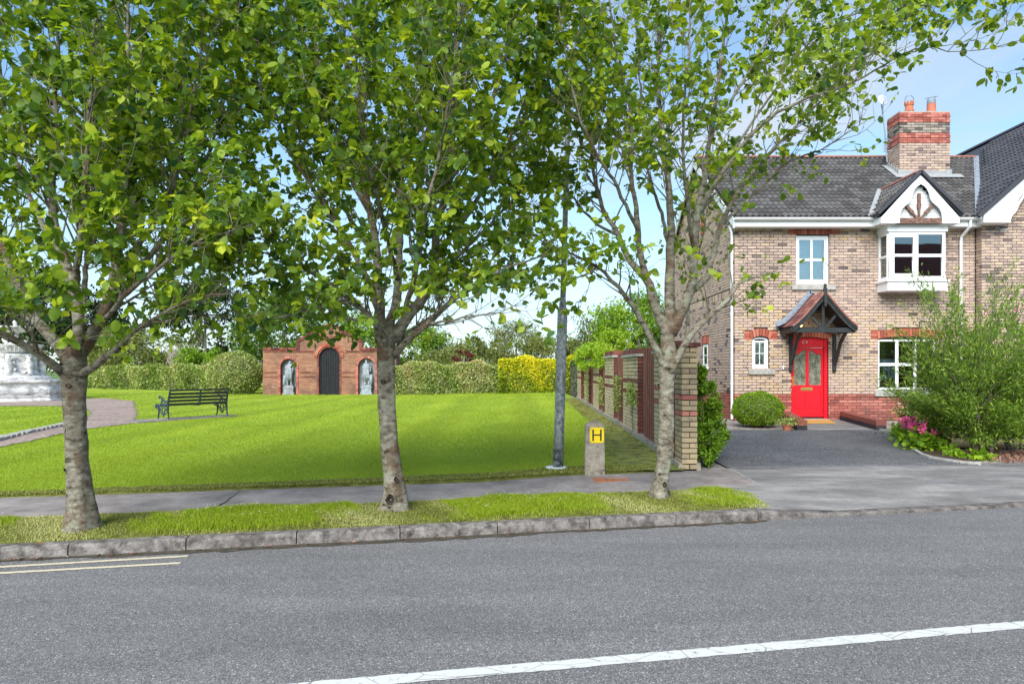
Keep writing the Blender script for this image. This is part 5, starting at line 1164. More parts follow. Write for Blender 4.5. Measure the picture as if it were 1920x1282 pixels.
# brick pilasters and board panels (near to far); x read along the foot of the wall, heights step down
secs = [('p', 1264, 1226.6, 1.95), ('b', 1226.4, 1200.8, 1.86), ('p', 1195.6, 1168.4, 1.89), ('b', 1168.0, 1154.6, 1.80), ('p', 1150.8, 1134.0, 1.84), ('b', 1133.6, 1126.6, 1.78), ('p', 1123.0, 1112.2, 1.80), ('b', 1111.6, 1106.8, 1.74), ('p', 1104.0, 1096.0, 1.76), ('b', 1095.6, 1092.2, 1.72), ('p', 1089.6, 1082.6, 1.74)]
bo = MB()
bmesh_ = {}
for kd, xa, xb, top in secs:
    y0 = yat(xa); y1 = yat(xb); ym = (y0+y1)/2; zb_ = float(g(2.28, ym))+.08
    if kd == 'p':
        zt = 1.90
        nc = int((zt-zb_)/.075); zt = zb_+nc*.075
        cm = MB(); cm.box(GWX0+.012, GWX1-.012, y0+.012, y1-.012, zb_-.1, zt); co = cm.build('pilaster', M['mortar'], gwall)
        ks = (10, 13)
        def wm(u_, z, zb_=zb_): return 'maroon' if int((z-zb_)/.075) in ks and y0 > 10.5 else ('red' if int((z-zb_)/.075) in ks else 'wallbuff')
        near = y0 < 14
        brickwork(co, (GWX0, y0+.012, 0), (0, 1, 0), (-1, 0, 0), y1-y0-.012, zb_, nc, None, wm, lambda u_, z: min(1, max(.1, random.gauss(.6, .18))), want=(60 if near else 0), wantkey=(lambda u_, z: u_), depth=.06)
        brickwork(co, (GWX0, y0, 0), (1, 0, 0), (0, -1, 0), .215, zb_, nc, None, lambda u_, z: 'maroon', lambda u_, z: random.random()*.5, depth=.06, joined='end_brickwork')
        tp = MB(); tp.box(GWX0-.045, GWX1+.04, y0-.03, y1+.03, zt+.002, zt+.05); tp.build('tile_crease', M['concrete'], co)
        cp = MB(); n_ = int((y1-y0+.04)/.075)
        for i in range(n_): y = y0-.02+i*.0752; cp.box(GWX0-.012, GWX1+.012, y+.003, y+.071, zt+.052, zt+.155+random.random()*.006, random.random())
        cp.build('coping_bricks', M['maroon'], co, kind='stuff')
    else:
        pn = MB(); pn.box(GWX0+.10, GWX0+.16, y0+.02, y1-.02, zb_+.35, zb_+.43); pn.box(GWX0+.10, GWX0+.16, y0+.02, y1-.02, zb_+top-.55, zb_+top-.47)
        po_ = pn.build('board_panel', M['board'], gwall); n_ = max(4, int((y1-y0)/.102)); w_ = (y1-y0)/n_
        for k in range(2):
            if k not in bmesh_: b_ = MB(); b_.box(-.0105, .0105, -.047, .047, 0, 1, k); bmesh_[k] = b_.mesh('board', M['board'])
        zt = 1.985
        for i in range(n_):
            o = link('board', bmesh_[i % 2], po_); o.location = (GWX0+.05+random.random()*.008+.012*(i % 2), y0+(i+.5)*w_, zb_+.02); o.scale = (1, w_/.10, zt-zb_-.02+random.uniform(-.015, .015)); o.rotation_euler = (0, 0, random.uniform(-.03, .03))
# ================================================================ hydrant post
hp = thing('hydrant_marker', 'concrete marker post with a yellow H plate beside the footpath', 'marker post', (1.03, 9.4, .15))
hz = .150; hx = 1.025; hy = 9.38; s_ = 136.5
m = MB(); w2, b2 = .128, .140; h_ = .69; pk = .755
m.add([(hx-b2, hy-.05, hz-.1), (hx+b2, hy-.05, hz-.1), (hx+w2, hy-.05, hz+h_), (hx, hy-.05, hz+pk), (hx-w2, hy-.05, hz+h_), (hx-b2, hy+.07, hz-.1), (hx+b2, hy+.07, hz-.1), (hx+w2, hy+.07, hz+h_), (hx, hy+.07, hz+pk), (hx-w2, hy+.07, hz+h_)],
      [(0, 1, 2, 3, 4), (9, 8, 7, 6, 5), (0, 4, 9, 5), (1, 6, 7, 2), (2, 7, 8, 3), (3, 8, 9, 4)])
po = m.build('post', M['postconc'], hp); bv = po.modifiers.new('bevel', 'BEVEL'); bv.width = .008; bv.segments = 2
px0, px1, pzt, pzb = hx-.070, hx+.122, hz+.655, hz+.445
def rrect(x0, x1, z0, z1, r_=.015, n=5):
    pts = []
    for cx_, cz_, a0 in ((x1-r_, z0+r_, -90), (x1-r_, z1-r_, 0), (x0+r_, z1-r_, 90), (x0+r_, z0+r_, 180)):
        for i in range(n+1): a = R(a0+90*i/n); pts.append((cx_+r_*math.cos(a), cz_+r_*math.sin(a)))
    return pts
pl = plate('sign_plate', [rrect(px0, px1, pzb, pzt)], hy-.058, hy-.0505, M['yellow'], hp)
m = MB(); cx_ = (px0+px1)/2; hh_ = .062; 
m.box(cx_-.064, cx_-.042, hy-.0605, hy-.058, (pzt+pzb)/2-.078, (pzt+pzb)/2+.078); m.box(cx_+.042, cx_+.064, hy-.0605, hy-.058, (pzt+pzb)/2-.078, (pzt+pzb)/2+.078); m.box(cx_-.042, cx_+.042, hy-.0605, hy-.058, (pzt+pzb)/2-.006, (pzt+pzb)/2+.012); m.build('letter', M['blackpaint'], pl)
m = MB()
for sx in (-1, 1):
    for sz in (-1, 1): x = cx_+sx*.083; z = (pzt+pzb)/2+sz*.083; m.box(x-.004, x+.004, hy-.061, hy-.058, z-.012, z+.008)
m.build('screws', M['rust'], pl, kind='stuff')
m = MB(); m.box(hx-.28, hx-b2-.002, hy-.06, hy+.05, .10, .150); m.box(hx+b2+.002, hx+.42, hy-.05, hy+.10, .10, .156); m.build('footing', M['path'], hp)
# rusty cover in the path
dc = thing('stopcock_cover', 'rusty orange iron cover set in the footpath by the marker post', 'manhole cover', (1.2, 8.9, .13))
c0 = [P(1109, 896, .133), P(1172, 894.5, .133), P(1181, 902, .129), P(1117, 905, .129)]
A_, B_, C_, D_ = [Vector(p)+Vector((0, 0, .012)) for p in c0]
m = MB(); slab(m, [A_, D_, C_, B_], .012); m.build('frame', M['rust'], dc)
m = MB()
for i in range(9):
    for j in range(3):
        u_, v_ = (i+.5)/9, (j+.5)/3; p = (A_*(1-u_)+B_*u_)*(1-v_)+(D_*(1-u_)+C_*u_)*v_; m.box(p.x-.018, p.x+.018, p.y-.012, p.y+.012, p.z, p.z+.005)
m.build('tread_pattern', M['rust'], dc, kind='stuff')
# ================================================================ lamp post
lp_ = thing('lamp_post', 'galvanised steel lamp post with grey base collar beside the footpath', 'lamp post', (.53, 9.77, .15))
bx, by, bz = .545, 9.77, .155; tx = .61
def lx(z): return bx+(tx-bx)*(z-bz)/2.3
m = MB(); m.tube([(lx(z), by, z) for z in (bz, .9, 1.6, 2.30, 2.455)], .0725, 20); m.tube([(lx(2.455), by, 2.45), (lx(2.46), by, 2.48)], [.0735, .06], 20); m.build('base_tube', M['galv'], lp_, smooth=True)
m = MB(); m.tube([(lx(2.46), by, 2.47), (lx(2.52), by, 2.55), (lx(2.6), by, 2.62)], [.052, .05, .040], 16); m.tube([(lx(2.5), by, 2.5), (lx(5.5), by, 5.5), (lx(7.6), by, 7.6)], [.040, .036, .033], 14); m.build('pole', M['galv'], lp_, smooth=True)
m = MB(); m.tube([(lx(7.5), by, 7.5), (lx(7.5)-.05, by-.05, 7.8), (lx(7.5)-.3, by-.5, 7.95)], .03, 10); m.build('arm', M['galv'], lp_)
m = MB(); m.lathe([(.05, 7.98), (.13, 7.95), (.15, 7.90), (.10, 7.86)], lx(7.5)-.38, by-.65, 14); m.build('lamp_head', M['lead'], lp_)
dpl = [(lx(1.9)+.005-.040, 1.67), (lx(1.9)+.040+.01, 1.67), (lx(1.9)+.05, 2.105), (lx(1.9)-.03, 2.105)]
x0_, x1_ = lx(1.9)-.036, lx(1.9)+.048
plate('inspection_door', [rrect(x0_, x1_, 1.675, 2.105, .018)], by-.079, by-.071, M['galv'], lp_)
m = MB()
for z in (1.70, 2.08): m.tube([(lx(1.9)+.006, by-.082, z), (lx(1.9)+.006, by-.078, z)], .006, 8)
m.build('door_bolts', M['blackpaint'], lp_, kind='stuff')
m = MB(); m.lathe([(.155, bz-.03), (.155, bz+.045), (.145, bz+.055), (.075, bz+.055)], bx-.03, by-.02, 28); m.build('base_collar', M['whiteold'], lp_)
sy = by-.075
m = MB(); m.box(bx-.07, bx+.035, sy-.006, sy-.002, .2, .47)
t = NT('worn_black_sticker'); c = t.mix(t.ramp(t.noise(16, 5, .7), [(.46, 0), (.56, 1)]), (.02, .022, .025), (.13, .14, .15)); M['sticker'] = t.fin(c, .6); 
m = MB(); m.tube([(bx, by, .17), (bx+.002, by, .46)], .0745, 20, cap=False); m.build('black_paint_band', M['sticker'], lp_, smooth=True)
# ================================================================ bench
BL = Vector((-9.68, 18.8)); BRr = Vector((-8.71, 20.3)); bd_ = (BRr-BL); blen = bd_.length; ang = math.atan2(bd_.y, bd_.x)
bench = thing('park_bench', 'black slatted park bench with blue black cast iron ends on the green', 'bench', (BL.x, BL.y, .18), ang)
# local: x along the bench, y towards the front (away from the street), z up
def end_frame(xp, name='iron_end'):
    m = MB(); t_ = .035
    def seg(pts, w_): 
        for i in range(len(pts)-1): m.bar((xp, *pts[i]), (xp, *pts[i+1]), t_, w_, up=(0, 1, 0) if abs(pts[i+1][0]-pts[i][0]) < abs(pts[i+1][1]-pts[i][1]) else (0, 0, 1))
    def tb(pts, r_): m.tube([(xp, *p) for p in pts], r_, 8)
    tb([(-.02, 0), (.0, .12), (.02, .26), (.03, .40), (.02, .52), (-.03, .68), (-.09, .84), (-.105, .86)], [.022, .020, .024, .030, .028, .026, .024, .030])
    tb([(.52, 0), (.50, .10), (.47, .24), (.50, .36), (.56, .42)], [.022, .018, .022, .026, .03])
    tb([(.02, .40), (.15, .405), (.30, .40), (.45, .41), (.56, .43), (.62, .40), (.63, .35), (.585, .33)], [.026, .022, .022, .024, .032, .034, .03, .02])
    tb([(.0, .56), (.10, .535), (.20, .55), (.30, .60), (.38, .65), (.44, .66), (.47, .63), (.445, .605)], [.022, .018, .020, .022, .026, .028, .024, .016])
    tb([(.36, .64), (.33, .55), (.36, .47), (.42, .42)], .016); tb([(.02, .26), (.12, .22), (.22, .15), (.25, .12), (.28, .15), (.38, .22), (.48, .26)], .016)
    for (cy_, cz_, r_) in ((.12, .33, .06), (.25, .30, .065), (.38, .33, .06), (.25, .20, .045), (.17, .47, .045), (.27, .50, .05), (.10, .47, .03)):
        tb([(cy_+r_*math.cos(a), cz_+r_*math.sin(a)) for a in [2*math.pi*i/10 for i in range(11)]], .010)
    tb([(.03, .38), (.20, .25), (.25, .12)], .012); tb([(.48, .38), (.32, .25), (.25, .12)], .012)
    m.build(name, M['iron'], bench, local=True)
end_frame(.0); end_frame(blen)
cs_ = MB(); cs_.bar((blen/2, -.03, .40), (blen/2, -.09, .84), .04, .03, up=(0, 1, 0)); cs_.bar((blen/2, 0, .395), (blen/2, .52, .40), .04, .025); cs_.build('centre_support', M['iron'], bench, local=True)
for i in range(5):
    z = .44+i*.098; y = .005-.105*((z-.40)/.46); m = MB(); m.mbox(Matrix.Translation((blen/2, y+.03, z)) @ Matrix.Rotation(-.2, 4, 'X'), blen-.03, .022, .066 if i < 4 else .05); m.build('back_slat', M['slat'], bench, local=True)
for i in range(6): m = MB(); m.mbox(Matrix.Translation((blen/2, .06+i*.085, .422-.01*math.sin(i/5*math.pi))), blen-.03, .066, .022); m.build('seat_slat', M['slat'], bench, local=True)
sp = MB(); dn = Vector((bd_.x, bd_.y)).normalized(); nn2 = Vector((-dn.y, dn.x))
c4 = [BL-dn*.9-nn2*.10, BRr+dn*.25-nn2*.14, BRr+dn*.25+nn2*.42, BL-dn*.9+nn2*.75]
slab(sp, [(p.x, p.y, float(g(p.x, p.y))+.045) for p in c4], .06); sp.build('bench_slab', M['path'], kind='structure')
# ================================================================ fountain
FX, FY = -23.3, 31.5; fz = .15
fo = thing('fountain', 'tiered white stone fountain with carved pedestal at the left edge', 'fountain', (FX, FY, fz))
rot = R(22.5)
def zz(y, s_=43.4): return HC+(692-y)/s_
def lathe_part(name, prof, n=8, rt=rot, smooth=False, parent=fo):
    m = MB(); m.lathe(prof, FX, FY, n, rot=rt); return m.build(name, M['marble'], parent, smooth=smooth)
lathe_part('base_step', [(2.52, fz-.1), (2.52, zz(751)), (2.42, zz(750)), (2.40, zz(747)), (2.45, zz(744)), (2.45, zz(742)), (2.2, zz(742))])
lathe_part('basin_moulding', [(2.32, zz(742)-.01), (2.37, zz(740)), (2.42, zz(736)), (2.42, zz(732)), (2.37, zz(728)), (2.29, zz(726)), (2.27, zz(722)), (2.0, zz(722))])
lathe_part('basin_rim', [(2.27, zz(722)-.01), (2.31, zz(720)), (2.41, zz(717)), (2.41, zz(713)), (2.15, zz(712.5)), (2.1, zz(719)), (.5, zz(719))])
s4 = 40.2
def z4(y): return HC+(692-y)/s4
lathe_part('pedestal_plinth', [(1.45, z4(720)), (1.42, z4(707)), (1.30, z4(704)), (1.15, z4(703))])
ped = lathe_part('pedestal', [(1.08, z4(703)-.01), (1.0, z4(698)), (.92, z4(690)), (.90, z4(675)), (.98, z4(667)), (1.02, z4(664))], 16, 0, True)
for i in range(8):      # carved figures round the pedestal
    a = i*math.pi/4-math.pi/2+.39; r_ = 1.02; m = MB(); x = FX+r_*math.cos(a); y = FY+r_*math.sin(a)
    m.tube([(x, y, z4(704)), (x+.04*math.cos(a), y+.04*math.sin(a), z4(697)), (x, y, z4(688)), (x+.03*math.cos(a), y+.03*math.sin(a), z4(680)), (x, y, z4(674)), (x+.06*math.cos(a), y+.06*math.sin(a), z4(668))], [.17, .13, .16, .18, .09, .12], 8, wob=.5, seed=i)
    for k in range(9): 
        b_ = random.uniform(-.25, .25); q = a+b_; m.tube([(FX+1.0*math.cos(q), FY+1.0*math.sin(q), z4(702-k*4)), (FX+1.08*math.cos(q+.05), FY+1.08*math.sin(q+.05), z4(699-k*4))], [.07, .045], 6)
    m.build('carved_figure', M['marble'], ped, smooth=True)
lathe_part('lower_bowl', [(.50, z4(665)), (.78, z4(661)), (.98, z4(655)), (1.06, z4(650)), (1.10, z4(648)), (1.10, z4(646.5)), (.95, z4(649)), (.4, z4(655))], 40, 0, True)
m = MB()
for i in range(40): a = 2*math.pi*i/40; m.tube([(FX+.62*math.cos(a), FY+.62*math.sin(a), z4(663.5)), (FX+.88*math.cos(a), FY+.88*math.sin(a), z4(658)), (FX+1.03*math.cos(a), FY+1.03*math.sin(a), z4(651.5))], [.02, .04, .035], 5)
m.build('fluting', M['marble'], fo, kind='stuff', smooth=True)
st = lathe_part('upper_stem', [(.30, z4(652)), (.26, z4(645)), (.15, z4(640)), (.12, z4(633)), (.16, z4(628)), (.14, z4(624))], 16, 0, True)
for i in range(4):
    a = i*math.pi/2+.5; m = MB(); x = FX+.27*math.cos(a); y = FY+.27*math.sin(a)
    m.tube([(x, y, z4(648)), (x+.06*math.cos(a), y+.06*math.sin(a), z4(642)), (x+.14*math.cos(a), y+.14*math.sin(a), z4(640)), (x+.22*math.cos(a), y+.22*math.sin(a), z4(636))], [.07, .09, .07, .02], 8); m.build('carved_dolphin', M['marble'], st, smooth=True)
lathe_part('upper_bowl', [(.14, z4(625)), (.42, z4(623)), (.62, z4(619)), (.70, z4(615)), (.72, z4(613)), (.68, z4(613)), (.2, z4(617))], 36, 0, True)
m = MB(); m.tube([(FX, FY, z4(616)), (FX+.02, FY, z4(610)), (FX-.02, FY, z4(605)), (FX+.02, FY, z4(600))], [.10, .07, .09, .03], 8); m.build('finial', M['marble'], fo, smooth=True)
# ================================================================ brick folly with door and statues
FOY = 37.0; fs = 34.6
def fq(x, y): return ((x-975)/fs, HC+(692-y)/fs)
fol = thing('brick_folly', 'old red brick folly wall with black arched door and two niches', 'garden folly', (fq(617, 740)[0], FOY, .2))
def frect(x0, x1, y0, y1): a = fq(x0, y1); b = fq(x1, y0); return rect(a[0], b[0], a[1], b[1])
door_a = arch(fq(597.5, 0)[0], fq(637, 0)[0], .0, fq(0, 670)[1], fq(0, 651)[1])
n1_ = arch(fq(525.5, 0)[0], fq(556, 0)[0], .05, fq(0, 687)[1], fq(0, 671)[1]); n2_ = arch(fq(671, 0)[0], fq(703.5, 0)[0], .05, fq(0, 687)[1], fq(0, 671)[1])
outl = [fq(*p) for p in ((493, 752), (742, 752), (742, 655), (679, 655), (679, 639), (645, 621), (635, 613), (617.5, 608), (600, 613), (588, 621), (556, 639), (556, 655), (493, 655))]
outl[0] = (outl[0][0], -.1); outl[1] = (outl[1][0], -.1)
fb = plate('wall', [outl, door_a, n1_, n2_], FOY, FOY+.35, M['folly'], fol)
m = MB(); m.box(outl[0][0]+.05, outl[1][0]-.05, FOY+.36, FOY+1.6, 0, 2.5); m.build('rear_block', M['folly'], fol)
trim = MB()
def tr_(pts, wd, pr=.06, tone=.5):
    for i in range(len(pts)-1):
        a = fq(*pts[i]); b = fq(*pts[i+1]); n_ = max(1, int(math.hypot(b[0]-a[0], b[1]-a[1])/.22))
        for k in range(n_):
            t0, t1 = k/n_, (k+.94)/n_
            trim.bar((a[0]+(b[0]-a[0])*t0, FOY-pr/2+.02, a[1]+(b[1]-a[1])*t0), (a[0]+(b[0]-a[0])*t1, FOY-pr/2+.02, a[1]+(b[1]-a[1])*t1), pr+.04, wd, up=(0, 0, 1) if abs(b[0]-a[0]) > abs(b[1]-a[1]) else (1, 0, 0), tone=random.random())
tr_([(493, 654), (556, 654)], .13); tr_([(679, 654), (742, 654)], .13); tr_([(496, 658.5), (588, 658.5)], .06, .04); tr_([(648, 658.5), (740, 658.5)], .06, .04)
tr_([(558.5, 655), (558.5, 640)], .16); tr_([(676.5, 655), (676.5, 640)], .16); tr_([(557, 640), (588, 622.5)], .15); tr_([(678, 640), (645, 622.5)], .15); tr_([(588, 622.5), (617, 638.5)], .14); tr_([(645, 622.5), (617, 638.5)], .14)
tr_([(588, 621), (600, 613.5), (617.5, 608.5), (635, 613.5), (645, 621)], .10)
tr_([(494, 698), (520, 698)], .05, .03); tr_([(562, 698), (592, 698)], .05, .03); tr_([(641, 698), (666, 698)], .05, .03); tr_([(494, 706), (520, 706)], .05, .03); tr_([(562, 706), (592, 706)], .05, .03); tr_([(641, 706), (666, 706)], .05, .03)
trim.build('brick_coping', M['maroon'], fol, kind='stuff')
def ring(cx_, cy_, r0, r1, ybot, mats, pr, n=17, name='arch_bricks'):
    m = MB(); c_ = fq(cx_, cy_)
    for i in range(n):
        a0 = math.pi*i/n+.012; a1 = math.pi*(i+1)/n-.012; q0, q1 = r0/fs, r1/fs
        p = [(c_[0]+q0*math.cos(a0), c_[1]+q0*math.sin(a0)), (c_[0]+q1*math.cos(a0), c_[1]+q1*math.sin(a0)), (c_[0]+q1*math.cos(a1), c_[1]+q1*math.sin(a1)), (c_[0]+q0*math.cos(a1), c_[1]+q0*math.sin(a1))]
        m.add([(x, FOY-pr, z) for x, z in p]+[(x, FOY+.25, z) for x, z in p], [(0, 1, 2, 3), (0, 4, 5, 1), (1, 5, 6, 2), (2, 6, 7, 3), (3, 7, 4, 0)], random.random())
    if ybot:
        zb_ = fq(0, ybot)[1]; z = c_[1]-.078
        while z > zb_:
            for sg in (-1, 1): xa, xb = sorted((c_[0]+sg*r0/fs, c_[0]+sg*r1/fs)); m.box(xa, xb, FOY-pr, FOY+.25, z+.004, z+.074, random.random())
            z -= .078
    return m.build(name, mats, fol, kind='stuff')
ring(617.4, 670.5, 22.5, 27.5, None, M['orange'], .05); ring(617.4, 670.5, 19.2, 22.4, 741, M['maroon'], .02, 15)
ring(540.8, 687, 14.8, 19, 741, M['red'], .03, 13); ring(687.2, 687, 15.8, 20, 741, M['red'], .03, 13)
n_ = 9; xa, xb = fq(597, 0)[0], fq(637.5, 0)[0]
for i in range(n_):
    x0 = xa+(xb-xa)*i/n_; x1 = xa+(xb-xa)*(i+1)/n_; c_ = (x0+x1)/2; hw = (xb-xa)/2; top = fq(0, 670.5)[1]+math.sqrt(max(.01, hw*hw-(c_-(xa+xb)/2)**2)); m = MB(); m.box(x0+.006, x1-.006, FOY+.10+.01*(i % 2), FOY+.14, 0, top); m.build('door_board', M['gatewood'], fol)
m = MB(); m.box(xa, xb, FOY+.16, FOY+.2, 0, 3.0); m.build('door_backing', M['black'], fol)
m = MB(); m.box(n1_[0][0]-.1, n1_[1][0]+.1, FOY+.30, FOY+.34, 0, fq(0, 668)[1]); m.build('niche_back', M['niche'], fol); m = MB(); m.box(n2_[0][0]-.1, n2_[1][0]+.1, FOY+.30, FOY+.34, 0, fq(0, 668)[1]); m.build('niche_back', M['niche'], fol)
for k in range(2):
    pass
def statue(label, xc, ytop, yfeet, yped, ybase, mirror, seed):
    rg = random.Random(seed); c_ = fq(xc, 0)[0]; y = FOY+.10; zt = fq(0, ytop)[1]; zf_ = fq(0, yfeet)[1]; zp = fq(0, yped)[1]; zb_ = .22; H_ = zt-zf_; s_ = -1 if mirror else 1
    st = thing('statue', label, 'statue', (c_, y, zb_), group='stone statues in the folly niches')
    m = MB(); w_ = .27
    for (a, b, ww) in ((zb_-.05, zb_+.12, .31), (zb_+.12, zp-.10, .26), (zp-.10, zp-.04, .30), (zp-.04, zp+.06, .24)): m.box(c_-ww, c_+ww, y-ww*.62, y+ww*.5, a, b)
    m.build('pedestal', M['niche'] if not mirror else M['statue'], st)
    me = bpy.data.meshes.new('figure'); h = H_
    J = {'pel': (0, 0, .52), 'wst': (.01*s_, 0, .62), 'che': (.02*s_, 0, .76), 'nek': (.02*s_, -.01, .85), 'hed': (.03*s_, -.02, .93), 'top': (.03*s_, -.01, .985),
         'shl': (-.11, 0, .80), 'ell': (-.17, -.05, .66), 'hal': (-.08, -.12, .60 if mirror else .70), 'shr': (.14, 0, .80), 'elr': (.19, -.03, .64), 'har': (.17, -.08, .50),
         'hil': (-.06, 0, .50), 'knl': (-.08, -.06, .28), 'fol': (-.07, -.02, .05), 'tol': (-.08, -.11, .015), 'hir': (.07, 0, .50), 'knr': (.08, -.02, .27), 'for': (.10, .0, .05), 'tor': (.12, -.10, .015)}
    rd = {'pel': .105, 'wst': .085, 'che': .11, 'nek': .04, 'hed': .066, 'top': .045, 'shl': .055, 'ell': .04, 'hal': .035, 'shr': .055, 'elr': .042, 'har': .035, 'hil': .085, 'knl': .075, 'fol': .055, 'tol': .03, 'hir': .085, 'knr': .075, 'for': .055, 'tor': .03}
    E = [('pel', 'wst'), ('wst', 'che'), ('che', 'nek'), ('nek', 'hed'), ('hed', 'top'), ('che', 'shl'), ('shl', 'ell'), ('ell', 'hal'), ('che', 'shr'), ('shr', 'elr'), ('elr', 'har'), ('pel', 'hil'), ('hil', 'knl'), ('knl', 'fol'), ('fol', 'tol'), ('pel', 'hir'), ('hir', 'knr'), ('knr', 'for'), ('for', 'tor')]
    ks = list(J); me.from_pydata([(c_+J[k][0]*h*.82, y+J[k][1]*h, zf_+J[k][2]*h) for k in ks], [(ks.index(a), ks.index(b)) for a, b in E], [])
    me.materials.append(M['statue']); o = link('figure', me, st); md = o.modifiers.new('skin', 'SKIN'); sk = me.skin_vertices if me.skin_vertices else None
    if not me.skin_vertices:
        bm2 = __import__('bmesh').new(); bm2.from_mesh(me); bm2.verts.layers.skin.verify(); bm2.to_mesh(me); bm2.free()
    for i, k in enumerate(ks): me.skin_vertices[0].data[i].radius = (rd[k]*h*.8, rd[k]*h*.75)
    me.skin_vertices[0].data[0].use_root = True
    o.modifiers.new('sub', 'SUBSURF').levels = 1; o.modifiers['sub'].render_levels = 1
    # drapery: folds from the shoulder to the calf
    m = MB()
    for i in range(11):
        a = -.11+.22*i/10; m.tube([(c_+(a*.55+.04*s_)*h, y-.075*h, zf_+.80*h), (c_+(a*.8+rg.uniform(-.02, .02))*h, y-.115*h, zf_+.56*h), (c_+(a*1.0+rg.uniform(-.03, .03))*h, y-.10*h, zf_+.33*h), (c_+(a*1.05+rg.uniform(-.03, .03))*h, y-.06*h, zf_+rg.uniform(.10, .24)*h)], [.018*h, .034*h, .032*h, .012*h], 7)
    for i in range(5): m.tube([(c_-s_*.13*h, y-.06*h, zf_+(.80-.03*i)*h), (c_, y-.13*h, zf_+(.66-.035*i)*h), (c_+s_*.15*h, y-.06*h, zf_+(.52-.04*i)*h)], [.015*h, .026*h, .02*h], 6)
    m.tube([(c_-s_*.17*h, y-.04*h, zf_+.40*h), (c_-s_*.18*h, y-.04*h, zf_+.0)], [.06*h, .075*h], 8)
    m.build('drapery', M['statue'], st, smooth=True)
statue('left stone statue, a robed helmeted figure in the niche nearer the bench', 541.2, 675.5, 722, 724, 741, False, 3)
statue('right stone statue, a slim draped figure in the niche behind the middle tree', 687, 673, 721, 723, 741, True, 9)
# ================================================================ pots and flowers
def pot_(name, label, x, y, z, r_, h_, mat, leafm, n, group=None, spread=1.3, flowers=None):
    t_ = thing(name, label, 'plant pot', (x, y, z), group=group)
    m = MB(); m.lathe([(r_*.72, z), (r_*.95, z+h_*.8), (r_*1.06, z+h_*.82), (r_*1.06, z+h_), (r_*.92, z+h_), (r_*.9, z+h_*.9)], x, y, 20); m.build('pot', mat, t_)
    V, Fc, T = leafcloud(n, lambda k: np.stack([x+RNG.normal(0, r_*spread*.6, k), y+RNG.normal(0, r_*spread*.6, k), z+h_+np.abs(RNG.normal(.3, .35, k))*r_*1.5-.02], 1), .055, .5)
    link('foliage', np_mesh('foliage', V, Fc, leafm, tone=T), t_)
    if flowers:
        m = MB()
        for i in range(26):
            a, b = random.uniform(-1, 1)*r_*1.2, random.uniform(-1, 1)*r_*1.2; zc = z+h_+random.uniform(.2, .9)*r_*1.6
            m.tube([(x+a, y+b, zc), (x+a, y+b-.01, zc+.012)], [.012, .018], 6)
        m.build('flower', flowers, t_)
# ---------------------------------------------------------------- street trees
def leaf_obj_meshes():
    r_ = {}
    for k in range(8):
        V, Fc, T = leafcloud(1, None, 1., .68, posarr=np.zeros((1, 3)), four=True, szvar=0, axis=np.array([[1e3, 0, 0]]), up=1e3)
        V = V.copy(); V[:, 2] += -.10*(V[:, 0]-.2)**2+.02*np.sin(V[:, 0]*7+k)
        r_[k] = np_mesh('leaf', V, Fc, M['leaf'], tone=np.full(len(Fc), (k+.5)/8))
    return r_
LM = leaf_obj_meshes()
def prisms(segs, n=4):   # segs: arrays p0,p1,r0,r1 -> tapered n-sided rods
    p0, p1, r0, r1 = segs; d = p1-p0; L_ = np.linalg.norm(d, axis=1)[:, None]; d = d/np.maximum(L_, 1e-6)
    ref = np.where(np.abs(d[:, 2:3]) > .9, np.array([[1., 0, 0]]), np.array([[0, 0, 1.]])); a = np.cross(d, ref); a /= np.linalg.norm(a, axis=1)[:, None]; b = np.cross(d, a)
    V = []
    for p, r_ in ((p0, r0), (p1, r1)):
        for k in range(n):
            t_ = 2*np.pi*k/n; V.append(p+(a*math.cos(t_)+b*math.sin(t_))*r_[:, None])
    V = np.stack(V, 1); bs = np.arange(len(p0))[:, None]*2*n
    Fc = np.concatenate([bs+[k, (k+1) % n, n+(k+1) % n, n+k] for k in range(n)], 0)
    return V.reshape(-1, 3), Fc
def smooth_poly(pts, rads, step=.09, wig=.012, rg=random):
    pts = [Vector(p) for p in pts]; o = []; r_ = []
    n = len(pts)
    for i in range(n-1):
        p0 = pts[max(i-1, 0)]; p1 = pts[i]; p2 = pts[i+1]; p3 = pts[min(i+2, n-1)]; k = max(1, int((p2-p1).length/step))
        for j in range(k):
            t_ = j/k; t2 = t_*t_; t3 = t2*t_
            p = .5*((2*p1)+(p2-p0)*t_+(2*p0-5*p1+4*p2-p3)*t2+(3*p1-p0-3*p2+p3)*t3)
            o.append(p+Vector((rg.uniform(-wig, wig), rg.uniform(-wig, wig), rg.uniform(-wig, wig)))); r_.append(rads[i]*(1-t_)+rads[i+1]*t_)
    o.append(pts[-1]); r_.append(rads[-1]); return o, r_
M['hollow'] = simple('dark_hollow_wood', (.03, .02, .014), .95, .6, 20, bs=.8)
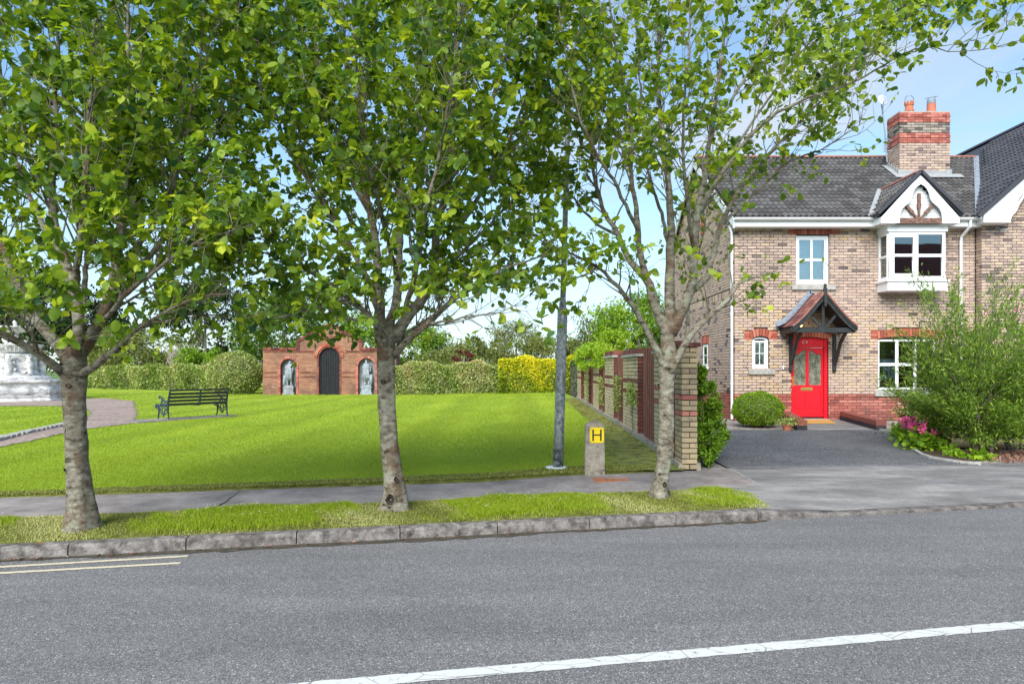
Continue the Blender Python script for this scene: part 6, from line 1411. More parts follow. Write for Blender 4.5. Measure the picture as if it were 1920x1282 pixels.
def street_tree(label, base, trunk, limbs, Y0, seed, dens, keepf, tone, sec_len=(.35, 1.0), tw=(.12, .36), ntw=1., step=(0, 0, 1, 1, 1), knots=()):
    """trunk/limbs: (x, y, depth offset, radius) read off the photo at the tree's own distance Y0"""
    rg = random.Random(seed); T = thing('street_tree', label, 'tree', base, group='street trees on the grass verge')
    def W(p): return Vector(Q(p[0], p[1], Y0+p[2]))
    pts = [W(p) for p in trunk]; rad = [p[3]*.88 for p in trunk]; o, r_ = smooth_poly(pts, rad, .07, .004, rg)
    V = []; n = 22; Fc = []; ph = [rg.uniform(0, 6) for _ in range(4)]
    for i, (p, rr) in enumerate(zip(o, r_)):
        hgt = p.z-o[0].z; fl = math.exp(-hgt/.10)
        for k in range(n):
            a = 2*math.pi*k/n; q = rr*(1+.05*math.sin(3*a+ph[0]+p.z*2)+.035*math.sin(5*a+ph[1]-p.z*5)+fl*.45*max(0, math.sin(2.5*a+ph[2]))+.10*math.exp(-hgt/.25)*math.sin(4*a+ph[3])+.02*math.sin(9*a+p.z*17)+rg.uniform(-.015, .015)); V.append((p.x+q*math.cos(a), p.y+q*math.sin(a), p.z))
    for i in range(len(o)-1):
        for k in range(n): Fc.append((i*n+k, i*n+(k+1) % n, (i+1)*n+(k+1) % n, (i+1)*n+k))
    link('trunk', np_mesh('trunk', V, Fc, M['bark'], smooth=True), T)
    for (kx, ky, kr, kl) in knots:       # branch scars and hollows on the street side
        c_ = Vector(Q(kx, ky, Y0)); j = min(range(len(o)), key=lambda i: abs(o[i].z-c_.z)); off = c_.x-o[j].x; rr = r_[j]; fk = 1.03 if ky < 880 else 1.22; yy = o[j].y-math.sqrt(max(0, (rr*fk)**2-off*off)); m = MB()
        m.tube([(c_.x+kr*math.cos(a), yy+.010, c_.z+kr*kl*math.sin(a)) for a in [2*math.pi*i/12 for i in range(13)]], kr*.22, 7, wob=.9, seed=int(kx)); m.build('scar_rim', M['bark'], T, smooth=True)
        m = MB(); m.add([(c_.x+kr*.9*math.cos(a)*(.7+.6*rg.random()), yy-.008, c_.z+kr*kl*.9*math.sin(a)*(.7+.6*rg.random())) for a in [2*math.pi*i/12 for i in range(12)]]+[(c_.x, yy+.03, c_.z)], [(i, (i+1) % 12, 12) for i in range(12)]); m.build('bark_hollow', M['hollow'], T)
    S0, S1, R0, R1 = [], [], [], []; anchors = []; lsec = []
    def seg(a, b, ra, rb): S0.append(tuple(a)); S1.append(tuple(b)); R0.append(ra); R1.append(rb)
    def twig(p, d, ln):
        d = (d+Vector((rg.gauss(0, .25), rg.gauss(0, .25), rg.gauss(.05, .2)))).normalized(); k = 3; q = p; tt = rg.gauss(0, .15)
        for i in range(k):
            d2 = (d+Vector((rg.gauss(0, .18), rg.gauss(0, .18), rg.gauss(.03, .14)))).normalized(); e = q+d2*ln/k; seg(q, e, .0035*(1-i/4), .0035*(1-(i+1)/4))
            nl = 1
            for _ in range(nl): anchors.append((tuple(q.lerp(e, rg.random())), tuple(d2), tt))
            q = e
        for _ in range(rg.choice((6, 7, 8, 9, 10))): anchors.append((tuple(q+Vector((rg.gauss(0, .016), rg.gauss(0, .016), rg.gauss(-.004, .012)))), (d2.x*.5+rg.gauss(0, .5), d2.y*.5+rg.gauss(0, .5), d2.z*.3+rg.gauss(-.1, .4)), tt+.07))
    for li, lm in enumerate(limbs):
        bare = lm[0] if not isinstance(lm[0], (tuple, list)) else .22
        P_ = lm[1:] if not isinstance(lm[0], (tuple, list)) else lm
        o, r_ = smooth_poly([W(p) for p in P_], [p[3]*.90 for p in P_], .10, .010, rg)
        mb = MB(); mb.tube(o, r_, 12, wob=.10, seed=li); mb.build('branch', M['bark'], T, smooth=True)
        n_ = len(o); i = int(n_*bare)
        while i < n_-1:
            p = o[i]; tan = (o[min(i+1, n_-1)]-o[max(i-1, 0)]).normalized(); az_ = rg.uniform(0, 2*math.pi); perp = tan.orthogonal().normalized(); perp = Matrix.Rotation(az_, 3, tan) @ perp
            d = (tan*rg.uniform(.45, 1.0)+perp*rg.uniform(.5, 1.0)+Vector((0, 0, .40))).normalized()
            ln = rg.uniform(*sec_len)*(1-.35*i/n_); ra = min(.011, max(.005, r_[i]*.42)); k = max(3, int(ln/.10)); q = p
            for j in range(k):
                d = (d+Vector((rg.gauss(0, .13), rg.gauss(0, .13), rg.gauss(.05, .10)))).normalized(); e = q+d*ln/k; seg(q, e, ra*(1-.75*j/k), ra*(1-.75*(j+1)/k))
                if j >= 1 and rg.random() < .85*ntw:
                    pp = d.orthogonal().normalized(); pp = Matrix.Rotation(rg.uniform(0, 6.28), 3, d) @ pp; twig(e, (d*.6+pp).normalized(), rg.uniform(*tw))
                q = e
            twig(q, d, rg.uniform(*tw)); i += rg.choice(step)
        twig(o[-1], (o[-1]-o[-2]).normalized(), .2)
    V, Fc = prisms((np.array(S0), np.array(S1), np.array(R0), np.array(R1)), 4)
    link('twigs', np_mesh('twigs', V, Fc, M['twig']), T, kind='stuff')
    A = np.array([a[0] for a in anchors]); D = np.array([a[1] for a in anchors]); TT = np.array([a[2] for a in anchors])
    px = 975+A[:, 0]*F/A[:, 1]; py = 692-(A[:, 2]-HC)*F/A[:, 1]
    kp = RNG.uniform(0, 1, len(A)) < np.array([keepf(x, y) for x, y in zip(px, py)])*dens; A, D, px, py, TT = A[kp], D[kp], px[kp], py[kp], TT[kp]
    # leaves: the 300 nearest in view are parts of their own
    vis = (px > 0) & (px < 1920) & (py > 0); order = np.argsort(np.where(vis, A[:, 1], 99)); big = order[:300]; rest = order[300:]
    for i in big:
        dd = Vector(D[i])*.7+Vector((rg.gauss(0, .5), rg.gauss(0, .5), rg.gauss(-.25, .4))); dd.normalize(); up = Vector((rg.gauss(0, .45), rg.gauss(-.15, .45), 1)); up -= dd*up.dot(dd); up.normalize(); sd = up.cross(dd)
        L_ = rg.uniform(.055, .092); o_ = link('leaf', LM[min(7, max(0, int((rg.gauss(tone[0], tone[1]*.7)+TT[i])*8)))], T)
        Mx = Matrix(((dd.x*L_, sd.x*L_, up.x*L_, A[i][0]), (dd.y*L_, sd.y*L_, up.y*L_, A[i][1]), (dd.z*L_, sd.z*L_, up.z*L_, A[i][2]), (0, 0, 0, 1))); o_.matrix_basis = Mx
    V, Fc, Tn = leafcloud(len(rest), None, .078, .66, up=.42, tone=tone, posarr=A[rest]+D[rest]*.01, four=True, axis=D[rest]*.55+np.array([[0, 0, -.22]]), szvar=.5); Tn = np.tile(np.clip(RNG.normal(tone[0], tone[1]*.7, len(rest))+TT[rest], 0, 1), 8)
    link('foliage', np_mesh('foliage', V, Fc, M['leaf'], tone=Tn), T, kind='stuff')
    print(label[:30], 'leaves', len(A), 'segs', len(S0))
Z_ = .12
def k3(x, y):
    if y > 600: return .0 if 1090 < x < 1330 and y > 560 else .25
    if x < 1120 and y < 590: return .9
    if 1000 < x < 1440 and y > 500: return .42
    if 1180 < x < 1420 and 300 < y: return .40
    if 1440 < x < 1700 and y > 260: return .25
    if x > 1690 and y > 200: return 0
    if 1595 < x < 1720 and y > 140: return .22
    if x > 1500: return .6
    return .55
street_tree('rightmost street tree, pale spotted trunk in front of the end of the garden wall', (1.63, 7.9, .11),
  [(1237, 936, 0, .118), (1237, 915, 0, .108), (1243, 870, 0, .094), (1248, 800, 0, .098), (1249, 740, 0, .098), (1251, 700, 0, .108), (1254, 672, 0, .112), (1252, 640, 0, .088), (1253, 612, 0, .095), (1256, 596, 0, .075)],
  [(.35, (1246, 690, 0, .055), (1216, 628, -.1, .040), (1193, 585, -.2, .034), (1160, 540, -.35, .026), (1118, 500, -.5, .018), (1060, 470, -.6, .012), (1010, 450, -.7, .006)),
   (.30, (1250, 620, 0, .070), (1228, 568, .05, .062), (1210, 520, .1, .052), (1178, 488, .15, .040), (1160, 440, .2, .034), (1130, 390, .25, .028), (1110, 300, .3, .022), (1100, 150, .3, .015), (1090, -60, .3, .007)),
   (.30, (1212, 525, .1, .045), (1200, 470, .0, .040), (1196, 420, -.1, .034), (1185, 330, -.15, .026), (1180, 200, -.2, .018), (1150, 60, -.3, .012), (1140, -100, -.3, .006)),
   (.28, (1256, 610, 0, .075), (1256, 560, .1, .066), (1256, 500, .15, .060), (1258, 430, .2, .052), (1254, 350, .2, .040), (1240, 240, .25, .028), (1235, 120, .3, .02), (1236, -80, .3, .008)),
   (.28, (1260, 625, 0, .072), (1283, 575, -.1, .062), (1298, 530, -.15, .054), (1301, 470, -.2, .050), (1306, 410, -.2, .044), (1318, 350, -.2, .036), (1330, 260, -.25, .028), (1350, 140, -.3, .020), (1370, -40, -.3, .009)),
   (.30, (1300, 545, -.1, .045), (1326, 520, 0, .042), (1336, 478, .1, .036), (1352, 420, .15, .032), (1390, 350, .2, .027), (1450, 280, .3, .020), (1530, 200, .3, .015), (1600, 130, .3, .011), (1700, 60, .3, .006)),
   (.55, (1256, 700, -.05, .050), (1288, 640, -.15, .042), (1312, 612, -.2, .038), (1345, 580, -.25, .034), (1372, 552, -.25, .028), (1386, 530, -.25, .018), (1412, 520, -.25, .007)),
   (.3, (1286, 640, .0, .028), (1291, 600, .1, .024), (1292, 560, .15, .018), (1310, 480, .3, .012), (1330, 380, .5, .006)),
   (.25, (1308, 400, -.2, .034), (1350, 330, -.4, .028), (1420, 240, -.6, .022), (1500, 190, -.7, .016), (1580, 165, -.8, .012), (1660, 120, -.9, .010), (1730, 90, -.9, .007), (1800, 98, -.9, .005), (1880, 88, -.9, .003)),
   (.25, (1352, 420, .15, .026), (1400, 380, .3, .020), (1470, 310, .5, .014), (1540, 280, .6, .009), (1620, 230, .6, .005)),
   (.25, (1350, 320, -.3, .02), (1430, 200, -.2, .015), (1520, 80, 0, .011), (1620, 20, .1, .007), (1740, 10, .1, .004)),
   (.25, (1160, 440, .2, .024), (1120, 420, .5, .018), (1060, 350, .8, .013), (1020, 250, 1.0, .009), (1000, 150, 1.1, .005)),
   (.25, (1256, 480, .15, .03), (1240, 400, .6, .024), (1210, 300, 1.0, .017), (1200, 150, 1.3, .011), (1190, 20, 1.4, .005)),
   (.25, (1300, 470, -.2, .028), (1290, 380, -.7, .022), (1280, 260, -1.1, .016), (1290, 100, -1.4, .010), (1300, -60, -1.5, .005)),
   (.25, (1196, 430, -.1, .026), (1150, 340, -.6, .020), (1090, 230, -1.0, .014), (1060, 100, -1.2, .009), (1040, -40, -1.3, .005)),
   (.25, (1330, 260, -.25, .022), (1400, 140, -.1, .016), (1460, 40, .1, .011), (1540, -60, .3, .006)),
   (.2, (1118, 500, -.5, .014), (1080, 520, -.8, .010), (1020, 500, -.9, .006))],
  7.9, 31, 1., k3, (.54, .25), step=(0, 1, 1, 1), knots=((1240, 833, .022, .5), (1234, 886, .018, .7), (1243, 905, .024, 1.3), (1236, 722, .030, .8), (1262, 705, .026, 1.), (1248, 690, .03, .6)))
def k2(x, y):
    if y > 648: return 0
    if 760 < x < 1010 and y > 545: return .22
    if x < 520 and 330 < y < 600: return .45 if y > 470 else .8
    if y > 590: return .65
    if 660 < x < 800 and y > 480: return .65
    return .95
street_tree('middle street tree with a dark hollow low in its trunk', (-1.31, 7.2, .11),
  [(742, 962, 0, .165), (742, 948, 0, .150), (740, 920, 0, .128), (735, 880, 0, .112), (730, 830, 0, .104), (725, 760, 0, .102), (724, 700, 0, .104), (724, 650, 0, .110), (726, 625, 0, .104), (728, 600, 0, .082)],
  [(.25, (714, 640, 0, .075), (712, 590, .1, .064), (710, 540, .15, .058), (705, 470, .2, .050), (692, 390, .25, .040), (668, 280, .3, .028), (650, 150, .3, .018), (640, -40, .3, .008)),
   (.25, (738, 640, 0, .078), (758, 600, -.05, .070), (785, 568, -.1, .062), (806, 530, -.15, .056), (814, 480, -.15, .052), (822, 420, -.2, .044), (840, 330, -.25, .034), (850, 200, -.3, .024), (858, 60, -.3, .016), (862, -80, -.3, .007)),
   (.25, (730, 610, 0, .060), (744, 560, .15, .052), (748, 500, .3, .044), (750, 400, .4, .034), (742, 260, .5, .024), (740, 100, .6, .014), (742, -60, .6, .006)),
   (.30, (740, 668, 0, .042), (772, 630, -.25, .036), (810, 600, -.4, .032), (850, 560, -.5, .026), (900, 530, -.6, .020), (960, 500, -.7, .013), (1020, 480, -.8, .006)),
   (.35, (744, 655, 0, .030), (764, 625, .2, .024), (800, 600, .35, .019), (840, 570, .5, .013), (880, 560, .6, .007)),
   (.30, (726, 650, -.05, .040), (700, 600, -.35, .032), (655, 560, -.6, .026), (600, 520, -.8, .020), (540, 490, -1.0, .014), (480, 470, -1.1, .007)),
   (.25, (718, 610, .05, .046), (694, 540, .05, .038), (650, 450, .0, .030), (590, 360, .0, .022), (530, 250, .0, .015), (490, 120, .0, .009), (470, 0, .0, .005)),
   (.25, (705, 480, .2, .034), (650, 400, .5, .026), (600, 290, .8, .019), (560, 150, 1.0, .012), (545, 20, 1.1, .006)),
   (.25, (814, 490, -.15, .038), (870, 410, .0, .030), (930, 320, .1, .022), (980, 200, .2, .015), (1010, 80, .2, .010), (1030, -60, .2, .005)),
   (.25, (806, 540, -.1, .034), (860, 480, .35, .026), (920, 420, .7, .020), (980, 350, 1.0, .013), (1020, 270, 1.2, .007)),
   (.25, (745, 520, .2, .032), (720, 420, -.5, .025), (690, 300, -1.0, .018), (670, 150, -1.3, .012), (660, 0, -1.4, .006)),
   (.25, (760, 590, -.05, .034), (780, 500, -.7, .027), (800, 390, -1.1, .020), (830, 260, -1.4, .014), (850, 120, -1.6, .008), (870, 0, -1.7, .004)),
   (.25, (822, 420, -.2, .030), (800, 320, -.2, .022), (790, 200, -.1, .015), (785, 60, .1, .010), (780, -80, .1, .005)),
   (.25, (690, 390, .25, .026), (620, 250, .2, .018), (600, 120, .1, .012), (590, -20, .1, .006)),
   (.25, (840, 340, -.25, .024), (910, 220, -.4, .017), (950, 100, -.5, .011), (970, -30, -.5, .006)),
   (.22, (790, 610, -.3, .016), (850, 600, -.8, .012), (920, 590, -1.0, .008), (930, 620, -1.05, .004)),
   (.22, (655, 560, -.6, .018), (600, 575, -.9, .013), (540, 590, -1.1, .009), (500, 600, -1.2, .005)),
   (.22, (700, 600, -.3, .018), (660, 600, .3, .013), (600, 590, .6, .009), (560, 600, .8, .005))],
  7.2, 12, 1., k2, (.50, .25), knots=((736, 932, .055, 1.2), (746, 895, .022, 1.4), (722, 715, .026, .9), (730, 842, .016, 1.), (722, 770, .014, 1.)))
def k1(x, y):
    if y > 690: return 0
    if 90 < x < 200 and y > 640: return .1
    if x > 160 and y > 630: return .6
    if x < 80 and y > 600: return .22
    if 330 < x < 480 and y > 500: return .45
    return 1
street_tree('leftmost street tree with lichen patches low on its thick trunk', (-4.07, 6.36, .11),
  [(155, 998, 0, .180), (155, 985, 0, .170), (153, 955, 0, .140), (148, 915, 0, .120), (143, 860, 0, .106), (140, 800, 0, .106), (140, 750, 0, .108), (139, 710, 0, .118), (140, 680, 0, .116), (142, 650, 0, .082)],
  [(.30, (126, 705, 0, .050), (104, 683, -.15, .040), (70, 662, -.25, .038), (30, 640, -.35, .034), (-10, 622, -.4, .030), (-80, 590, -.5, .022), (-150, 540, -.6, .012)),
   (.28, (130, 675, 0, .070), (108, 645, .1, .060), (80, 615, .15, .052), (50, 570, .2, .044), (20, 500, .2, .034), (-10, 400, .2, .024), (-30, 250, .2, .014), (-40, 80, .2, .007)),
   (.25, (146, 665, -.05, .062), (150, 610, -.1, .058), (140, 550, -.1, .054), (118, 480, -.1, .048), (102, 420, -.1, .042), (98, 330, -.1, .034), (104, 220, -.15, .024), (108, 80, -.2, .015), (110, -60, -.2, .007)),
   (.25, (152, 665, .05, .068), (178, 620, .1, .060), (200, 575, .1, .056), (214, 520, .1, .050), (226, 440, .1, .044), (236, 340, .1, .036), (240, 220, .1, .028), (240, 80, .1, .018), (242, -80, .1, .008)),
   (.30, (152, 705, 0, .045), (180, 684, -.15, .036), (215, 660, -.25, .032), (245, 625, -.35, .026), (300, 590, -.5, .019), (370, 560, -.6, .013), (440, 550, -.7, .006)),
   (.25, (200, 590, .1, .040), (250, 520, .25, .034), (310, 440, .4, .027), (370, 340, .5, .020), (410, 230, .6, .013), (440, 100, .6, .009), (450, -30, .6, .005)),
   (.25, (214, 520, .1, .034), (280, 430, -.2, .027), (330, 330, -.4, .020), (360, 200, -.5, .014), (380, 60, -.6, .008), (390, -60, -.6, .004)),
   (.25, (140, 560, -.1, .034), (150, 450, -.6, .027), (160, 330, -.9, .020), (170, 180, -1.1, .013), (180, 20, -1.2, .007)),
   (.25, (150, 620, 0, .036), (160, 520, .6, .028), (170, 400, 1.0, .021), (180, 250, 1.3, .014), (190, 80, 1.5, .008)),
   (.25, (118, 480, -.1, .030), (60, 380, -.2, .023), (20, 260, -.2, .016), (0, 120, -.2, .010), (-10, -20, -.2, .006)),
   (.25, (226, 440, .1, .028), (290, 300, .3, .020), (310, 160, .4, .014), (330, 20, .5, .008)),
   (.25, (200, 575, .1, .030), (280, 510, .7, .024), (360, 430, 1.1, .017), (430, 360, 1.3, .011), (480, 280, 1.4, .006)),
   (.22, (245, 625, -.3, .020), (310, 600, .1, .015), (380, 590, .4, .010), (450, 600, .6, .006)),
   (.22, (70, 662, -.25, .016), (60, 630, -.7, .011), (30, 600, -1.0, .006)),
   (.22, (178, 620, .1, .028), (230, 560, -.4, .022), (300, 500, -.7, .016), (380, 450, -.9, .011), (450, 430, -1.0, .006)),
   (.22, (80, 615, .15, .025), (40, 590, .5, .019), (-20, 540, .9, .012), (-60, 500, 1.1, .006))],
  6.36, 5, 1., k1, (.49, .25), knots=((137, 806, .020, 1.2), (141, 722, .024, .9), (128, 690, .04, 1.3), (133, 878, .014, 1.)))
# ---------------------------------------------------------------- hedges
def box_leaves(n, x0, x1, y0, y1, z0, z1, bump=.12, dep=.30):
    """points in the outer skin of a clipped hedge (front, top, ends)"""
    fr = RNG.uniform(0, 1, n); ax_ = (x1-x0)*(z1-z0); at_ = (x1-x0)*(y1-y0)*.6; ae_ = 2*(y1-y0)*(z1-z0)*.5; s_ = ax_+at_+ae_
    X = RNG.uniform(x0, x1, n); Y = RNG.uniform(y0, y1, n); Z = RNG.uniform(z0, z1, n); q = RNG.exponential(dep*.45, n)
    a = fr < ax_/s_; b = (fr >= ax_/s_) & (fr < (ax_+at_)/s_); c_ = ~a & ~b
    Y[a] = y0+q[a]; Z[b] = z1-q[b]*.8; e = RNG.uniform(0, 1, n) < .5; X[c_ & e] = x0+q[c_ & e]; X[c_ & ~e] = x1-q[c_ & ~e]
    X = np.clip(X, x0-.03, x1+.05+.06*RNG.normal(0, 1, n)*(x1-x0 < 1)); Z += (Z-z0)/(z1-z0)*(bump*np.sin(X*2.3+1)+bump*.6*np.sin(X*5.1)); Y += bump*np.sin(X*3.1+Z*2); return np.stack([X, Y, Z], 1)
def hedge(label, x0, x1, y0, dep, z0, z1, n, size, mat, tone=(.5, .2), yslope=0, bump=.10, cat='hedge', name='hedge', asp=.55, grad=.22):
    T = thing(name, label, cat, ((x0+x1)/2, y0, z0))
    Pp = box_leaves(n, x0, x1, y0, y0+dep, z0, z1, bump); Pp[:, 1] += (Pp[:, 0]-x0)*yslope
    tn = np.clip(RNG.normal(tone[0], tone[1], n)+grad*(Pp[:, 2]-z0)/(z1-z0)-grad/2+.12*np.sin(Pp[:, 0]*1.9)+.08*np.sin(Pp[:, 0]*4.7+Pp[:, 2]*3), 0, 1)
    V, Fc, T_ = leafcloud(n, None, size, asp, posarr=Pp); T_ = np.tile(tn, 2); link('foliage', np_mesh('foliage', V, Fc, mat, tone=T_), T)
    m = MB(); k = 24; V = []
    for i in range(k):
        xa, xb = x0+(x1-x0)*i/k, x0+(x1-x0)*(i+1)/k; yo = (xa-x0)*yslope
        m.box(xa+.02, xb, y0+.28+yo, y0+dep-.2+yo, z0-.1, z1-.22+bump*math.sin(xa*2.3+1))
    m.build('woody_core', M['twig'], T); 
    m = MB()
    for i in range(int((x1-x0)*5)):
        x = random.uniform(x0, x1); yo = (x-x0)*yslope; m.tube([(x, y0+.15+yo, z0-.05), (x+random.uniform(-.2, .2), y0+.12+yo, z0+.5), (x+random.uniform(-.4, .4), y0+.1+yo, z0+random.uniform(.8, 1.3))], [.02, .013, .006], 4)
    m.build('stems', M['twig'], T, kind='stuff')
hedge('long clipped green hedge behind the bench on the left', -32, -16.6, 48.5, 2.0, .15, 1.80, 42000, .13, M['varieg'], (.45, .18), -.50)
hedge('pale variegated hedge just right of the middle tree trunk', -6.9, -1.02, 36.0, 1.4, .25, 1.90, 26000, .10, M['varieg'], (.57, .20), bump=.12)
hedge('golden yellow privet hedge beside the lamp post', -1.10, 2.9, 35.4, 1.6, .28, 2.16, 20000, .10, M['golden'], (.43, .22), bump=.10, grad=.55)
hedge('dark green hedge between the golden hedge and the garden wall', 2.55, 3.3, 27.6, 7.4, .3, 1.9, 9000, .09, M['darkleaf'], (.5, .25))
def blob(n, c_, r_, k, rg, flat=1., lo=-.35):
    """leaf points in clumps over the outside of a rounded crown"""
    C_ = []; 
    while len(C_) < k:
        d = RNG.normal(0, 1, 3); d /= np.linalg.norm(d)
        if d[2] < lo: continue
        rr = RNG.uniform(.50, 1.02)**.7; C_.append((np.array(c_)+d*np.array(r_)*rr, RNG.uniform(.10, .24)))
    per = n//k; o = []; sh = []
    for p, s_ in C_:
        q = RNG.normal(0, 1, (per, 3)); q *= np.array([s_*r_[0], s_*r_[1], s_*r_[2]*.75])*flat*.75; o.append(p+q); sh.append(np.full(per, RNG.normal(0, .13)))
    return np.concatenate(o), np.concatenate(sh)
def round_bush(name, label, cat, c_, r_, n, k, size, mat, tone=(.5, .2), asp=.55, stem=True, group=None, lo=-.6, up=.35, droop=0, four=False, skin=False):
    T = thing(name, label, cat, (c_[0], c_[1], c_[2]-r_[2]), group=group); rg = random
    if skin:
        d = RNG.normal(0, 1, (n, 3)); d /= np.linalg.norm(d, axis=1)[:, None]; rr = 1-np.abs(RNG.normal(0, .06, n))+.035*np.sin(d[:, 0]*9)*np.sin(d[:, 2]*8); d[:, 2] = np.maximum(d[:, 2], -.8); Pp = np.array(c_)+d*np.array(r_)*rr[:, None]; sh = np.zeros(n)
    else: Pp, sh = blob(n, c_, r_, k, rg, lo=lo)
    Pp[:, 2] = np.maximum(Pp[:, 2], c_[2]-r_[2]+.02)
    V, Fc, T_ = leafcloud(len(Pp), None, size, asp, posarr=Pp, up=up, droop=droop, tone=(0, 0)); tn = np.clip(RNG.normal(tone[0], tone[1], len(Pp))+sh, 0, 1)
    link('foliage', np_mesh('foliage', V, Fc, mat, tone=np.tile(tn, 2)), T)
    m = MB()
    for i in range(stem if stem is not True else 9):
        a = random.uniform(0, 6.28); z0 = c_[2]-r_[2]-.1; e = (c_[0]+.75*r_[0]*math.cos(a), c_[1]+.75*r_[1]*math.sin(a), c_[2]+random.uniform(-.2, .6)*r_[2])
        m.tube([(c_[0]+.1*r_[0]*math.cos(a), c_[1]+.1*r_[1]*math.sin(a), z0), ((c_[0]*1.2+e[0])/2.2, (c_[1]*1.2+e[1])/2.2, (z0+e[2])/2), e], [.03*r_[2]**.5, .02*r_[2]**.5, .008], 5)
    m.build('stems', M['twig'], T)
    if skin: m = MB(); m.lathe([(.01, c_[2]-.80*r_[2])]+[(.86*r_[0]*math.sin(math.pi*i/10), c_[2]-.86*r_[2]*math.cos(math.pi*i/10)) for i in range(1, 10)]+[(.01, c_[2]+.86*r_[2])], c_[0], c_[1], 18, squash=r_[1]/r_[0]); m.build('woody_core', M['twig'], T)
    return T
def wx(x, Y): return (x-975)*Y/F
def wz(y, Y): return HC+(692-y)*Y/F
def far_tree(name, label, xc, wpx, ytop, ybot, Y, n, k, size, mat, tone=(.5, .18), cat='tree', flat=1., lo=-.5, trunk=True):
    zt, zb_ = wz(ytop, Y), wz(ybot, Y); rx = wpx/2*Y/F; rz = (zt-zb_)/2; c_ = (wx(xc, Y), Y, (zt+zb_)/2)
    T = thing(name, label, cat, (c_[0], Y, .2)); Pp, sh = blob(n, c_, (rx, rx*.8, rz), k, random, flat, lo)
    V, Fc, _ = leafcloud(len(Pp), None, size, .6, posarr=Pp, tone=(0, 0)); tn = np.clip(RNG.normal(tone[0], tone[1], len(Pp))+sh, 0, 1)
    link('crown', np_mesh('crown', V, Fc, mat, tone=np.tile(tn, 2)), T)
    m = MB(); tz = zb_+.3*rz; m.tube([(c_[0], Y, 0), (c_[0]+.05, Y, tz*.6), (c_[0], Y, tz), (c_[0]+.1, Y, c_[2]+.4*rz)], [.16, .13, .10, .03], 8)
    for i in range(10):
        a = random.uniform(0, 6.28); e = Vector((c_[0]+.8*rx*math.cos(a), Y+.6*rx*math.sin(a), c_[2]+random.uniform(-.3, .7)*rz)); s_ = Vector((c_[0], Y, tz*random.uniform(.7, 1.1))); m.tube([s_, (s_+e)/2+Vector((0, 0, -.1)), e], [.06, .04, .012], 5)
    m.build('trunk', M['twig'], T)
far_tree('dark_conifer', 'dark conifer standing behind the fountain', 62, 150, 500, 712, 56, 9000, 60, .32, M['darkleaf'])
far_tree('dark_conifer', 'dark conifer left of the bushy trees behind the long hedge', 175, 110, 540, 700, 60, 6000, 45, .32, M['darkleaf'])
far_tree('bushy_tree', 'bushy yellow green tree above the long left hedge', 252, 190, 618, 728, 50, 11000, 70, .20, M['olive'], (.72, .2))
far_tree('pine_tree', 'tall dark pine with gaps above the bench', 385, 170, 520, 650, 66, 7000, 40, .36, M['darkleaf'], (.6, .2))
far_tree('young_tree', 'bright green young tree between the bench and the round bush', 380, 90, 645, 725, 47, 5000, 34, .17, M['bright'], (.55, .2))
far_tree('broadleaf_tree', 'broad green tree behind the left half of the folly', 528, 170, 545, 735, 50, 12000, 70, .22, M['hedge'], (.55, .2))
far_tree('broadleaf_tree', 'light green tree just right of the folly roof', 665, 140, 590, 735, 48, 10000, 60, .20, M['bright'], (.5, .2))
far_tree('pale_tree', 'pale green tree behind the middle trunk above the variegated hedge', 790, 130, 612, 730, 52, 8000, 54, .20, M['hedge'], (.75, .18))
far_tree('shrub', 'olive shrub filling the gap low behind the variegated hedge', 840, 150, 655, 735, 44, 7000, 44, .16, M['olive'], (.7, .2))
far_tree('small_tree', 'olive green tree behind the variegated hedge, left of the wispy one', 890, 120, 632, 730, 50, 7000, 46, .18, M['olive'], (.6, .2))
far_tree('wispy_tree', 'wispy small leaved tree rising over the golden hedge', 966, 105, 596, 725, 46, 6500, 50, .13, M['olive'], (.7, .2))
far_tree('shrub', 'grey green shrub behind the golden hedge by the lamp post', 1040, 110, 622, 725, 45, 7500, 46, .15, M['olive'], (.68, .2))
far_tree('copper_shrub', 'small copper leaved shrub peeping over the variegated hedge', 868, 34, 658, 690, 42, 1200, 10, .12, M['redleaf'])
far_tree('wispy_tree', 'dark wispy tree with open twigs left of the bright tree behind the wall', 1122, 90, 572, 700, 38, 4200, 40, .11, M['olive'], (.45, .2))
far_tree('broadleaf_tree', 'bright green tree rising behind the garden wall', 1190, 165, 548, 710, 32, 11000, 70, .14, M['bright'], (.5, .2))
far_tree('shrub', 'yellow green shrub leaning over the middle of the garden wall', 1150, 80, 622, 690, 26, 5200, 36, .09, M['bright'], (.75, .18))
far_tree('shrub', 'leafy shrub behind the garden wall near the street', 1222, 70, 612, 690, 17, 4200, 30, .07, M['hedge'], (.6, .2))
round_bush('round_bush', 'large rounded variegated bush between the bench and the folly', 'bush', (wx(441, 38), 38, 1.32), (1.52, 1.2, 1.28), 17000, 60, .10, M['varieg'], (.55, .2), skin=True)
round_bush('climbing_plant', 'bright green climber spilling over the far end of the garden wall', 'climber', (2.35, 22.5, 1.95), (.40, 4.2, .50), 11000, 60, .08, M['bright'], (.75, .18), stem=0)
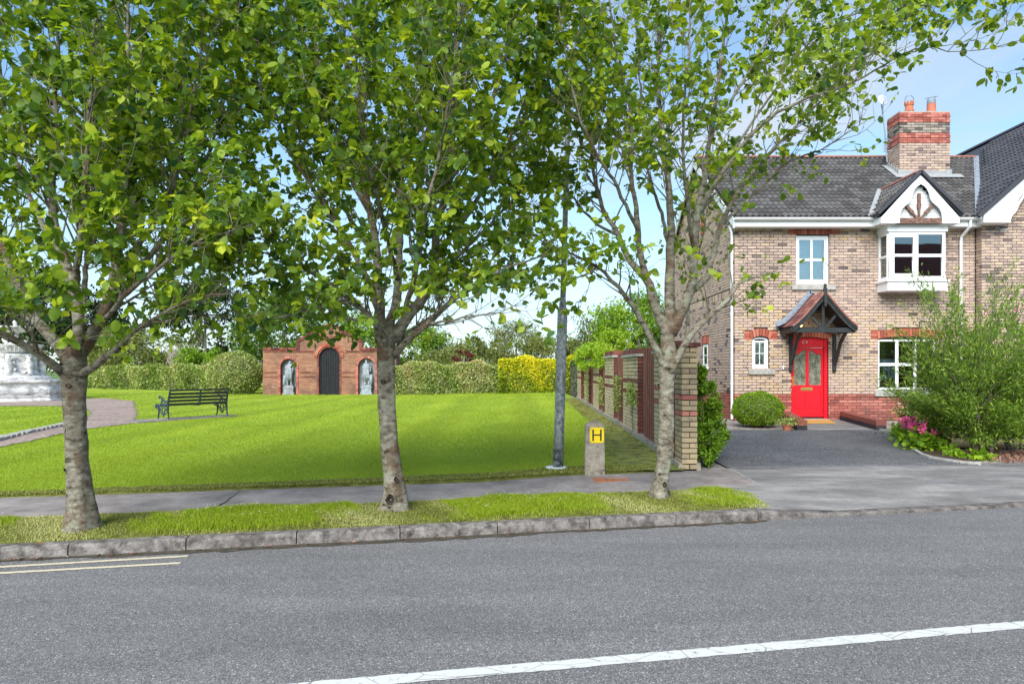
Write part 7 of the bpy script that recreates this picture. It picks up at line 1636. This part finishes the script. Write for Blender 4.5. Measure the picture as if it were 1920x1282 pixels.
for i, (y, z, h_, lab) in enumerate(((yat(1131), 1.0, .75, 'self sown sprig growing out of the second board panel of the garden wall'), (yat(1163), 1.05, .8, 'leafy creeper on the board panel nearest the middle of the wall'), (yat(1190), 1.1, .45, 'small creeper on the brick panel behind the right tree'), (yat(1104), 1.2, 1.3, 'creeper hanging down the far board panel of the wall'))):
    T = thing('creeper', lab, 'climber', (2.2, y, .4)); n = 420; Pp = np.stack([2.25-np.abs(RNG.normal(0, .05, n)), y+RNG.normal(0, .22 if i < 3 else .3, n), z+RNG.uniform(-.5, .5, n)*h_], 1)
    V, Fc, Tn = leafcloud(n, None, .055, .6, posarr=Pp, tone=(.5, .22)); link('foliage', np_mesh('foliage', V, Fc, M['varieg'], tone=Tn), T)
    m = MB(); m.tube([(2.25, y, .35), (2.24, y+.1, z), (2.24, y-.05, z+h_*.5)], [.012, .009, .005], 5); m.build('stems', M['twig'], T)
dead = MB()
for i in range(70):
    x, y = wx(random.uniform(318, 352), 48), 48+random.uniform(-.6, .6); a = random.uniform(-.7, .7); dead.tube([(x, y, random.uniform(1.7, 2.4)), (x+a*.5, y, random.uniform(2.3, 2.9)), (x+a, y, random.uniform(2.6, 3.5))], [.03, .018, .006], 4)
M['deadwood'] = simple('bleached_dead_twigs', (.36, .30, .26), .9, .2, 9)
tag(dead.build('dead_shrub', M['deadwood']), 'bleached leafless shrub of dead twigs above the hedge left of the bench', 'shrub')
# far woodland: one mass
Pp, sh = [], []
for i in range(60):
    x = -75+i*2.4; zt = 3.2+1.2*math.sin(i*.9)+random.uniform(-.5, .8)+(1.8 if x < -20 else 0); q, s_ = blob(420, (x, 74+random.uniform(-3, 3), zt*.45), (2.6, 2.2, zt*.62), 10, random); Pp.append(q); sh.append(s_)
Pp = np.concatenate(Pp); sh = np.concatenate(sh); V, Fc, _ = leafcloud(len(Pp), None, .42, .7, posarr=Pp, tone=(0, 0)); tag(link('far_woodland', np_mesh('far_woodland', V, Fc, M['olive'], tone=np.tile(np.clip(RNG.normal(.35, .15, len(Pp))+sh, 0, 1), 2)), None, 'stuff'), 'distant dull green trees seen between the nearer ones', 'woodland')
# ---------------------------------------------------------------- plants in front of the house
round_bush('topiary_ball', 'clipped round bright green shrub left of the red door', 'bush', (5.55, 15.95, .66), (.58, .56, .42), 15000, 40, .038, M['bright'], (.62, .22), skin=True, up=.2)
T = thing('evergreen_shrub', 'upright glossy green shrub hard against the street end of the garden wall', 'bush', (2.8, 10.3, .18))
Pp = []
for (x_, y_, z_, r1_, r3_) in ((2.72, 10.0, .50, .17, .36), (2.85, 10.3, .80, .24, .50), (2.74, 10.2, 1.20, .20, .42), (2.95, 10.6, .60, .26, .45), (2.80, 10.9, 1.25, .26, .42), (2.66, 10.05, 1.42, .12, .22)):
    q, _s = blob(3000, (x_, y_, z_), (r1_, r1_*1.3, r3_), 16, random, lo=-.9); Pp.append(q)
Pp = np.concatenate(Pp); Pp[:, 0] = np.maximum(Pp[:, 0], 2.53); Pp[:, 2] = np.maximum(Pp[:, 2], .2); V, Fc, Tn = leafcloud(len(Pp), None, .052, .5, posarr=Pp, tone=(.42, .22)); link('foliage', np_mesh('foliage', V, Fc, M['bright'], tone=Tn), T)
m = MB()
for i in range(9): m.tube([(2.75+.03*i*math.sin(i), 10.2+.05*i, .1), (2.72+.05*math.sin(i*2), 10.1+.08*i, .6), (2.7+.12*math.sin(i*3), 10.1+.1*i, 1.2)], [.014, .01, .004], 5)
m.build('stems', M['twig'], T)
def willow(label, c_, r_, n, seed, zb_):
    T = thing('willow_shrub', label, 'bush', (c_[0], c_[1], zb_)); rg = random.Random(seed); S0 = []; S1 = []; R0 = []; R1 = []; A = []; D = []
    for s_ in range(7):
        a = rg.uniform(0, 6.28); p = Vector((c_[0]+.12+.10*math.cos(a), c_[1]+.08*math.sin(a), zb_-.05)); d = Vector((.35*math.cos(a), .35*math.sin(a), 1)).normalized(); m = MB(); pts = [p]; 
        for j in range(5): d = (d+Vector((rg.gauss(0, .12), rg.gauss(0, .12), .05))).normalized(); pts.append(pts[-1]+d*.16)
        m.tube(pts, [.040-.004*j for j in range(6)], 8, wob=.1, seed=s_); m.build('stem', M['bark'], T, smooth=True)
        for b in range(46):
            q = Vector(pts[rg.randrange(2, 6)]); az2 = rg.uniform(0, 6.28); el2 = rg.uniform(-.05, 1.35); dd = Vector((math.cos(az2)*math.cos(el2), math.sin(az2)*math.cos(el2), math.sin(el2))); ln = 1/math.sqrt((dd.x/r_[0])**2+(dd.y/r_[1])**2+(dd.z/r_[2])**2)*rg.uniform(.6, 1.08); k = 10
            for j in range(k):
                dd = (dd+Vector((rg.gauss(0, .07), rg.gauss(0, .07), rg.gauss(-.015, .06)))).normalized(); e = q+dd*ln/k; S0.append(tuple(q)); S1.append(tuple(e)); R0.append(.009*(1-j/k)+.002); R1.append(.009*(1-(j+1)/k)+.002)
                if j >= 3:
                    for _ in range(int(n/(7*46*7))+1):
                        A.append(tuple(q.lerp(e, rg.random())+Vector((rg.gauss(0, .055), rg.gauss(0, .055), rg.gauss(0, .055))))); D.append(tuple(dd))
                q = e
    S0, S1, R0, R1 = map(np.array, (S0, S1, R0, R1)); hq = np.clip((S1[:, 2]-zb_)/1.5, 0, 1); oq = np.abs(S1[:, 0]-c_[0]-.1) < .36+1.5*hq**1.3; V, Fc = prisms((S0[oq], S1[oq], R0[oq], R1[oq]), 3); link('twigs', np_mesh('twigs', V, Fc, M['twig']), T, kind='stuff')
    A = np.array(A); D = np.array(D); hz_ = np.clip((A[:, 2]-zb_)/1.5, 0, 1); ok = (A[:, 2] > zb_+.18) & (np.abs(A[:, 0]-c_[0]-.1) < .36+1.5*hz_**1.3); A, D = A[ok], D[ok]
    V, Fc, Tn = leafcloud(len(A), None, .078, .23, posarr=A, axis=D*.8, tone=(.5, .2), up=.4); link('foliage', np_mesh('foliage', V, Fc, M['willow'], tone=Tn), T); print('willow', len(A))
willow('tall loose narrow leaved shrub hiding the right half of the house front', (7.60, 11.35, .8), (1.34, 1.1, 3.6), 50000, 4, .22)
round_bush('laurel_bush', 'dark glossy bush at the right edge under the narrow leaved shrub', 'bush', (8.65, 11.9, .62), (.75, .6, .42), 7000, 40, .07, M['darkleaf'], (.55, .25))
# pale roses behind the willow
T = thing('rose_bush', 'pale pink rose bush behind the tall narrow leaved shrub', 'bush', (10.6, 16, .3)); Pp, sh = blob(5000, (10.9, 15.6, 1.7), (1.0, .7, 1.3), 36, random)
V, Fc, _ = leafcloud(len(Pp), None, .06, .6, posarr=Pp, tone=(0, 0)); link('foliage', np_mesh('foliage', V, Fc, M['hedge'], tone=np.tile(np.clip(RNG.normal(.55, .2, len(Pp)), 0, 1), 2)), T)
def blooms(parent, spots, r_, mat, name='flower', per=26):
    for (x, y, z) in spots:
        Pp = np.array([x, y, z])+RNG.normal(0, r_*.42, (per, 3)); V, Fc, Tn = leafcloud(per, None, r_*.75, .9, posarr=Pp, up=0); link(name, np_mesh(name, V, Fc, mat, tone=Tn), parent)
blooms(T, [Q(x, y, 15.1) for x, y in ((1857, 583), (1904, 581), (1916, 575), (1893, 604), (1843, 592), (1910, 596), (1870, 640))], .07, M['rose'])
# geranium bed
gb = [((7.85, 13.9), .22, 'red pink geranium at the house end of the curved bed'), ((7.70, 13.35), .24, 'pink geranium second from the house in the curved bed'), ((7.40, 12.75), .26, 'broad pink geranium in the middle of the curved bed'), ((7.18, 12.25), .25, 'pink geranium third along the curved bed towards the street'), ((6.98, 11.75), .25, 'pink geranium at the street end of the curved bed')]
so = MB()
for i in range(len(DRX)-2):
    a = Vector(DRX[i]); b = Vector(DRX[i+1]); so.add([(a.x+.03, a.y, .02+float(gh(0, a.y))), (b.x+.03, b.y, .02+float(gh(0, b.y))), (b.x+.38, b.y+.05, .025+float(gh(0, b.y))), (a.x+.38, a.y+.05, .025+float(gh(0, a.y)))], [(0, 3, 2, 1)])
so.build('flower_bed_soil', M['soil'], kind='structure')
for (x, y), r_, lab in gb:
    z = float(gh(x, y)); T = thing('geranium', lab, 'flowering plant', (x, y, z), group='pink geraniums along the drive'); n = 520
    Pp = np.stack([x+RNG.normal(0, r_*.55, n), y+RNG.normal(0, r_*.55, n), z+np.abs(RNG.normal(.5, .4, n))*r_*.95], 1); V, Fc, Tn = leafcloud(n, None, .075, .95, posarr=Pp, tone=(.5, .2), up=.6, four=True); link('foliage', np_mesh('foliage', V, Fc, M['bright'], tone=Tn), T)
    blooms(T, [(x+random.uniform(-.9, .9)*r_, y+random.uniform(-1.1, 0)*r_, z+r_*random.uniform(1.1, 1.7)) for _ in range(6)], .055, M['petal'], per=36)
pot_('plant_pot', 'terracotta pot of trailing leaves beside the low ramp wall', 5.87, 15.0, .262, .115, .14, M['terracotta'], M['varieg'], 420, spread=1.9)
pot_('plant_pot', 'dark red round pot of small flowers below the front window', 9.15, 16.0, .28, .20, .24, M['plumpot'], M['hedge'], 900, spread=1.3, flowers=M['rose'])
# weeds and litter at the foot of the tall shrub
n = 1300; X = RNG.uniform(7.3, 9.6, n); Y = np.interp(X, [6.6, 7.1, 9.6], [10.5, 10.2, 10.6])+RNG.uniform(.05, 1.2, n); V, Fc, Tn = leafcloud(n, None, .05, .5, posarr=np.stack([X, Y, gh(X, Y)+RNG.uniform(0, .05, n)], 1)); tag(link('bed_litter', np_mesh('bed_litter', V, Fc, M['dead'], tone=Tn), None, 'stuff'), 'dry leaves and bark scattered under the narrow leaved shrub', 'leaves')
for i, (x, y, r_) in enumerate(((6.98, 10.95, .09), (7.25, 10.75, .10), (8.35, 10.75, .16), (8.9, 10.8, .15))):
    z = float(gh(x, y)); n = 160; V, Fc, Tn = leafcloud(n, None, .12, .45, posarr=np.stack([x+RNG.normal(0, r_*.7, n), y+RNG.normal(0, r_*.5, n), z+np.abs(RNG.normal(0, r_*.6, n))], 1), tone=(.6, .2), droop=.3); T = thing('low_plant', ('small weed tuft at the street end of the bed', 'weed tuft left of the shrub stems', 'broad leaved plant right of the shrub stems', 'broad leaved plant nearest the right edge')[i], 'plant', (x, y, z)); link('foliage', np_mesh('foliage', V, Fc, M['bright'], tone=Tn), T)
